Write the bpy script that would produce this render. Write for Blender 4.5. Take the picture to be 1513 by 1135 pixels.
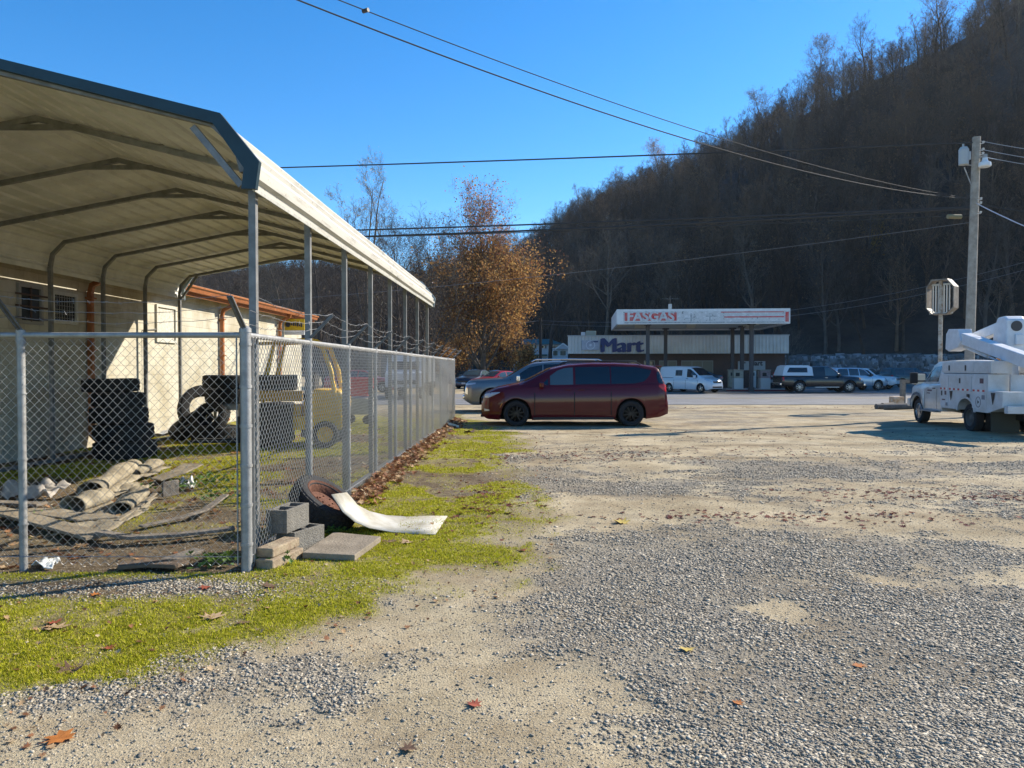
import bpy, bmesh, math, random
import numpy as np
from mathutils import Vector, Matrix
for o in list(bpy.data.objects): bpy.data.objects.remove(o)
S = bpy.context.scene
COL = S.collection
R = math.radians
rnd = random.Random(7)
# ------------------------------------------------------------ camera
H0 = 1.55
cd = bpy.data.cameras.new('camera'); cam = bpy.data.objects.new('camera', cd); COL.objects.link(cam)
cam.location = (0, 0, H0); cam.rotation_euler = (R(90-1.185), 0, 0)
cd.sensor_width = 36; cd.lens = 36*1136/1513; cd.clip_end = 3000; cd.clip_start = 0.05
S.camera = cam
# ------------------------------------------------------------ sky and sun
SUN_AZ, SUN_EL = 61.5, 32.5
w = bpy.data.worlds.new('World'); S.world = w; w.use_nodes = True
nt = w.node_tree; nt.nodes.clear()
sky = nt.nodes.new('ShaderNodeTexSky'); sky.sky_type = 'NISHITA'; sky.sun_disc = False
sky.sun_elevation = R(SUN_EL); sky.sun_rotation = R(SUN_AZ)
sky.altitude = 1800; sky.air_density = 1.0; sky.dust_density = 0.0; sky.ozone_density = 2.2
bg = nt.nodes.new('ShaderNodeBackground'); bg.inputs[1].default_value = 0.135
wo = nt.nodes.new('ShaderNodeOutputWorld')
hs = nt.nodes.new('ShaderNodeHueSaturation'); hs.inputs['Saturation'].default_value = 1.36
nt.links.new(sky.outputs[0], hs.inputs['Color']); nt.links.new(hs.outputs[0], bg.inputs[0]); nt.links.new(bg.outputs[0], wo.inputs[0])
sl = bpy.data.lights.new('sun', 'SUN'); sl.energy = 4.9; sl.angle = R(0.5); sl.color = (1, .91, .77)
so = bpy.data.objects.new('sun', sl); COL.objects.link(so)
SD = Vector((math.sin(R(SUN_AZ))*math.cos(R(SUN_EL)), math.cos(R(SUN_AZ))*math.cos(R(SUN_EL)), math.sin(R(SUN_EL))))
so.rotation_euler = SD.to_track_quat('Z', 'Y').to_euler(); so.location = (40, 20, 40)
S.view_settings.view_transform = 'Standard'; S.view_settings.look = 'None'
S.view_settings.exposure = 0.85; S.view_settings.gamma = 1
S.render.engine = 'CYCLES'

def P(px, py, Y): return ((px-756.5)/1136*Y, Y, H0+(544-py)/1136*Y)
def G(px, py):
    Y = 1136*H0/(py-544); return ((px-756.5)/1136*Y, Y)
# ------------------------------------------------------------ noise
def _h(ix, iy, seed):
    n = (ix*374761393 + iy*668265263 + seed*1442695041) & 0xffffffff
    n = ((n ^ (n >> 13))*1274126177) & 0xffffffff
    return ((n ^ (n >> 16)) & 0xffff)/65535.0
def vnoise(x, y, seed=0):
    x = np.asarray(x, float); y = np.asarray(y, float)
    ix = np.floor(x).astype(np.int64); iy = np.floor(y).astype(np.int64)
    fx = x-ix; fy = y-iy; fx = fx*fx*(3-2*fx); fy = fy*fy*(3-2*fy)
    a = _h(ix, iy, seed); b = _h(ix+1, iy, seed); c = _h(ix, iy+1, seed); d = _h(ix+1, iy+1, seed)
    return (a*(1-fx)+b*fx)*(1-fy)+(c*(1-fx)+d*fx)*fy
def fbm(x, y, s, octv=4, seed=0):
    r = 0; a = 1; t = 0
    for k in range(octv):
        r = r + a*vnoise(np.asarray(x)/s, np.asarray(y)/s, seed+k*17); t += a; a *= .5; s *= .5
    return r/t
# ------------------------------------------------------------ materials
MC = {}
def mat(name, col, rough=.8, metal=0, var=0, vs=3, bump=0, bs=30, col2=None, spec=.5, coat=0, dist=.02, detail=6):
    if name in MC: return MC[name]
    m = bpy.data.materials.new(name); m.use_nodes = True; t = m.node_tree; b = t.nodes['Principled BSDF']
    b.inputs['Roughness'].default_value = rough; b.inputs['Metallic'].default_value = metal
    b.inputs['Specular IOR Level'].default_value = spec; b.inputs['Coat Weight'].default_value = coat
    b.inputs['Base Color'].default_value = (*col, 1)
    if var or bump or col2:
        tc = t.nodes.new('ShaderNodeTexCoord')
    if var or col2:
        n = t.nodes.new('ShaderNodeTexNoise'); n.inputs['Scale'].default_value = vs; n.inputs['Detail'].default_value = detail
        n.inputs['Roughness'].default_value = .65
        t.links.new(tc.outputs['Object'], n.inputs['Vector'])
        r = t.nodes.new('ShaderNodeValToRGB'); r.color_ramp.elements[0].position = .35; r.color_ramp.elements[1].position = .65
        c2 = col2 if col2 else tuple(c*(1-var) for c in col)
        r.color_ramp.elements[0].color = (*c2, 1); r.color_ramp.elements[1].color = (*col, 1)
        t.links.new(n.outputs['Fac'], r.inputs[0]); t.links.new(r.outputs[0], b.inputs['Base Color'])
    if bump:
        n2 = t.nodes.new('ShaderNodeTexNoise'); n2.inputs['Scale'].default_value = bs; n2.inputs['Detail'].default_value = 5
        t.links.new(tc.outputs['Object'], n2.inputs['Vector'])
        bp = t.nodes.new('ShaderNodeBump'); bp.inputs['Strength'].default_value = bump; bp.inputs['Distance'].default_value = dist
        t.links.new(n2.outputs['Fac'], bp.inputs['Height']); t.links.new(bp.outputs[0], b.inputs['Normal'])
    MC[name] = m; return m
def island_mat(name, stops, rough=.8, trans=0, spec=.3):
    m = bpy.data.materials.new(name); m.use_nodes = True; t = m.node_tree; b = t.nodes['Principled BSDF']
    g = t.nodes.new('ShaderNodeNewGeometry'); r = t.nodes.new('ShaderNodeValToRGB')
    r.color_ramp.interpolation = 'LINEAR'
    while len(r.color_ramp.elements) < len(stops): r.color_ramp.elements.new(.5)
    for e, (p, c) in zip(r.color_ramp.elements, stops): e.position = p; e.color = (*c, 1)
    t.links.new(g.outputs['Random Per Island'], r.inputs[0]); t.links.new(r.outputs[0], b.inputs['Base Color'])
    b.inputs['Roughness'].default_value = rough; b.inputs['Specular IOR Level'].default_value = spec
    if trans:
        tr = t.nodes.new('ShaderNodeBsdfTranslucent'); mx = t.nodes.new('ShaderNodeMixShader'); mx.inputs[0].default_value = trans
        t.links.new(r.outputs[0], tr.inputs[0]); t.links.new(b.outputs[0], mx.inputs[1]); t.links.new(tr.outputs[0], mx.inputs[2])
        t.links.new(mx.outputs[0], t.nodes['Material Output'].inputs[0])
    return m
# ------------------------------------------------------------ objects
def tag(o, label=None, cat=None, group=None, kind=None):
    if label: o['label'] = label
    if cat: o['category'] = cat
    if group: o['group'] = group
    if kind: o['kind'] = kind
    return o
def thing(name, label, cat, loc=(0, 0, 0), rz=0, group=None):
    o = bpy.data.objects.new(name, None); COL.objects.link(o); o.location = loc; o.rotation_euler = (0, 0, rz)
    o.empty_display_size = .2
    return tag(o, label, cat, group)
def np_mesh(name, V, F, m, parent=None, smooth=False):
    """V (n,3); F (m,k) one face size"""
    V = np.asarray(V, np.float32); F = np.asarray(F, np.int32)
    me = bpy.data.meshes.new(name); me.vertices.add(len(V)); me.vertices.foreach_set('co', V.ravel())
    k = F.shape[1]; me.loops.add(F.size); me.loops.foreach_set('vertex_index', F.ravel())
    me.polygons.add(len(F)); me.polygons.foreach_set('loop_start', np.arange(0, F.size, k, dtype=np.int32))
    me.polygons.foreach_set('loop_total', np.full(len(F), k, np.int32))
    if smooth: me.polygons.foreach_set('use_smooth', np.ones(len(F), bool))
    me.update(calc_edges=True); me.validate()
    if m: me.materials.append(m)
    o = bpy.data.objects.new(name, me); COL.objects.link(o); o.parent = parent
    return o
class MB:
    def __init__(s): s.v = []; s.f = []; s.m = []
    def add(s, vs, fs, mi=0):
        n = len(s.v); s.v += [tuple(v) for v in vs]; s.f += [[i+n for i in f] for f in fs]; s.m += [mi]*len(fs); return s
    def box(s, c, d, rot=None, mi=0):
        x, y, z = d[0]/2, d[1]/2, d[2]/2
        vs = [Vector((a*x, b*y, e*z)) for e in (-1, 1) for b in (-1, 1) for a in (-1, 1)]
        if rot is not None:
            M = rot if isinstance(rot, Matrix) else Matrix.Rotation(rot, 3, 'Z'); vs = [M @ v for v in vs]
        c = Vector(c); vs = [v+c for v in vs]
        return s.add(vs, [(0, 2, 3, 1), (4, 5, 7, 6), (0, 1, 5, 4), (2, 6, 7, 3), (0, 4, 6, 2), (1, 3, 7, 5)], mi)
    def bb(s, x0, x1, y0, y1, z0, z1, mi=0): return s.box(((x0+x1)/2, (y0+y1)/2, (z0+z1)/2), (abs(x1-x0), abs(y1-y0), abs(z1-z0)), None, mi)
    def cyl(s, a, b, r0, r1=None, n=10, cap=True, mi=0, ph=0):
        r1 = r0 if r1 is None else r1; a = Vector(a); b = Vector(b); d = (b-a).normalized()
        u = d.orthogonal().normalized() if abs(d.z) < .999 else Vector((1, 0, 0)); v = d.cross(u)
        if abs(d.z) < .999:
            u = Vector((0, 0, 1)).cross(d).normalized(); v = d.cross(u)
        vs = []
        for p, r in ((a, r0), (b, r1)):
            for k in range(n):
                t = 2*math.pi*k/n+ph; vs.append(p+u*r*math.cos(t)+v*r*math.sin(t))
        fs = [(k, (k+1) % n, n+(k+1) % n, n+k) for k in range(n)]
        if cap: fs += [tuple(range(n-1, -1, -1)), tuple(range(n, 2*n))]
        return s.add(vs, fs, mi)
    def bar(s, a, b, w, h=None, mi=0):      # rectangular bar
        h = h or w; a = Vector(a); b = Vector(b); d = (b-a).normalized()
        u = Vector((0, 0, 1)).cross(d); u = u.normalized() if u.length > 1e-4 else Vector((1, 0, 0)); v = d.cross(u)
        vs = [p+u*i*w/2+v*j*h/2 for p in (a, b) for i, j in ((-1, -1), (1, -1), (1, 1), (-1, 1))]
        return s.add(vs, [(0, 1, 5, 4), (1, 2, 6, 5), (2, 3, 7, 6), (3, 0, 4, 7), (3, 2, 1, 0), (4, 5, 6, 7)], mi)
    def tube(s, pts, r, n=6, square=False, mi=0):
        pts = [Vector(p) for p in pts]; k = len(pts); vs = []
        rr = r if isinstance(r, (list, tuple)) else [r]*k
        for i, p in enumerate(pts):
            d = (pts[min(i+1, k-1)]-pts[max(i-1, 0)]).normalized()
            u = Vector((0, 0, 1)).cross(d)
            if square: u = Vector((0, 1, 0))
            u = u.normalized() if u.length > 1e-3 else Vector((1, 0, 0)); v = d.cross(u).normalized()
            for j in range(n):
                t = 2*math.pi*(j+(.5 if square else 0))/n; vs.append(p+(u*math.cos(t)+v*math.sin(t))*rr[i])
        fs = [(i*n+j, i*n+(j+1) % n, (i+1)*n+(j+1) % n, (i+1)*n+j) for i in range(k-1) for j in range(n)]
        fs += [tuple(range(n-1, -1, -1)), tuple(range((k-1)*n, k*n))]
        return s.add(vs, fs, mi)
    def lathe(s, prof, o, ax=(0, 0, 1), n=24, mi=0, closed=False):
        ax = Vector(ax).normalized(); u = ax.orthogonal().normalized(); v = ax.cross(u); o = Vector(o); vs = []
        for r, h in prof:
            for k in range(n):
                t = 2*math.pi*k/n; vs.append(o+ax*h+(u*math.cos(t)+v*math.sin(t))*r)
        m = len(prof); fs = [(i*n+j, i*n+(j+1) % n, (i+1)*n+(j+1) % n, (i+1)*n+j) for i in range(m-1) for j in range(n)]
        if closed: fs += [((m-1)*n+j, (m-1)*n+(j+1) % n, (j+1) % n, j) for j in range(n)]
        return s.add(vs, fs, mi)
    def prism(s, poly, y0, y1, mi=0, fn=None):   # poly in (x,z) extruded along y, or fn(x,z,y)
        fn = fn or (lambda x, z, y: (x, y, z)); n = len(poly)
        vs = [fn(x, z, y0) for x, z in poly]+[fn(x, z, y1) for x, z in poly]
        fs = [tuple(range(n)), tuple(range(2*n-1, n-1, -1))]+[(i, n+i, n+(i+1) % n, (i+1) % n) for i in range(n)]
        return s.add(vs, fs, mi)
    def build(s, name, m, parent=None, smooth=False, bevel=0, label=None, angle=40):
        me = bpy.data.meshes.new(name); me.from_pydata([tuple(v) for v in s.v], [], s.f); me.update()
        ms = m if isinstance(m, (list, tuple)) else [m]
        for q in ms: me.materials.append(q)
        if len(ms) > 1: me.polygons.foreach_set('material_index', s.m)
        bm = bmesh.new(); bm.from_mesh(me); bmesh.ops.recalc_face_normals(bm, faces=bm.faces); bm.to_mesh(me); bm.free()
        if smooth:
            me.polygons.foreach_set('use_smooth', [True]*len(me.polygons)); me.set_sharp_from_angle(angle=R(angle))
        o = bpy.data.objects.new(name, me); COL.objects.link(o); o.parent = parent
        if bevel:
            b = o.modifiers.new('bevel', 'BEVEL'); b.width = bevel; b.segments = 2; b.limit_method = 'ANGLE'
        if label: o['label'] = label
        return o
def copy_tree(o, parent=None):
    c = o.copy(); COL.objects.link(c); c.parent = parent
    for ch in list(o.children): copy_tree(ch, c)
    return c
def text_obj(name, s, size, m, parent, M, bold=.0, ext=.01, sx=1):
    cu = bpy.data.curves.new('t', 'FONT'); cu.body = s; cu.size = size; cu.extrude = ext; cu.offset = bold; cu.align_x = 'CENTER'; cu.align_y = 'CENTER'
    ob = bpy.data.objects.new('t', cu); COL.objects.link(ob)
    me = bpy.data.meshes.new_from_object(ob.evaluated_get(bpy.context.evaluated_depsgraph_get()))
    bpy.data.objects.remove(ob); bpy.data.curves.remove(cu); me.name = name
    me.transform(M @ Matrix.Diagonal((sx, 1, 1, 1))); me.materials.clear(); me.materials.append(m)
    o = bpy.data.objects.new(name, me); COL.objects.link(o); o.parent = parent; return o
FRONT = lambda x, y, z: Matrix.Translation((x, y, z)) @ Matrix.Rotation(R(90), 4, 'X')   # text facing -Y

galv = mat('galvanised_steel', (.37, .37, .36), .55, .35, var=.35, vs=9, bump=.1, bs=60)
galv_wire = mat('galvanised_wire', (.40, .40, .40), .4, .75)
black = mat('black_plastic', (.012, .012, .013), .55)
rubber = mat('tyre_rubber', (.022, .022, .023), .85, var=.4, vs=8, bump=.5, bs=40)
wood_grey = mat('weathered_wood', (.27, .23, .18), .9, col2=(.14, .115, .09), vs=7, bump=.6, bs=25)

# ------------------------------------------------------------ ground layout
FX = lambda y: -2.124+.018*y
def smooth(a, b, x): t = np.clip((x-a)/(b-a), 0, 1); return t*t*(3-2*t)
def blob(x, y, cx, cy, rx, ry): return np.exp(-(((x-cx)/rx)**2+((y-cy)/ry)**2))
BY = [2.4, 3.3, 4.2, 5, 6, 8, 11, 16, 19, 21.5, 25]; BX = [-3.4, -2.5, -1.6, -1.05, -.6, -.35, -.25, -.3, -.5, -1.2, -1.9]
TRACKS = [(2.0, 9.3, 6.0, 6.1, .25, .10, 1), (2.6, 11.0, 8.5, 7.2, .4, .12, .9), (-.6, 3.0, 1.2, 5.4, .1, .10, .55), (-.1, 2.5, 1.9, 4.6, .1, .10, .5), (-.3, 12.5, 9, 13.4, .3, .16, .8), (0, 14.6, 10, 15.8, .3, .2, .8), (1, 18.2, 12, 20.5, .3, .25, .7), (-1, 21.5, 14, 25, .5, .3, .6), (-1, 27, 20, 29.5, .3, .35, .9)]
def masks(x, y):
    x = np.asarray(x, float); y = np.asarray(y, float)
    xo, yo = x, y; wq = np.clip(y/8, .5, 1.6); x = xo+(fbm(xo, yo, .8, 4, 301)-.5)*.9*wq; y = yo+(fbm(xo, yo, .8, 4, 302)-.5)*.9*wq
    n1 = fbm(x, y, 1.1, 5, 3); n2 = fbm(x, y, .35, 4, 21); n3 = fbm(x, y, 3.5, 4, 40)
    edge = np.interp(y, BY, BX)
    right = smooth(.75, -.15, (x-edge)+(n1-.5)*1.0+(n2-.5)*.9)
    verge = right*smooth(26, 23, y)
    brown = smooth(.50, .66, fbm(x, y, .9, 4, 77))*.8*smooth(6, 8, y)+smooth(.52, .68, n2)*.45+smooth(.52, .62, fbm(x, y, .13, 3, 71))*.25
    moss = verge*np.clip(1-brown, 0, 1)
    inside = (xo < FX(yo)+.05) & (yo > 5.75)
    ymoss = smooth(.47, .62, fbm(x, y, 1.6, 4, 91))*.8*smooth(6.5, 9, y)+.9*smooth(13, 15, y)*smooth(.4, .55, n1)
    moss = np.where(inside, np.clip(ymoss, 0, 1)*smooth(28, 22, y), moss)
    strip = blob(xo, yo, -2.9, 5.35, 1.3, .28)*1.3           # gravelly strip under the front fence
    moss = moss*(1-np.clip(strip, 0, 1))
    soil = np.where(inside, 1.0-moss, verge*(1-moss))*smooth(30, 24, y)
    g = n1*1.0+n2*.45+n3*.5-.93
    g = g+.9*blob(x, y, -.75, 3.75, .55, .38)+.8*blob(x, y, .5, 5.3, 1.0, .9)+.7*blob(x, y, 1.5, 3.5, 1.4, 1.0)+.75*blob(x, y, 2.4, 4.6, 1.8, 1.1)
    g = g+.7*blob(x, y, 1.1, 10.6, 1.5, 1.3)+.55*blob(x, y, 2.2, 6.4, 2.2, .8)+.4*blob(x, y, 6, 12, 3, 1.5)+.5*blob(x, y, .9, 6.0, .8, .6)
    g = g-.8*blob(x, y, -.25, 3.45, .5, .5)-1.1*blob(x, y, 1.55, 4.75, .28, .3)-.9*blob(x, y, 1.6, 8.6, 2.2, .55)-.8*blob(x, y, 4.2, 7.6, 1.6, .9)
    g = g-1.0*blob(x, y, -1.0, 4.5, .7, .45)-.9*blob(x, y, -.15, 5.9, .45, 1.0)-.8*blob(x, y, -2.0, 3.1, 1.2, .35)-.5*blob(x, y, 5.5, 16, 6, 3)
    g = g-.10+1.1*(fbm(x, y*1.8, 2.0, 5, 61)-.5)+1.0*(fbm(xo*.8, yo*1.7, .55, 4, 63)-.5)+1.1*(fbm(xo, yo*1.3, .16, 3, 64)-.5)-.12*smooth(11, 16, y)
    g = g+(n2-.5)*.5
    g = g-.55*blob(xo, yo, -.05, 3.3, .55, 1.0)-.6*blob(xo, yo, -.75, 4.6, .8, .5)
    grav = smooth(-.50, .48, g)
    grav = grav*(1-right*smooth(26, 23, y))
    for (ax, ay, bx_, by_, cv, wd_, st_) in TRACKS:
        t = np.clip(((xo-ax)*(bx_-ax)+(yo-ay)*(by_-ay))/((bx_-ax)**2+(by_-ay)**2), 0, 1); qx = ax+(bx_-ax)*t; qy = ay+(by_-ay)*t+cv*4*t*(1-t)
        k = np.exp(-(((xo-qx)**2+(yo-qy)**2)/wd_**2))*st_*smooth(.32, .55, fbm(xo, yo, .5, 3, 17)); soil = np.maximum(soil, k*.75); grav = grav*(1-.8*k)
    grav = np.where(inside, .0, grav); grav = np.clip(grav+np.clip(strip, 0, 1)*(yo < 5.85), 0, 1)
    return moss, grav, soil, inside
def gz(x, y):
    x = np.asarray(x, float); y = np.asarray(y, float)
    m, g, so_, ins = masks(x, y)
    z = (fbm(x, y, 2.2, 4, 5)-.5)*.05+(fbm(x, y, .22, 3, 55)-.5)*.014+g*.008+m*.012+(fbm(x, y, .06, 2, 66)-.5)*.006
    rut = np.sin((y-.18*x)*1.5+2.5*fbm(x, y, 3, 3, 9))
    z = z+.010*rut*smooth(5.5, 8, y)
    return z*smooth(29, 24, y)-.012*smooth(24, 29, y)
def axis(parts):
    out = []
    for a, b, st in parts: out += list(np.arange(a, b, st))
    return out
def geo(a, b, st, k=1.25):
    out = []; x = a
    while x < b: out.append(x); x += st; st *= k
    out.append(b); return out
xs = sorted(set([-v for v in geo(8.5, 900, .12)]+list(np.round(np.arange(-8.46, 8.5, .042), 4))+geo(8.5, 900, .12)))
ys = sorted(set([-v for v in geo(-1.5, 500, .5)]+list(np.arange(1.55, 10, .042))+list(np.arange(10, 30, .11))+geo(30, 900, .4)))
xs = np.array(xs); ys = np.array(ys)
GX, GY = np.meshgrid(xs, ys); GZ = gz(GX, GY)
nx, ny = len(xs), len(ys)
ii = np.arange(nx-1)[None, :]+nx*np.arange(ny-1)[:, None]
Fq = np.stack([ii, ii+1, ii+1+nx, ii+nx], -1).reshape(-1, 4)
def ground_material():
    m = bpy.data.materials.new('ground_mix'); m.use_nodes = True; t = m.node_tree; N = t.nodes; Lk = t.links; b = N['Principled BSDF']
    at = N.new('ShaderNodeAttribute'); at.attribute_name = 'layout'; sp = N.new('ShaderNodeSeparateColor'); Lk.new(at.outputs['Color'], sp.inputs[0])
    tc = N.new('ShaderNodeTexCoord')
    def noise(sc, det=5, ro=.6):
        n = N.new('ShaderNodeTexNoise'); n.inputs['Scale'].default_value = sc; n.inputs['Detail'].default_value = det; n.inputs['Roughness'].default_value = ro
        Lk.new(tc.outputs['Object'], n.inputs['Vector']); return n.outputs['Fac']
    def ramp(f, a, ca, b_, cb):
        r = N.new('ShaderNodeValToRGB'); r.color_ramp.elements[0].position = a; r.color_ramp.elements[1].position = b_
        r.color_ramp.elements[0].color = (*ca, 1); r.color_ramp.elements[1].color = (*cb, 1); Lk.new(f, r.inputs[0]); return r.outputs[0]
    def mix(f, a, c):
        x = N.new('ShaderNodeMix'); x.data_type = 'RGBA'; Lk.new(f, x.inputs['Factor']); Lk.new(a, x.inputs['A']); Lk.new(c, x.inputs['B']); return x.outputs['Result']
    sand = mix(ramp(noise(.9, 8), .38, (0, 0, 0), .62, (1, 1, 1)), ramp(noise(45, 8, .7), .3, (.22, .175, .11), .6, (.47, .39, .25)), ramp(noise(60, 8, .7), .3, (.37, .30, .19), .65, (.63, .53, .355)))
    # pebbles: voronoi cells
    vo = N.new('ShaderNodeTexVoronoi'); vo.inputs['Scale'].default_value = 42; Lk.new(tc.outputs['Object'], vo.inputs['Vector'])
    vs_ = N.new('ShaderNodeSeparateColor'); Lk.new(vo.outputs['Color'], vs_.inputs[0])
    peb = ramp(vs_.outputs[0], .15, (.10, .092, .08), .9, (.44, .40, .33))
    gravc = mix(ramp(noise(1.3, 6), .3, (0, 0, 0), .6, (1, 1, 1)), peb, ramp(noise(70), .3, (.22, .195, .15), .7, (.40, .345, .25)))
    soil = ramp(noise(14, 8, .75), .32, (.055, .040, .025), .66, (.26, .20, .125))
    moss = ramp(noise(25, 6), .3, (.13, .12, .02), .65, (.38, .36, .03))
    dark = ramp(noise(.6, 10, .8), .42, (1, 1, 1), .68, (.58, .52, .46))
    c = mix(sp.outputs[1], sand, gravc); c = mix(sp.outputs[2], c, soil); c = mix(sp.outputs[0], c, moss)
    mm = N.new('ShaderNodeMix'); mm.data_type = 'RGBA'; mm.blend_type = 'MULTIPLY'; mm.inputs['Factor'].default_value = 1
    Lk.new(c, mm.inputs['A']); Lk.new(dark, mm.inputs['B']); Lk.new(mm.outputs['Result'], b.inputs['Base Color'])
    b.inputs['Roughness'].default_value = .95; b.inputs['Specular IOR Level'].default_value = .15
    bp = N.new('ShaderNodeBump'); bp.inputs['Strength'].default_value = .9; bp.inputs['Distance'].default_value = .012
    inv = N.new('ShaderNodeMath'); inv.operation = 'SUBTRACT'; inv.inputs[0].default_value = 1; Lk.new(vo.outputs['Distance'], inv.inputs[1])
    pr = N.new('ShaderNodeMath'); pr.operation = 'MULTIPLY'; Lk.new(inv.outputs[0], pr.inputs[0]); Lk.new(sp.outputs[1], pr.inputs[1])
    ad = N.new('ShaderNodeMath'); ad.operation = 'ADD'; Lk.new(pr.outputs[0], ad.inputs[0]); Lk.new(noise(90, 4), ad.inputs[1])
    Lk.new(ad.outputs[0], bp.inputs['Height']); Lk.new(bp.outputs[0], b.inputs['Normal'])
    return m
gmat = ground_material()
go = np_mesh('ground', np.stack([GX, GY, GZ], -1).reshape(-1, 3), Fq, gmat, smooth=True); tag(go, kind='structure')
mo, gr, so2, ins = masks(GX, GY)
ca = go.data.color_attributes.new('layout', 'FLOAT_COLOR', 'POINT')
ca.data.foreach_set('color', np.stack([mo, gr, so2, np.ones_like(mo)], -1).astype(np.float32).ravel())

# road
road_m = mat('worn_backlit_asphalt', (.21, .205, .20), .75, col2=(.15, .148, .145), vs=.8, bump=.35, bs=60, detail=10)  # base tone raised to imitate the road's brightness under grazing backlight
rd = MB(); rd.add([(-400, 31.8, .004), (400, 33.2, .004), (400, 46.6, .004), (-400, 45.6, .004)], [(0, 1, 2, 3)])
tag(rd.build('road', road_m), kind='structure')
ln = MB(); ln.add([(-400, 45.2, .008), (400, 46.2, .008), (400, 46.32, .008), (-400, 45.32, .008)], [(0, 1, 2, 3)])
ln.add([(-400, 32.2, .008), (400, 33.6, .008), (400, 33.72, .008), (-400, 32.32, .008)], [(0, 1, 2, 3)])
tag(ln.build('road_edge_lines', mat('worn_white_paint', (.6, .6, .57), .7, col2=(.3, .3, .29), vs=5)), kind='structure')
for q in (38.7, 39.0):
    pass
cl = MB()
for q in (38.75, 39.05): cl.add([(-400, q, .008), (400, q+1, .008), (400, q+1.12, .008), (-400, q+.12, .008)], [(0, 1, 2, 3)])
tag(cl.build('road_centre_lines', mat('worn_yellow_paint', (.55, .38, .06), .7, col2=(.3, .25, .12), vs=4)), kind='structure')
lot_m = mat('station_forecourt', (.17, .165, .155), .85, col2=(.11, .108, .10), vs=.6, bump=.3, bs=40, detail=10)
lt = MB(); lt.add([(-3, 46.9, .004), (46, 47.0, .004), (46, 73.4, .004), (-3, 73.4, .004)], [(0, 1, 2, 3)])
tag(lt.build('forecourt', lot_m), kind='structure')

# ------------------------------------------------------------ gravel, moss blades, leaf litter (stuff)
def stones(name, N, y0, y1, s0, s1, seed, label, pw=2.0, minmask=.0, extra=0):
    rs = np.random.RandomState(seed)
    u = rs.rand(N*4)
    y = (y0**(-(pw-2)) if pw != 2 else 1)*np.ones_like(u)
    y = y0*(y1/y0)**u if pw == 2 else y0+(y1-y0)*u
    x = (rs.rand(len(y))*2-1)*(.70*y+.3)
    m, g, s_, ins = masks(x, y)
    pr = np.clip(g**1.3*(.16+.62*smooth(.38, .66, fbm(x, y, .5, 4, 123)))+extra*(1-m), 0, 1)
    k = rs.rand(len(y)) < pr; x = x[k][:N]; y = y[k][:N]; n = len(x)
    sz = s0+(s1-s0)*rs.rand(n)**3.0
    sz = sz*np.clip(.75+.05*y, .75, 1.5)
    base = np.array([[a, b, c] for c in (-1, 1) for b in (-1, 1) for a in (-1, 1)], float)
    V = base[None]*(1+.55*(rs.rand(n, 8, 3)-.5))
    sc = np.stack([sz*(.7+.6*rs.rand(n)), sz*(.5+.4*rs.rand(n)), sz*(.24+.30*rs.rand(n))], -1)*.64
    V = V*sc[:, None, :]
    a = rs.rand(n)*6.283; t = (rs.rand(n)-.5)*.9; ca, sa, ct, st = np.cos(a), np.sin(a), np.cos(t), np.sin(t)
    X, Y_, Z = V[..., 0], V[..., 1], V[..., 2]
    Y2 = Y_*ct[:, None]-Z*st[:, None]; Z2 = Y_*st[:, None]+Z*ct[:, None]
    X3 = X*ca[:, None]-Y2*sa[:, None]; Y3 = X*sa[:, None]+Y2*ca[:, None]
    zz = gz(x, y)+sc[:, 2]*(.05+.45*rs.rand(n))
    V = np.stack([X3+x[:, None], Y3+y[:, None], Z2+zz[:, None]], -1).reshape(-1, 3)
    fb = np.array([(0, 2, 3, 1), (4, 5, 7, 6), (0, 1, 5, 4), (2, 6, 7, 3), (0, 4, 6, 2), (1, 3, 7, 5)])
    F = (fb[None]+8*np.arange(n)[:, None, None]).reshape(-1, 4)
    o = np_mesh(name, V, F, stone_m); tag(o, label, 'gravel', kind='stuff'); return o

stone_m = island_mat('crushed_stone', [(0, (.13, .115, .09)), (.3, (.25, .22, .17)), (.75, (.37, .325, .25)), (1, (.52, .455, .35))], .8, spec=.3)
stones('gravel', 280000, 2.5, 17, .0040, .0165, 1, 'loose grey crushed stone spread over the sandy parking lot')
stones('gravel', 15000, 2.5, 17, .004, .016, 2, 'scattered single grey stones lying on the bare sand', extra=1.0)

stones('gravel', 110000, 2.5, 11, .0025, .0075, 3, 'fine tan grit and small chips covering the bare sand', extra=1.2)
def blades(name, N, y0, y1, h0, h1, seed, m, label, which='moss', xr=(-12, 3)):
    rs = np.random.RandomState(seed); M_ = N*6
    y = y0*(y1/y0)**rs.rand(M_); x = np.clip((rs.rand(M_)*1.15-.78)*y, xr[0], xr[1])
    mk, g, s_, ins = masks(x, y)
    k = rs.rand(M_) < mk*mk; x = x[k][:N]; y = y[k][:N]; n = len(x)
    h = (h0+(h1-h0)*rs.rand(n)**2)*(.8+.03*y); wd = .0014+.00055*y
    a = rs.rand(n)*6.283; ln_ = (rs.rand(n, 2)-.5)*1.6*h[:, None]; z = gz(x, y)-.002
    p0 = np.stack([x-np.cos(a)*wd, y-np.sin(a)*wd, z], -1); p1 = np.stack([x+np.cos(a)*wd, y+np.sin(a)*wd, z], -1)
    p2 = np.stack([x+ln_[:, 0], y+ln_[:, 1], z+h], -1)
    V = np.stack([p0, p1, p2], 1).reshape(-1, 3); F = np.arange(3*n).reshape(-1, 3)
    return tag(np_mesh(name, V, F, m), label, 'grass', kind='stuff')
moss_m = island_mat('moss_green', [(0, (.15, .15, .02)), (.35, (.38, .38, .015)), (.8, (.56, .54, .03)), (1, (.52, .42, .15))], .8, .35)
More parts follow.
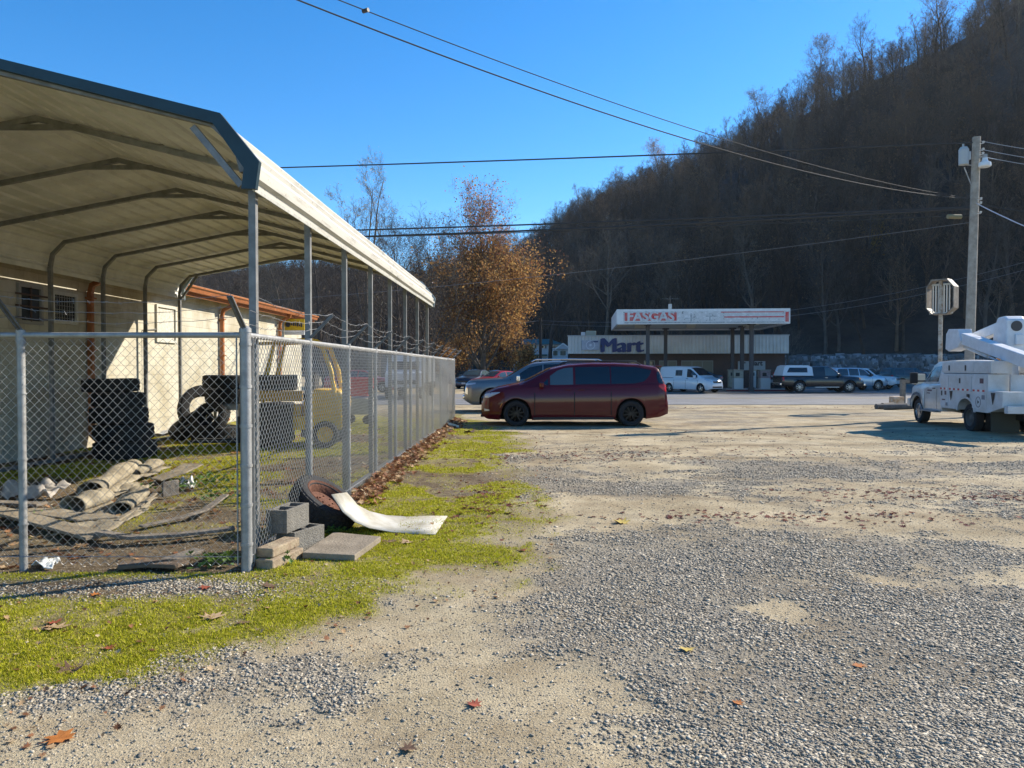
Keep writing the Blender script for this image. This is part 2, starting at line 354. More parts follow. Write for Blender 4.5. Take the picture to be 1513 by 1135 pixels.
blades('moss', 300000, 2.9, 20, .006, .024, 5, moss_m, 'bright yellow green moss and short grass along the fence and inside the yard')

LOBES = [(0, -.5), (.10, -.22), (.42, -.34), (.30, -.10), (.52, .06), (.27, .10), (.30, .34), (.12, .24), (0, .55), (-.12, .24), (-.30, .34), (-.27, .10), (-.52, .06), (-.30, -.10), (-.42, -.34), (-.10, -.22)]
def leaf_arrays(n, x, y, z, sz, rs, curl=.35, flat=.5):
    L = np.array(LOBES); k = len(L)
    V = np.zeros((n, k+1, 3)); V[:, :k, 0] = L[:, 0]; V[:, :k, 1] = L[:, 1]
    V[:, :k, :2] *= (1+.25*(rs.rand(n, k, 2)-.5))
    V[..., 2] = curl*(V[..., 0]**2*(rs.rand(n, 1)*3)+V[..., 1]**2*(rs.rand(n, 1)-.3)*2)+.08*(rs.rand(n, k+1)-.5)
    V *= sz[:, None, None]
    a = rs.rand(n)*6.283; t = (rs.rand(n)-.5)*2*flat
    ca, sa, ct, st = np.cos(a)[:, None], np.sin(a)[:, None], np.cos(t)[:, None], np.sin(t)[:, None]
    X, Y_, Z = V[..., 0], V[..., 1], V[..., 2]
    Y2 = Y_*ct-Z*st; Z2 = Y_*st+Z*ct; X3 = X*ca-Y2*sa; Y3 = X*sa+Y2*ca
    V = np.stack([X3+x[:, None], Y3+y[:, None], Z2-Z2.min(1, keepdims=True)*.8+z[:, None]], -1)
    fb = np.array([(i, (i+1) % k, k) for i in range(k)])
    F = (fb[None]+(k+1)*np.arange(n)[:, None, None]).reshape(-1, 3)
    return V.reshape(-1, 3), F
leaf_m = island_mat('dry_leaves', [(0, (.10, .045, .02)), (.35, (.20, .09, .045)), (.55, (.30, .13, .06)), (.8, (.42, .27, .14)), (1, (.58, .45, .28))], .75, .25)
rs = np.random.RandomState(12)
n = 2000; y = 8.6+14*rs.rand(n)**1.15; x = FX(y)+.05+np.abs(rs.randn(n))*.16; sz = .05+.07*rs.rand(n)
V, F = leaf_arrays(n, x, y, gz(x, y)+.09*rs.rand(n)*np.exp(-((x-FX(y))/.18)**2), sz, rs, flat=.9)
tag(np_mesh('leaf_litter', V, F, leaf_m), 'drift of reddish brown dead leaves along the foot of the side fence', 'leaves', kind='stuff')
n = 2600; y = 5.9+14*rs.rand(n)**1.3; x = FX(y)-.1-rs.rand(n)*6.5; keep = rs.rand(n) < .45+.55*(fbm(x, y, 1.3, 3, 8) > .5); x = x[keep]; y = y[keep]; n = len(x)
V, F = leaf_arrays(n, x, y, gz(x, y), .04+.07*rs.rand(n), rs, flat=.6)
tag(np_mesh('leaf_litter', V, F, leaf_m), 'dead leaves strewn over the ground inside the fenced yard', 'leaves', kind='stuff')
n = 2400; y = 3+18*rs.rand(n)**1.4; x = np.interp(y, BY, BX)+.9-rs.rand(n)*3.2; kk = x > FX(y)+.05; kk |= y < 5.7; x = x[kk]; y = y[kk]; n = len(x)
V, F = leaf_arrays(n, x, y, gz(x, y)+.006, .012+.035*rs.rand(n)**2, rs, flat=.9)
tag(np_mesh('leaf_litter', V, F, leaf_m), 'small dry leaf bits caught in the moss of the verge', 'leaves', kind='stuff')
dk = island_mat('wine_leaves', [(0, (.07, .02, .02)), (.6, (.16, .045, .04)), (1, (.25, .10, .05))], .8, .2)
n = 1500; c = [(4.9, 9.3, 1.6, .45), (7.2, 9.2, 1.5, .5), (2.0, 14.0, 4.0, .9), (0.4, 13.2, 2.5, .8), (5.5, 18, 5, 1.2), (3.0, 8.0, 2.0, .35), (9, 30.3, 14, .6), (-.3, 8.8, .35, 1.2)]
ci = rs.randint(0, len(c), n); cc = np.array(c)[ci]; x = cc[:, 0]+rs.randn(n)*cc[:, 2]*.6; y = cc[:, 1]+rs.randn(n)*cc[:, 3]*.6
V, F = leaf_arrays(n, x, y, gz(x, y), .03+.05*rs.rand(n), rs, flat=.4)
tag(np_mesh('leaf_litter', V, F, dk), 'small dark red leaves blown into streaks across the gravel lot', 'leaves', kind='stuff')
# single leaves
fallen = [(82, 1098, .13, 'orange', 'big orange oak leaf on the sand at the bottom left corner'),
 (75, 934, .15, 'tan', 'large curled tan leaf with a red one on it in the moss at left'), (76, 926, .09, 'red', 'red leaf lying on top of the large tan leaf at left'),
 (312, 918, .14, 'tan', 'long crumpled tan leaf in the middle of the moss'), (358, 925, .09, 'brown', 'small brown curled leaf just right of the long tan leaf in the moss'),
 (138, 886, .07, 'orange', 'small orange leaf at the edge of the corner post shadow'), (100, 998, .14, 'brown', 'flat dark brown leaf on the thin moss above the bottom left'),
 (158, 965, .06, 'red', 'small reddish leaf standing in the moss above the flat brown leaf'), (395, 872, .11, 'brown', 'dark clump of dead leaf in the moss below the corner post'),
 (302, 875, .09, 'red', 'brown red leaf in the moss near the front fence'), (1017, 967, .08, 'yellow', 'yellow leaf on the gravel below the middle of the lot'),
 (1273, 989, .07, 'orange', 'orange leaf on the gravel towards the right'), (919, 773, .16, 'yellow', 'pale yellow leaf on the sand strip in mid lot'),
 (700, 1048, .07, 'red', 'two toned red leaf on the sandy rut in the foreground'), (601, 1115, .07, 'brown', 'curled dark leaf on the sand at the bottom edge'),
 (772, 816, .07, 'red', 'dark red leaf beside the edge of the moss verge'), (733, 835, .06, 'brown', 'small brown leaf on the dirt edge near the stone slab'),
 (1093, 1047, .05, 'orange', 'tiny orange leaf scrap on the foreground gravel'), (600, 805, .13, 'tan', 'crumpled tan leaf behind the stone slab'),
 (575, 803, .11, 'brown', 'brown leaf touching the far corner of the stone slab'), (694, 640, .35, 'brown', 'dark clump of leaves on the moss in front of the minivan shadow')]
LC = dict(orange=(.50, .17, .03), tan=(.50, .34, .19), red=(.33, .07, .03), brown=(.16, .09, .05), yellow=(.62, .45, .10))
for px, py, s_, c_, lab in fallen:
    X_, Y_ = G(px, py); V, F = leaf_arrays(1, np.zeros(1), np.zeros(1), np.zeros(1), np.array([s_*1.15]), rs, .28, .12)
    V[:, 2] = np.maximum(V[:, 2], .0)
    o = np_mesh('fallen_leaf', V, F, mat('leaf_'+c_, LC[c_], .7, var=.4, vs=20)); o.location = (X_, Y_, float(gz(X_, Y_))+.004)
    tag(o, lab, 'leaf', 'single fallen leaves')
# ------------------------------------------------------------ chain link fences (local frame turned by RZ: x = -a, y along the lot)
RZ = -0.018
frame_d = mat('arm_steel', (.20, .205, .21), .55, .5, var=.4, vs=8)
def chain(name, s0, s1, z0, z1, axis_, parent, off=0.0, seed=0, r=.0020):
    W = .071; rs = np.random.RandomState(seed); n = int((s1-s0)/(W/2)); k = int((z1-z0)/(W/2))+1
    V = []; F = []; zi = z0+np.arange(k)*(z1-z0)/(k-1)
    for i in range(n):
        par = (np.arange(k)) % 2
        s = s0+i*W/2+(par if i % 2 == 0 else 1-par)*W/2
        d = np.where(par == 0, .002, -.002)*(1 if i % 2 else -1)
        bow = .012*np.sin(s*1.7+seed)*np.sin((zi-z0)/(z1-z0)*3.14)+.006*np.sin(zi*9+i*.05)
        c = np.stack([s, d+bow, zi], -1)
        ring = np.array([(r, 0), (0, r), (-r, 0), (0, -r)])
        q = np.repeat(c[:, None, :], 4, 1); q[:, :, 0] += ring[None, :, 0]; q[:, :, 1] += ring[None, :, 1]
        V.append(q.reshape(-1, 3))
    V = np.concatenate(V)
    a = np.arange(k-1)[:, None]*4; j = np.arange(4)[None, :]
    f = np.stack([a+j, a+(j+1) % 4, a+4+(j+1) % 4, a+4+j], -1).reshape(-1, 4)
    F = (f[None]+(np.arange(n)*k*4)[:, None, None]).reshape(-1, 4)
    if axis_ == 'y': V = np.stack([V[:, 1]+off, V[:, 0], V[:, 2]], -1)
    else: V = np.stack([V[:, 0], V[:, 1]+off, V[:, 2]], -1)
    return np_mesh(name, V, F, galv_wire, parent)
def barbed(pts, parent, seed):
    rs = random.Random(seed); mb = MB(); path = []
    for a, b in zip(pts[:-1], pts[1:]):
        a = Vector(a); b = Vector(b); m = max(2, int((b-a).length/.11))
        for i in range(m):
            t = i/m; p = a.lerp(b, t); p.z += -.05*4*t*(1-t)*((b-a).length/1.7)+rs.uniform(-.007, .007); p.x += rs.uniform(-.005, .005); path.append(p)
    path.append(Vector(pts[-1])); mb.tube(path, .0020, 4)
    for p in path[1:-1]:
        d = Vector((rs.uniform(-1, 1), rs.uniform(-1, 1), rs.uniform(-1, 1))).normalized()*.022
        mb.cyl(p-d, p+d, .0012, n=3)
    mb.build('barbed_wire', mat('old_wire', (.25, .25, .25), .6, .4), parent)
CY = 5.79
sf = thing('chain_link_fence', 'long side run of galvanised chain link fence between the covered yard and the gravel lot', 'fence', (0, 0, 0), RZ)
AF = -2.124
ye = 22.6
chain('wire_mesh', CY+.04, ye, .03, 1.79, 'y', sf, off=AF+.035, seed=1, r=.0025)
posts = [CY]+[CY+.05+1.66*i for i in range(1, 11)]
MB().cyl((AF, CY+.03, 1.80), (AF, ye, 1.80), .022, n=12).build('top_rail', galv, sf, True)
mb = MB(); mb.cyl((AF+.035, CY, .12), (AF+.035, ye, .10), .003, n=4); mb.build('tension_wire', galv_wire, sf)
tops = {0: [], 1: [], 2: []}
for i, y in enumerate(posts[1:]+[ye]):
    mb = MB(); mb.cyl((AF, y, -.05), (AF, y, 1.79), .026 if i < 10 else .036, n=12)
    mb.cyl((AF, y, 1.74), (AF, y, 1.84), .031, n=12)
    for z in (.3, .8, 1.3): mb.cyl((AF, y, z), (AF, y, z+.012), .034, n=10)
    mb.build('fence_post', galv, sf, True)
    tip = (AF+.235, y, 2.07)
    m2 = MB(); m2.bar((AF, y, 1.83), tip, .010, .030); m2.bar((AF, y, 1.83), tip, .030, .005); m2.build('barb_arm', frame_d, sf)
    for k in range(3):
        f = .4+.29*k; tops[k].append((AF+.235*f, y, 1.83+.24*f+.01))
for k in range(3): barbed([(AF-.02+.06*k, CY, 1.90+.09*k)]+tops[k], sf, k+3)
ff = thing('chain_link_fence', 'short front run of chain link fence facing the camera, ending at the corner post', 'fence', (0, 0, 0), RZ)
xe = -9.2
chain('wire_mesh', xe, AF-.03, .05, 1.77, 'x', ff, off=CY-.03, seed=2)
MB().cyl((xe, CY, 1.80), (AF-.02, CY, 1.80), .022, n=12).build('top_rail', galv, ff, True)
MB().cyl((xe, CY-.03, .10), (AF-.03, CY-.03, .12), .003, n=4).build('tension_wire', galv_wire, ff)
mb = MB(); mb.cyl((AF, CY, -.05), (AF, CY, 1.83), .041, n=16); mb.lathe([(.046, 0), (.044, .03), (.02, .05), (0, .055)], (AF, CY, 1.82), n=16)
for z in (.2, .5, .8, 1.1, 1.4, 1.72): mb.cyl((AF, CY, z), (AF, CY, z+.022), .047, n=16)
mb.build('corner_post', galv, ff, True)
mb = MB(); mb.box((AF-.055, CY-.034, .92), (.006, .018, 1.72)); mb.box((AF+.036, CY+.055, .92), (.018, .006, 1.72)); mb.build('tension_bar', galv, ff)
tops = {0: [], 1: [], 2: []}
for i, x in enumerate([AF, AF-1.72, AF-3.42, AF-5.1, AF-6.9]):
    if i: 
        mb = MB(); mb.cyl((x, CY, -.05), (x, CY, 1.79), .029, n=12); mb.cyl((x, CY, 1.73), (x, CY, 1.84), .034, n=12)
        for z in (.35, .85, 1.35): mb.cyl((x, CY, z), (x, CY, z+.012), .036, n=10)
        mb.build('fence_post', galv, ff, True)
    tip = (x-.02, CY-.25, 2.07)
    m2 = MB(); m2.bar((x, CY, 1.83), tip, .045, .012); m2.bar((x, CY, 1.83), tip, .006, .04); m2.build('barb_arm', frame_d, ff)
    for k in range(3):
        f = .4+.29*k; tops[k].append((x-.02*f, CY-.25*f, 1.83+.24*f+.01))
for k in range(3): barbed(tops[k], ff, k+13)

# ------------------------------------------------------------ carport
cp = thing('carport', 'long open steel carport with beige ribbed roof and dark blue gable trim', 'carport', (0, 0, 0), RZ)
frame_m = mat('carport_tube', (.24, .24, .235), .55, .3, var=.4, vs=6, bump=.12, bs=50)
def roof_mat():
    m = bpy.data.materials.new('ribbed_sheet'); m.use_nodes = True; t = m.node_tree; b = t.nodes['Principled BSDF']
    tc = t.nodes.new('ShaderNodeTexCoord'); mp = t.nodes.new('ShaderNodeMapping'); mp.inputs['Scale'].default_value = (6, .9, 6)
    t.links.new(tc.outputs['Object'], mp.inputs[0])
    n = t.nodes.new('ShaderNodeTexNoise'); n.inputs['Scale'].default_value = 1.6; n.inputs['Detail'].default_value = 9; n.inputs['Roughness'].default_value = .72
    t.links.new(mp.outputs[0], n.inputs['Vector'])
    r = t.nodes.new('ShaderNodeValToRGB'); r.color_ramp.elements[0].position = .30; r.color_ramp.elements[1].position = .48
    r.color_ramp.elements[0].color = (.33, .31, .26, 1); r.color_ramp.elements[1].color = (.54, .52, .46, 1)
    n2 = t.nodes.new('ShaderNodeTexNoise'); n2.inputs['Scale'].default_value = 22; n2.inputs['Detail'].default_value = 6; t.links.new(tc.outputs['Object'], n2.inputs['Vector'])
    r2 = t.nodes.new('ShaderNodeValToRGB'); r2.color_ramp.elements[0].position = .30; r2.color_ramp.elements[1].position = .36
    r2.color_ramp.elements[0].color = (.45, .42, .36, 1); r2.color_ramp.elements[1].color = (1, 1, 1, 1); t.links.new(n2.outputs['Fac'], r2.inputs[0])
    mx = t.nodes.new('ShaderNodeMix'); mx.data_type = 'RGBA'; mx.blend_type = 'MULTIPLY'; mx.inputs['Factor'].default_value = .8
    t.links.new(n.outputs['Fac'], r.inputs[0]); t.links.new(r.outputs[0], mx.inputs['A']); t.links.new(r2.outputs[0], mx.inputs['B'])
    t.links.new(mx.outputs['Result'], b.inputs['Base Color']); b.inputs['Roughness'].default_value = .5; return m
sheet_m = roof_mat()
APX = -4.95
half = [(2.83, 2.95), (2.86, 3.12), (2.58, 3.46), (0, 4.13)]     # distance from apex line, height (sheet)
prof = [(APX-h, z+.10) for h, z in half[:3]]+[(APX, 4.13)]+[(APX+h, z) for h, z in half[2::-1]]
prof[0] = (APX-2.85, 3.12); prof[1] = (APX-2.9, 3.36); prof[2] = (APX-2.66, 3.66)
def ribbed(prof, pitch=.235, rw=.030, rh=.034):
    out = []
    for (x0, z0), (x1, z1) in zip(prof[:-1], prof[1:]):
        L_ = math.hypot(x1-x0, z1-z0); tx, tz = (x1-x0)/L_, (z1-z0)/L_; nx_, nz_ = -tz, tx
        if nz_ < 0 and abs(tz) < .9: nx_, nz_ = -nx_, -nz_
        if abs(tz) >= .9: nx_, nz_ = (1, 0) if x0 > APX else (-1, 0)
        k = max(1, round(L_/pitch)); out.append((x0, z0))
        for i in range(k):
            c = (i+.5)*L_/k
            for dd, h in ((-rw*1.3, 0), (-rw*.6, rh), (rw*.6, rh), (rw*1.3, 0)):
                out.append((x0+tx*(c+dd)+nx_*h, z0+tz*(c+dd)+nz_*h))
    out.append(prof[-1]); return out
rp = ribbed(prof)
Y0, Y1 = 5.93, 17.45
nseg = 8
V = []; F = []
yy = [Y0+(Y1-Y0)*i/nseg for i in range(nseg+1)]
for y in yy:
    V += [(x, y, z+.004*math.sin(y*3+x)) for x, z in rp]
m_ = len(rp)
for i in range(nseg): F += [(i*m_+j, i*m_+j+1, (i+1)*m_+j+1, (i+1)*m_+j) for j in range(m_-1)]
mb = MB(); mb.add(V, F); ro = mb.build('roof', [sheet_m, mat('sheet_primer', (.66, .655, .61), .55, var=.25, vs=2)], cp)
sd_ = ro.modifiers.new('solidify', 'SOLIDIFY'); sd_.thickness = .003; sd_.offset = 0; sd_.material_offset = 1
trim_m = mat('blue_trim', (.007, .034, .050), .5, .0, var=.3, vs=5)
wtrim_m = mat('white_trim', (.48, .47, .42), .5, var=.3, vs=12)
def gable_trim(y0, y1, m, nm):
    mb = MB(); o = .035; h = .17
    out = [(APX-2.93, 3.10), (APX-2.95, 3.38), (APX-2.70, 3.71), (APX, 4.16), (APX+2.60, 3.51), (APX+2.90, 3.14), (APX+2.87, 2.93)]
    inn = [(APX-2.83, 3.10), (APX-2.83, 3.34), (APX-2.64, 3.62), (APX, 4.085), (APX+2.54, 3.435), (APX+2.78, 3.09), (APX+2.76, 2.93)]
    n = len(out); vs = [(x, y0, z) for x, z in out]+[(x, y0, z) for x, z in inn]+[(x, y1, z) for x, z in out]+[(x, y1, z) for x, z in inn]
    fs = []
    for i in range(n-1):
        fs += [(i, i+1, n+i+1, n+i), (2*n+i, 2*n+i+1, 3*n+i+1, 3*n+i), (i, i+1, 2*n+i+1, 2*n+i), (n+i, n+i+1, 3*n+i+1, 3*n+i)]
    fs += [(0, n, 3*n, 2*n), (n-1, 2*n-1, 4*n-1, 3*n-1)]
    mb.add(vs, fs); mb.build(nm, m, cp)
gable_trim(Y0-.025, Y0+.03, trim_m, 'gable_trim'); gable_trim(Y1-.03, Y1+.02, mat('grey_trim', (.2, .25, .27), .5), 'gable_trim')
MB().bar((APX+2.845, Y0, 2.935), (APX+2.845, Y1, 2.95), .012, .03).build('eave_trim', wtrim_m, cp)
# lap joint in the sheets, two thirds of the way down
mb = MB(); jy = 11.9
jp = [(x, z+.006) for x, z in ribbed(prof[3:])]
mb.add([(x+.006, jy-.015, z) for x, z in jp]+[(x+.006, jy+.015, z) for x, z in jp], [(i, i+1, len(jp)+i+1, len(jp)+i) for i in range(len(jp)-1)]); mb.build('sheet_lap', wtrim_m, cp)
bow = [(APX-2.80, 3.20), (APX-2.76, 3.40), (APX-2.56, 3.60), (APX-1.2, 3.815), (APX, 4.075), (APX+1.2, 3.78), (APX+2.50, 3.46), (APX+2.70, 3.28), (APX+2.75, 3.08)]
bow[3] = (APX-1.28, 3.835)
for i in range(8):
    y = 6.19+1.56*i
    yb_ = y if i else Y0+.07; mb = MB(); mb.tube([(x, yb_, z) for x, z in bow], .040, 4, square=True)
    mb.bar((APX-.42, y, 3.990), (APX+.42, y, 3.985), .045, .05)
    for q in range(1, 12): mb.box((APX-2.5+q*.42, y+.03, 3.60+.5*(1-abs(-2.5+q*.42)/2.6)-.035), (.03, .03, .02))
    mb.build('roof_bow', frame_m, cp)
    mb = MB(); mb.box((APX+2.75, y, 1.57), (.058, .058, 3.1)); mb.build('leg', frame_m, cp)
    mb = MB(); mb.box((APX-2.80, y, 1.60), (.058, .058, 3.2)); mb.build('leg', frame_m, cp)
    if i in (0, 7):
        MB().bar((APX+2.72, y-.16, 2.98), (APX+2.34, y-.16, 3.44), .05, .05).build('knee_brace', frame_m, cp)
        MB().bar((APX-2.76, y, 3.1), (APX-2.40, y, 3.60), .045, .045).build('knee_brace', frame_m, cp)
MB().box((APX+2.75, 11.65, .04), (.058, 11.1, .058)).build('base_rail', frame_m, cp); MB().box((APX-2.80, 11.65, .04), (.058, 11.1, .058)).build('base_rail', frame_m, cp)

# ------------------------------------------------------------ block building on the left
def block_mat():
    m = bpy.data.materials.new('painted_block'); m.use_nodes = True; t = m.node_tree; N = t.nodes; b = N['Principled BSDF']; Lk = t.links
    tc = N.new('ShaderNodeTexCoord'); se = N.new('ShaderNodeSeparateXYZ'); cb = N.new('ShaderNodeCombineXYZ'); Lk.new(tc.outputs['Object'], se.inputs[0])
    ad = N.new('ShaderNodeMath'); ad.operation = 'ADD'; Lk.new(se.outputs[0], ad.inputs[0]); Lk.new(se.outputs[1], ad.inputs[1])
    Lk.new(ad.outputs[0], cb.inputs[0]); Lk.new(se.outputs[2], cb.inputs[1])
    br = N.new('ShaderNodeTexBrick'); br.inputs['Scale'].default_value = 1; br.inputs['Brick Width'].default_value = .40; br.inputs['Row Height'].default_value = .20
    br.inputs['Mortar Size'].default_value = .007; br.inputs['Mortar Smooth'].default_value = .3; Lk.new(cb.outputs[0], br.inputs['Vector'])
    br.inputs['Color1'].default_value = (.53, .495, .395, 1); br.inputs['Color2'].default_value = (.48, .45, .36, 1); br.inputs['Mortar'].default_value = (.42, .39, .31, 1)
    n = N.new('ShaderNodeTexNoise'); n.inputs['Scale'].default_value = 1.1; n.inputs['Detail'].default_value = 9; n.inputs['Roughness'].default_value = .7; Lk.new(tc.outputs['Object'], n.inputs['Vector'])
    r = N.new('ShaderNodeValToRGB'); r.color_ramp.elements[0].position = .38; r.color_ramp.elements[0].color = (.74, .70, .62, 1); r.color_ramp.elements[1].position = .58; r.color_ramp.elements[1].color = (1, 1, 1, 1)
    Lk.new(n.outputs['Fac'], r.inputs[0]); mx = N.new('ShaderNodeMix'); mx.data_type = 'RGBA'; mx.blend_type = 'MULTIPLY'; mx.inputs['Factor'].default_value = 1
    Lk.new(br.outputs['Color'], mx.inputs['A']); Lk.new(r.outputs[0], mx.inputs['B']); Lk.new(mx.outputs['Result'], b.inputs['Base Color'])
    bp = N.new('ShaderNodeBump'); bp.inputs['Distance'].default_value = .008; bp.inputs['Strength'].default_value = .7; bp.invert = True
    Lk.new(br.outputs['Fac'], bp.inputs['Height']); Lk.new(bp.outputs[0], b.inputs['Normal']); b.inputs['Roughness'].default_value = .9; return m
block_m = block_mat()
AW = -8.5
bd = thing('block_building', 'long cream painted concrete block building with orange brown gutter behind the carport', 'building', (0, 0, 0), RZ)
YB0, YB1 = 3.0, 29.0
MB().bb(-22, AW, YB0, YB1, -.1, 3.38).build('wall', block_m, bd)
rust = mat('orange_brown_metal', (.42, .15, .05), .45, .1, var=.35, vs=4)
mb = MB()
V = [(-22.4, YB0-.4, 3.73), (AW+.48, YB0-.4, 3.50), (AW+.48, YB1+.5, 3.50), (-22.4, YB1+.5, 3.73)]
mb.add(V+[(x, y, z+.06) for x, y, z in V], [(0, 1, 2, 3), (7, 6, 5, 4), (0, 4, 5, 1), (1, 5, 6, 2), (2, 6, 7, 3), (3, 7, 4, 0)])
mb.bb(-22.2, AW+.02, YB0, YB1, 3.385, 3.50)
mb.build('roof', mat('roof_soffit', (.32, .26, .20), .8, var=.3, vs=3), bd)
mb = MB(); gp = [(AW+.36, 3.39), (AW+.47, 3.39), (AW+.50, 3.48), (AW+.54, 3.50), (AW+.54, 3.54), (AW+.36, 3.54)]
mb.prism(gp, YB0-.4, YB1+.5); mb.build('gutter', rust, bd)
MB().bb(AW+.30, AW+.355, YB0-.4, YB1+.5, 3.30, 3.54).build('fascia', rust, bd)
for i, y in enumerate([14.75, 21.2, 26.2]):
    mb = MB(); mb.tube([(AW+.44, y, 3.39), (AW+.42, y, 3.3), (AW+.12, y, 3.15), (AW+.08, y, 3.0), (AW+.08, y, .25), (AW+.25, y, .1)], .065, 4, square=True)
    for z in (.7, 1.9, 2.9): mb.box((AW+.09, y, z), (.14, .16, .03))
    mb.build('downspout', rust, bd)
# louvred vent, window with bars, boarded opening
def framed(name, y0, y1, z0, z1, fm, im, inner):
    mb = MB(); t = .06
    mb.bb(AW+.002, AW+.05, y0, y1, z0, z0+t); mb.bb(AW+.002, AW+.05, y0, y1, z1-t, z1); mb.bb(AW+.002, AW+.05, y0, y0+t, z0+t, z1-t); mb.bb(AW+.002, AW+.05, y1-t, y1, z0+t, z1-t)
    o = mb.build(name, fm, bd); MB().bb(AW+.001, AW+.012, y0+t, y1-t, z0+t, z1-t).build(inner, im, o); return o
cream = mat('cream_metal', (.58, .56, .48), .55, var=.2, vs=8); dark = mat('dark_recess', (.012, .012, .012), .6)
o = framed('wall_vent', 13.62, 14.40, 2.36, 2.94, cream, dark, 'duct')
mb = MB()
for i in range(9): mb.bb(AW+.014, AW+.022, 13.70+.078*i, 13.712+.078*i, 2.42, 2.88)
for i in range(6): mb.bb(AW+.016, AW+.026, 13.68, 14.34, 2.46+.075*i, 2.470+.075*i)
mb.build('grille', mat('grille_grey', (.25, .25, .23), .6), o)
o = framed('window', 12.7, 13.35, 2.30, 2.98, mat('old_frame', (.3, .29, .26), .7), mat('dusty_glass', (.05, .055, .06), .2), 'pane')
mb = MB()
for i in range(3): mb.bb(AW+.05, AW+.075, 12.6, 13.45, 2.38+.20*i, 2.41+.20*i)
mb.bb(AW+.03, AW+.05, 13.0, 13.04, 2.34, 2.94); mb.build('security_bars', mat('rusted_bars', (.08, .05, .035), .8), o)
framed('boarded_opening', 17.5, 18.5, 2.15, 3.02, cream, mat('peeling_board', (.62, .60, .52), .9, col2=(.40, .37, .30), vs=18), 'board')
mb = MB(); mb.tube([(AW+.03, 16.9, .3), (AW+.03, 16.9, 2.4), (AW+.03, 17.6, 2.45)], .012, 5); mb.build('conduit', galv, bd); MB().tube([(AW+.03, 20.5, 1.35), (AW+.03, 24.5, 1.33)], .012, 5).build('conduit', galv, bd)
# yellow projecting sign near far corner
sg = thing('wall_sign', 'yellow sign over a white band at the far end of the block building', 'sign', (0, 0, 0), RZ)
MB().bb(AW+.02, AW+.72, 26.92, 26.98, 2.88, 3.28).build('yellow_panel', mat('sign_yellow', (.80, .52, .02), .5, var=.15, vs=10), sg)
MB().bb(AW+.02, AW+.72, 26.91, 26.97, 2.72, 2.875).build('white_band', mat('sign_white', (.75, .75, .73), .5), sg)
mb = MB(); mb.lathe([(0, 0), (.09, 0), (.09, .01), (0, .01)], (AW+.14, 26.90, 3.08), (0, 1, 0), 12)
for i in range(6): mb.box((AW+.27+.07*i, 26.905, 3.11-.01*i), (.05, .01, .11+.03*(i % 2)))
mb.build('dark_lettering', mat('sign_dark', (.05, .05, .06), .5), sg)
MB().bar((AW, 26.95, 3.30), (AW+.75, 26.95, 3.30), .03).build('hanger', rust, sg)

# ------------------------------------------------------------ tyres
TN = 0
def tyre_mb(R_, w, mb=None, o=(0, 0, 0), ax=(0, 0, 1), n=40, tread=True):
    mb = mb or MB(); rin = R_*.60; h = w/2
    prof = [(rin, -h*.62), (rin+.01, -h*.80), (R_*.80, -h), (R_*.93, -h*.93), (R_*.985, -h*.74), (R_, -h*.45), (R_, 0), (R_, h*.45), (R_*.985, h*.74), (R_*.93, h*.93), (R_*.80, h), (rin+.01, h*.80), (rin, h*.62), (rin+.03, h*.5), (R_*.9, h*.55), (R_*.9, -h*.55), (rin+.03, -h*.5)]
    mb.lathe(prof, o, ax, n, closed=True)
    if tread:
        axv = Vector(ax).normalized(); u = axv.orthogonal().normalized(); v = axv.cross(u); ov = Vector(o)
        for k in range(n):
            t = 2*math.pi*(k+.5)/n; d = u*math.cos(t)+v*math.sin(t); tt = axv.cross(d)
            M3 = Matrix((tt, axv, d)).transposed()
            for s_ in (-.68, -.25, .25, .68):
                mb.box(ov+d*(R_*(1.002 if abs(s_) < .5 else .984))+axv*h*s_+tt*(.012*(1 if s_ > 0 else -1)), (2*math.pi*R_/n*.66, h*.30, .014), M3)
    return mb
def tyre(loc, R_, w, label, tilt=None, group='old tyres heaped in the yard'):
    o = tyre_mb(R_, w).build('old_tyre', rubber, None, True, angle=30); o.location = loc
    if tilt: o.rotation_euler = tilt
    return tag(o, label, 'tyre', group)
a0 = P(172, 600, 13.3)[0]; 
names = ['bottom tyre of the tall dark stack in front of the first downspout', 'second tyre from the bottom of the tall dark stack by the first downspout', 'third tyre up in the tall dark stack by the first downspout', 'fourth tyre up in the tall dark stack by the first downspout', 'top tyre of the tall dark stack in front of the first downspout, pushed left']
for i, (dx, R_, w_) in enumerate([(.14, .50, .30), (.10, .48, .29), (.04, .46, .28), (.02, .42, .26), (-.10, .45, .24)]):
    z = [.15, .45, .74, 1.005, 1.253][i]; tyre((a0+dx, 13.3+.03*(i % 2), z), R_, w_-.005, names[i], (0, .01*(i-2), i*.7))
a1, yb = P(331, 600, 16.6)[0], 16.6
tyre((a1+.1, yb, .95), .48, .30, 'big flat tyre, lower one of the raised pair beside the corner post', (0, 0, .3)); tyre((a1+.07, yb, 1.255), .50, .29, 'upper one of the raised pair of flat tyres beside the corner post', (0, .02, 1))
tyre((a1-.02, 16.2, .17), .50, .33, 'brown mud covered tyre lying flat on the ground below the raised pair', (0, 0, 0))
tyre((P(296, 600, 16.9)[0], 17.1, .62), .55, .26, 'tyre standing upright and leaning against the raised pair', (R(72), R(8), R(35)))
tyre((P(282, 620, 16.5)[0], 16.5, .34), .47, .27, 'brown edged tyre lying tilted at the left of the yard heap', (R(22), R(-25), 0))
tyre((P(312, 610, 16.1)[0], 16.0, .50), .38, .24, 'small tyre perched at a slant on top of the flat muddy tyre', (R(50), R(20), R(-30)))
st = MB(); st.bb(a1-.35, a1+.55, yb-.35, yb+.35, .66, .78)
for x in (-.3, .45):
    for y in (-.3, .3): st.box((a1+x, yb+y, .33), (.07, .07, .66))
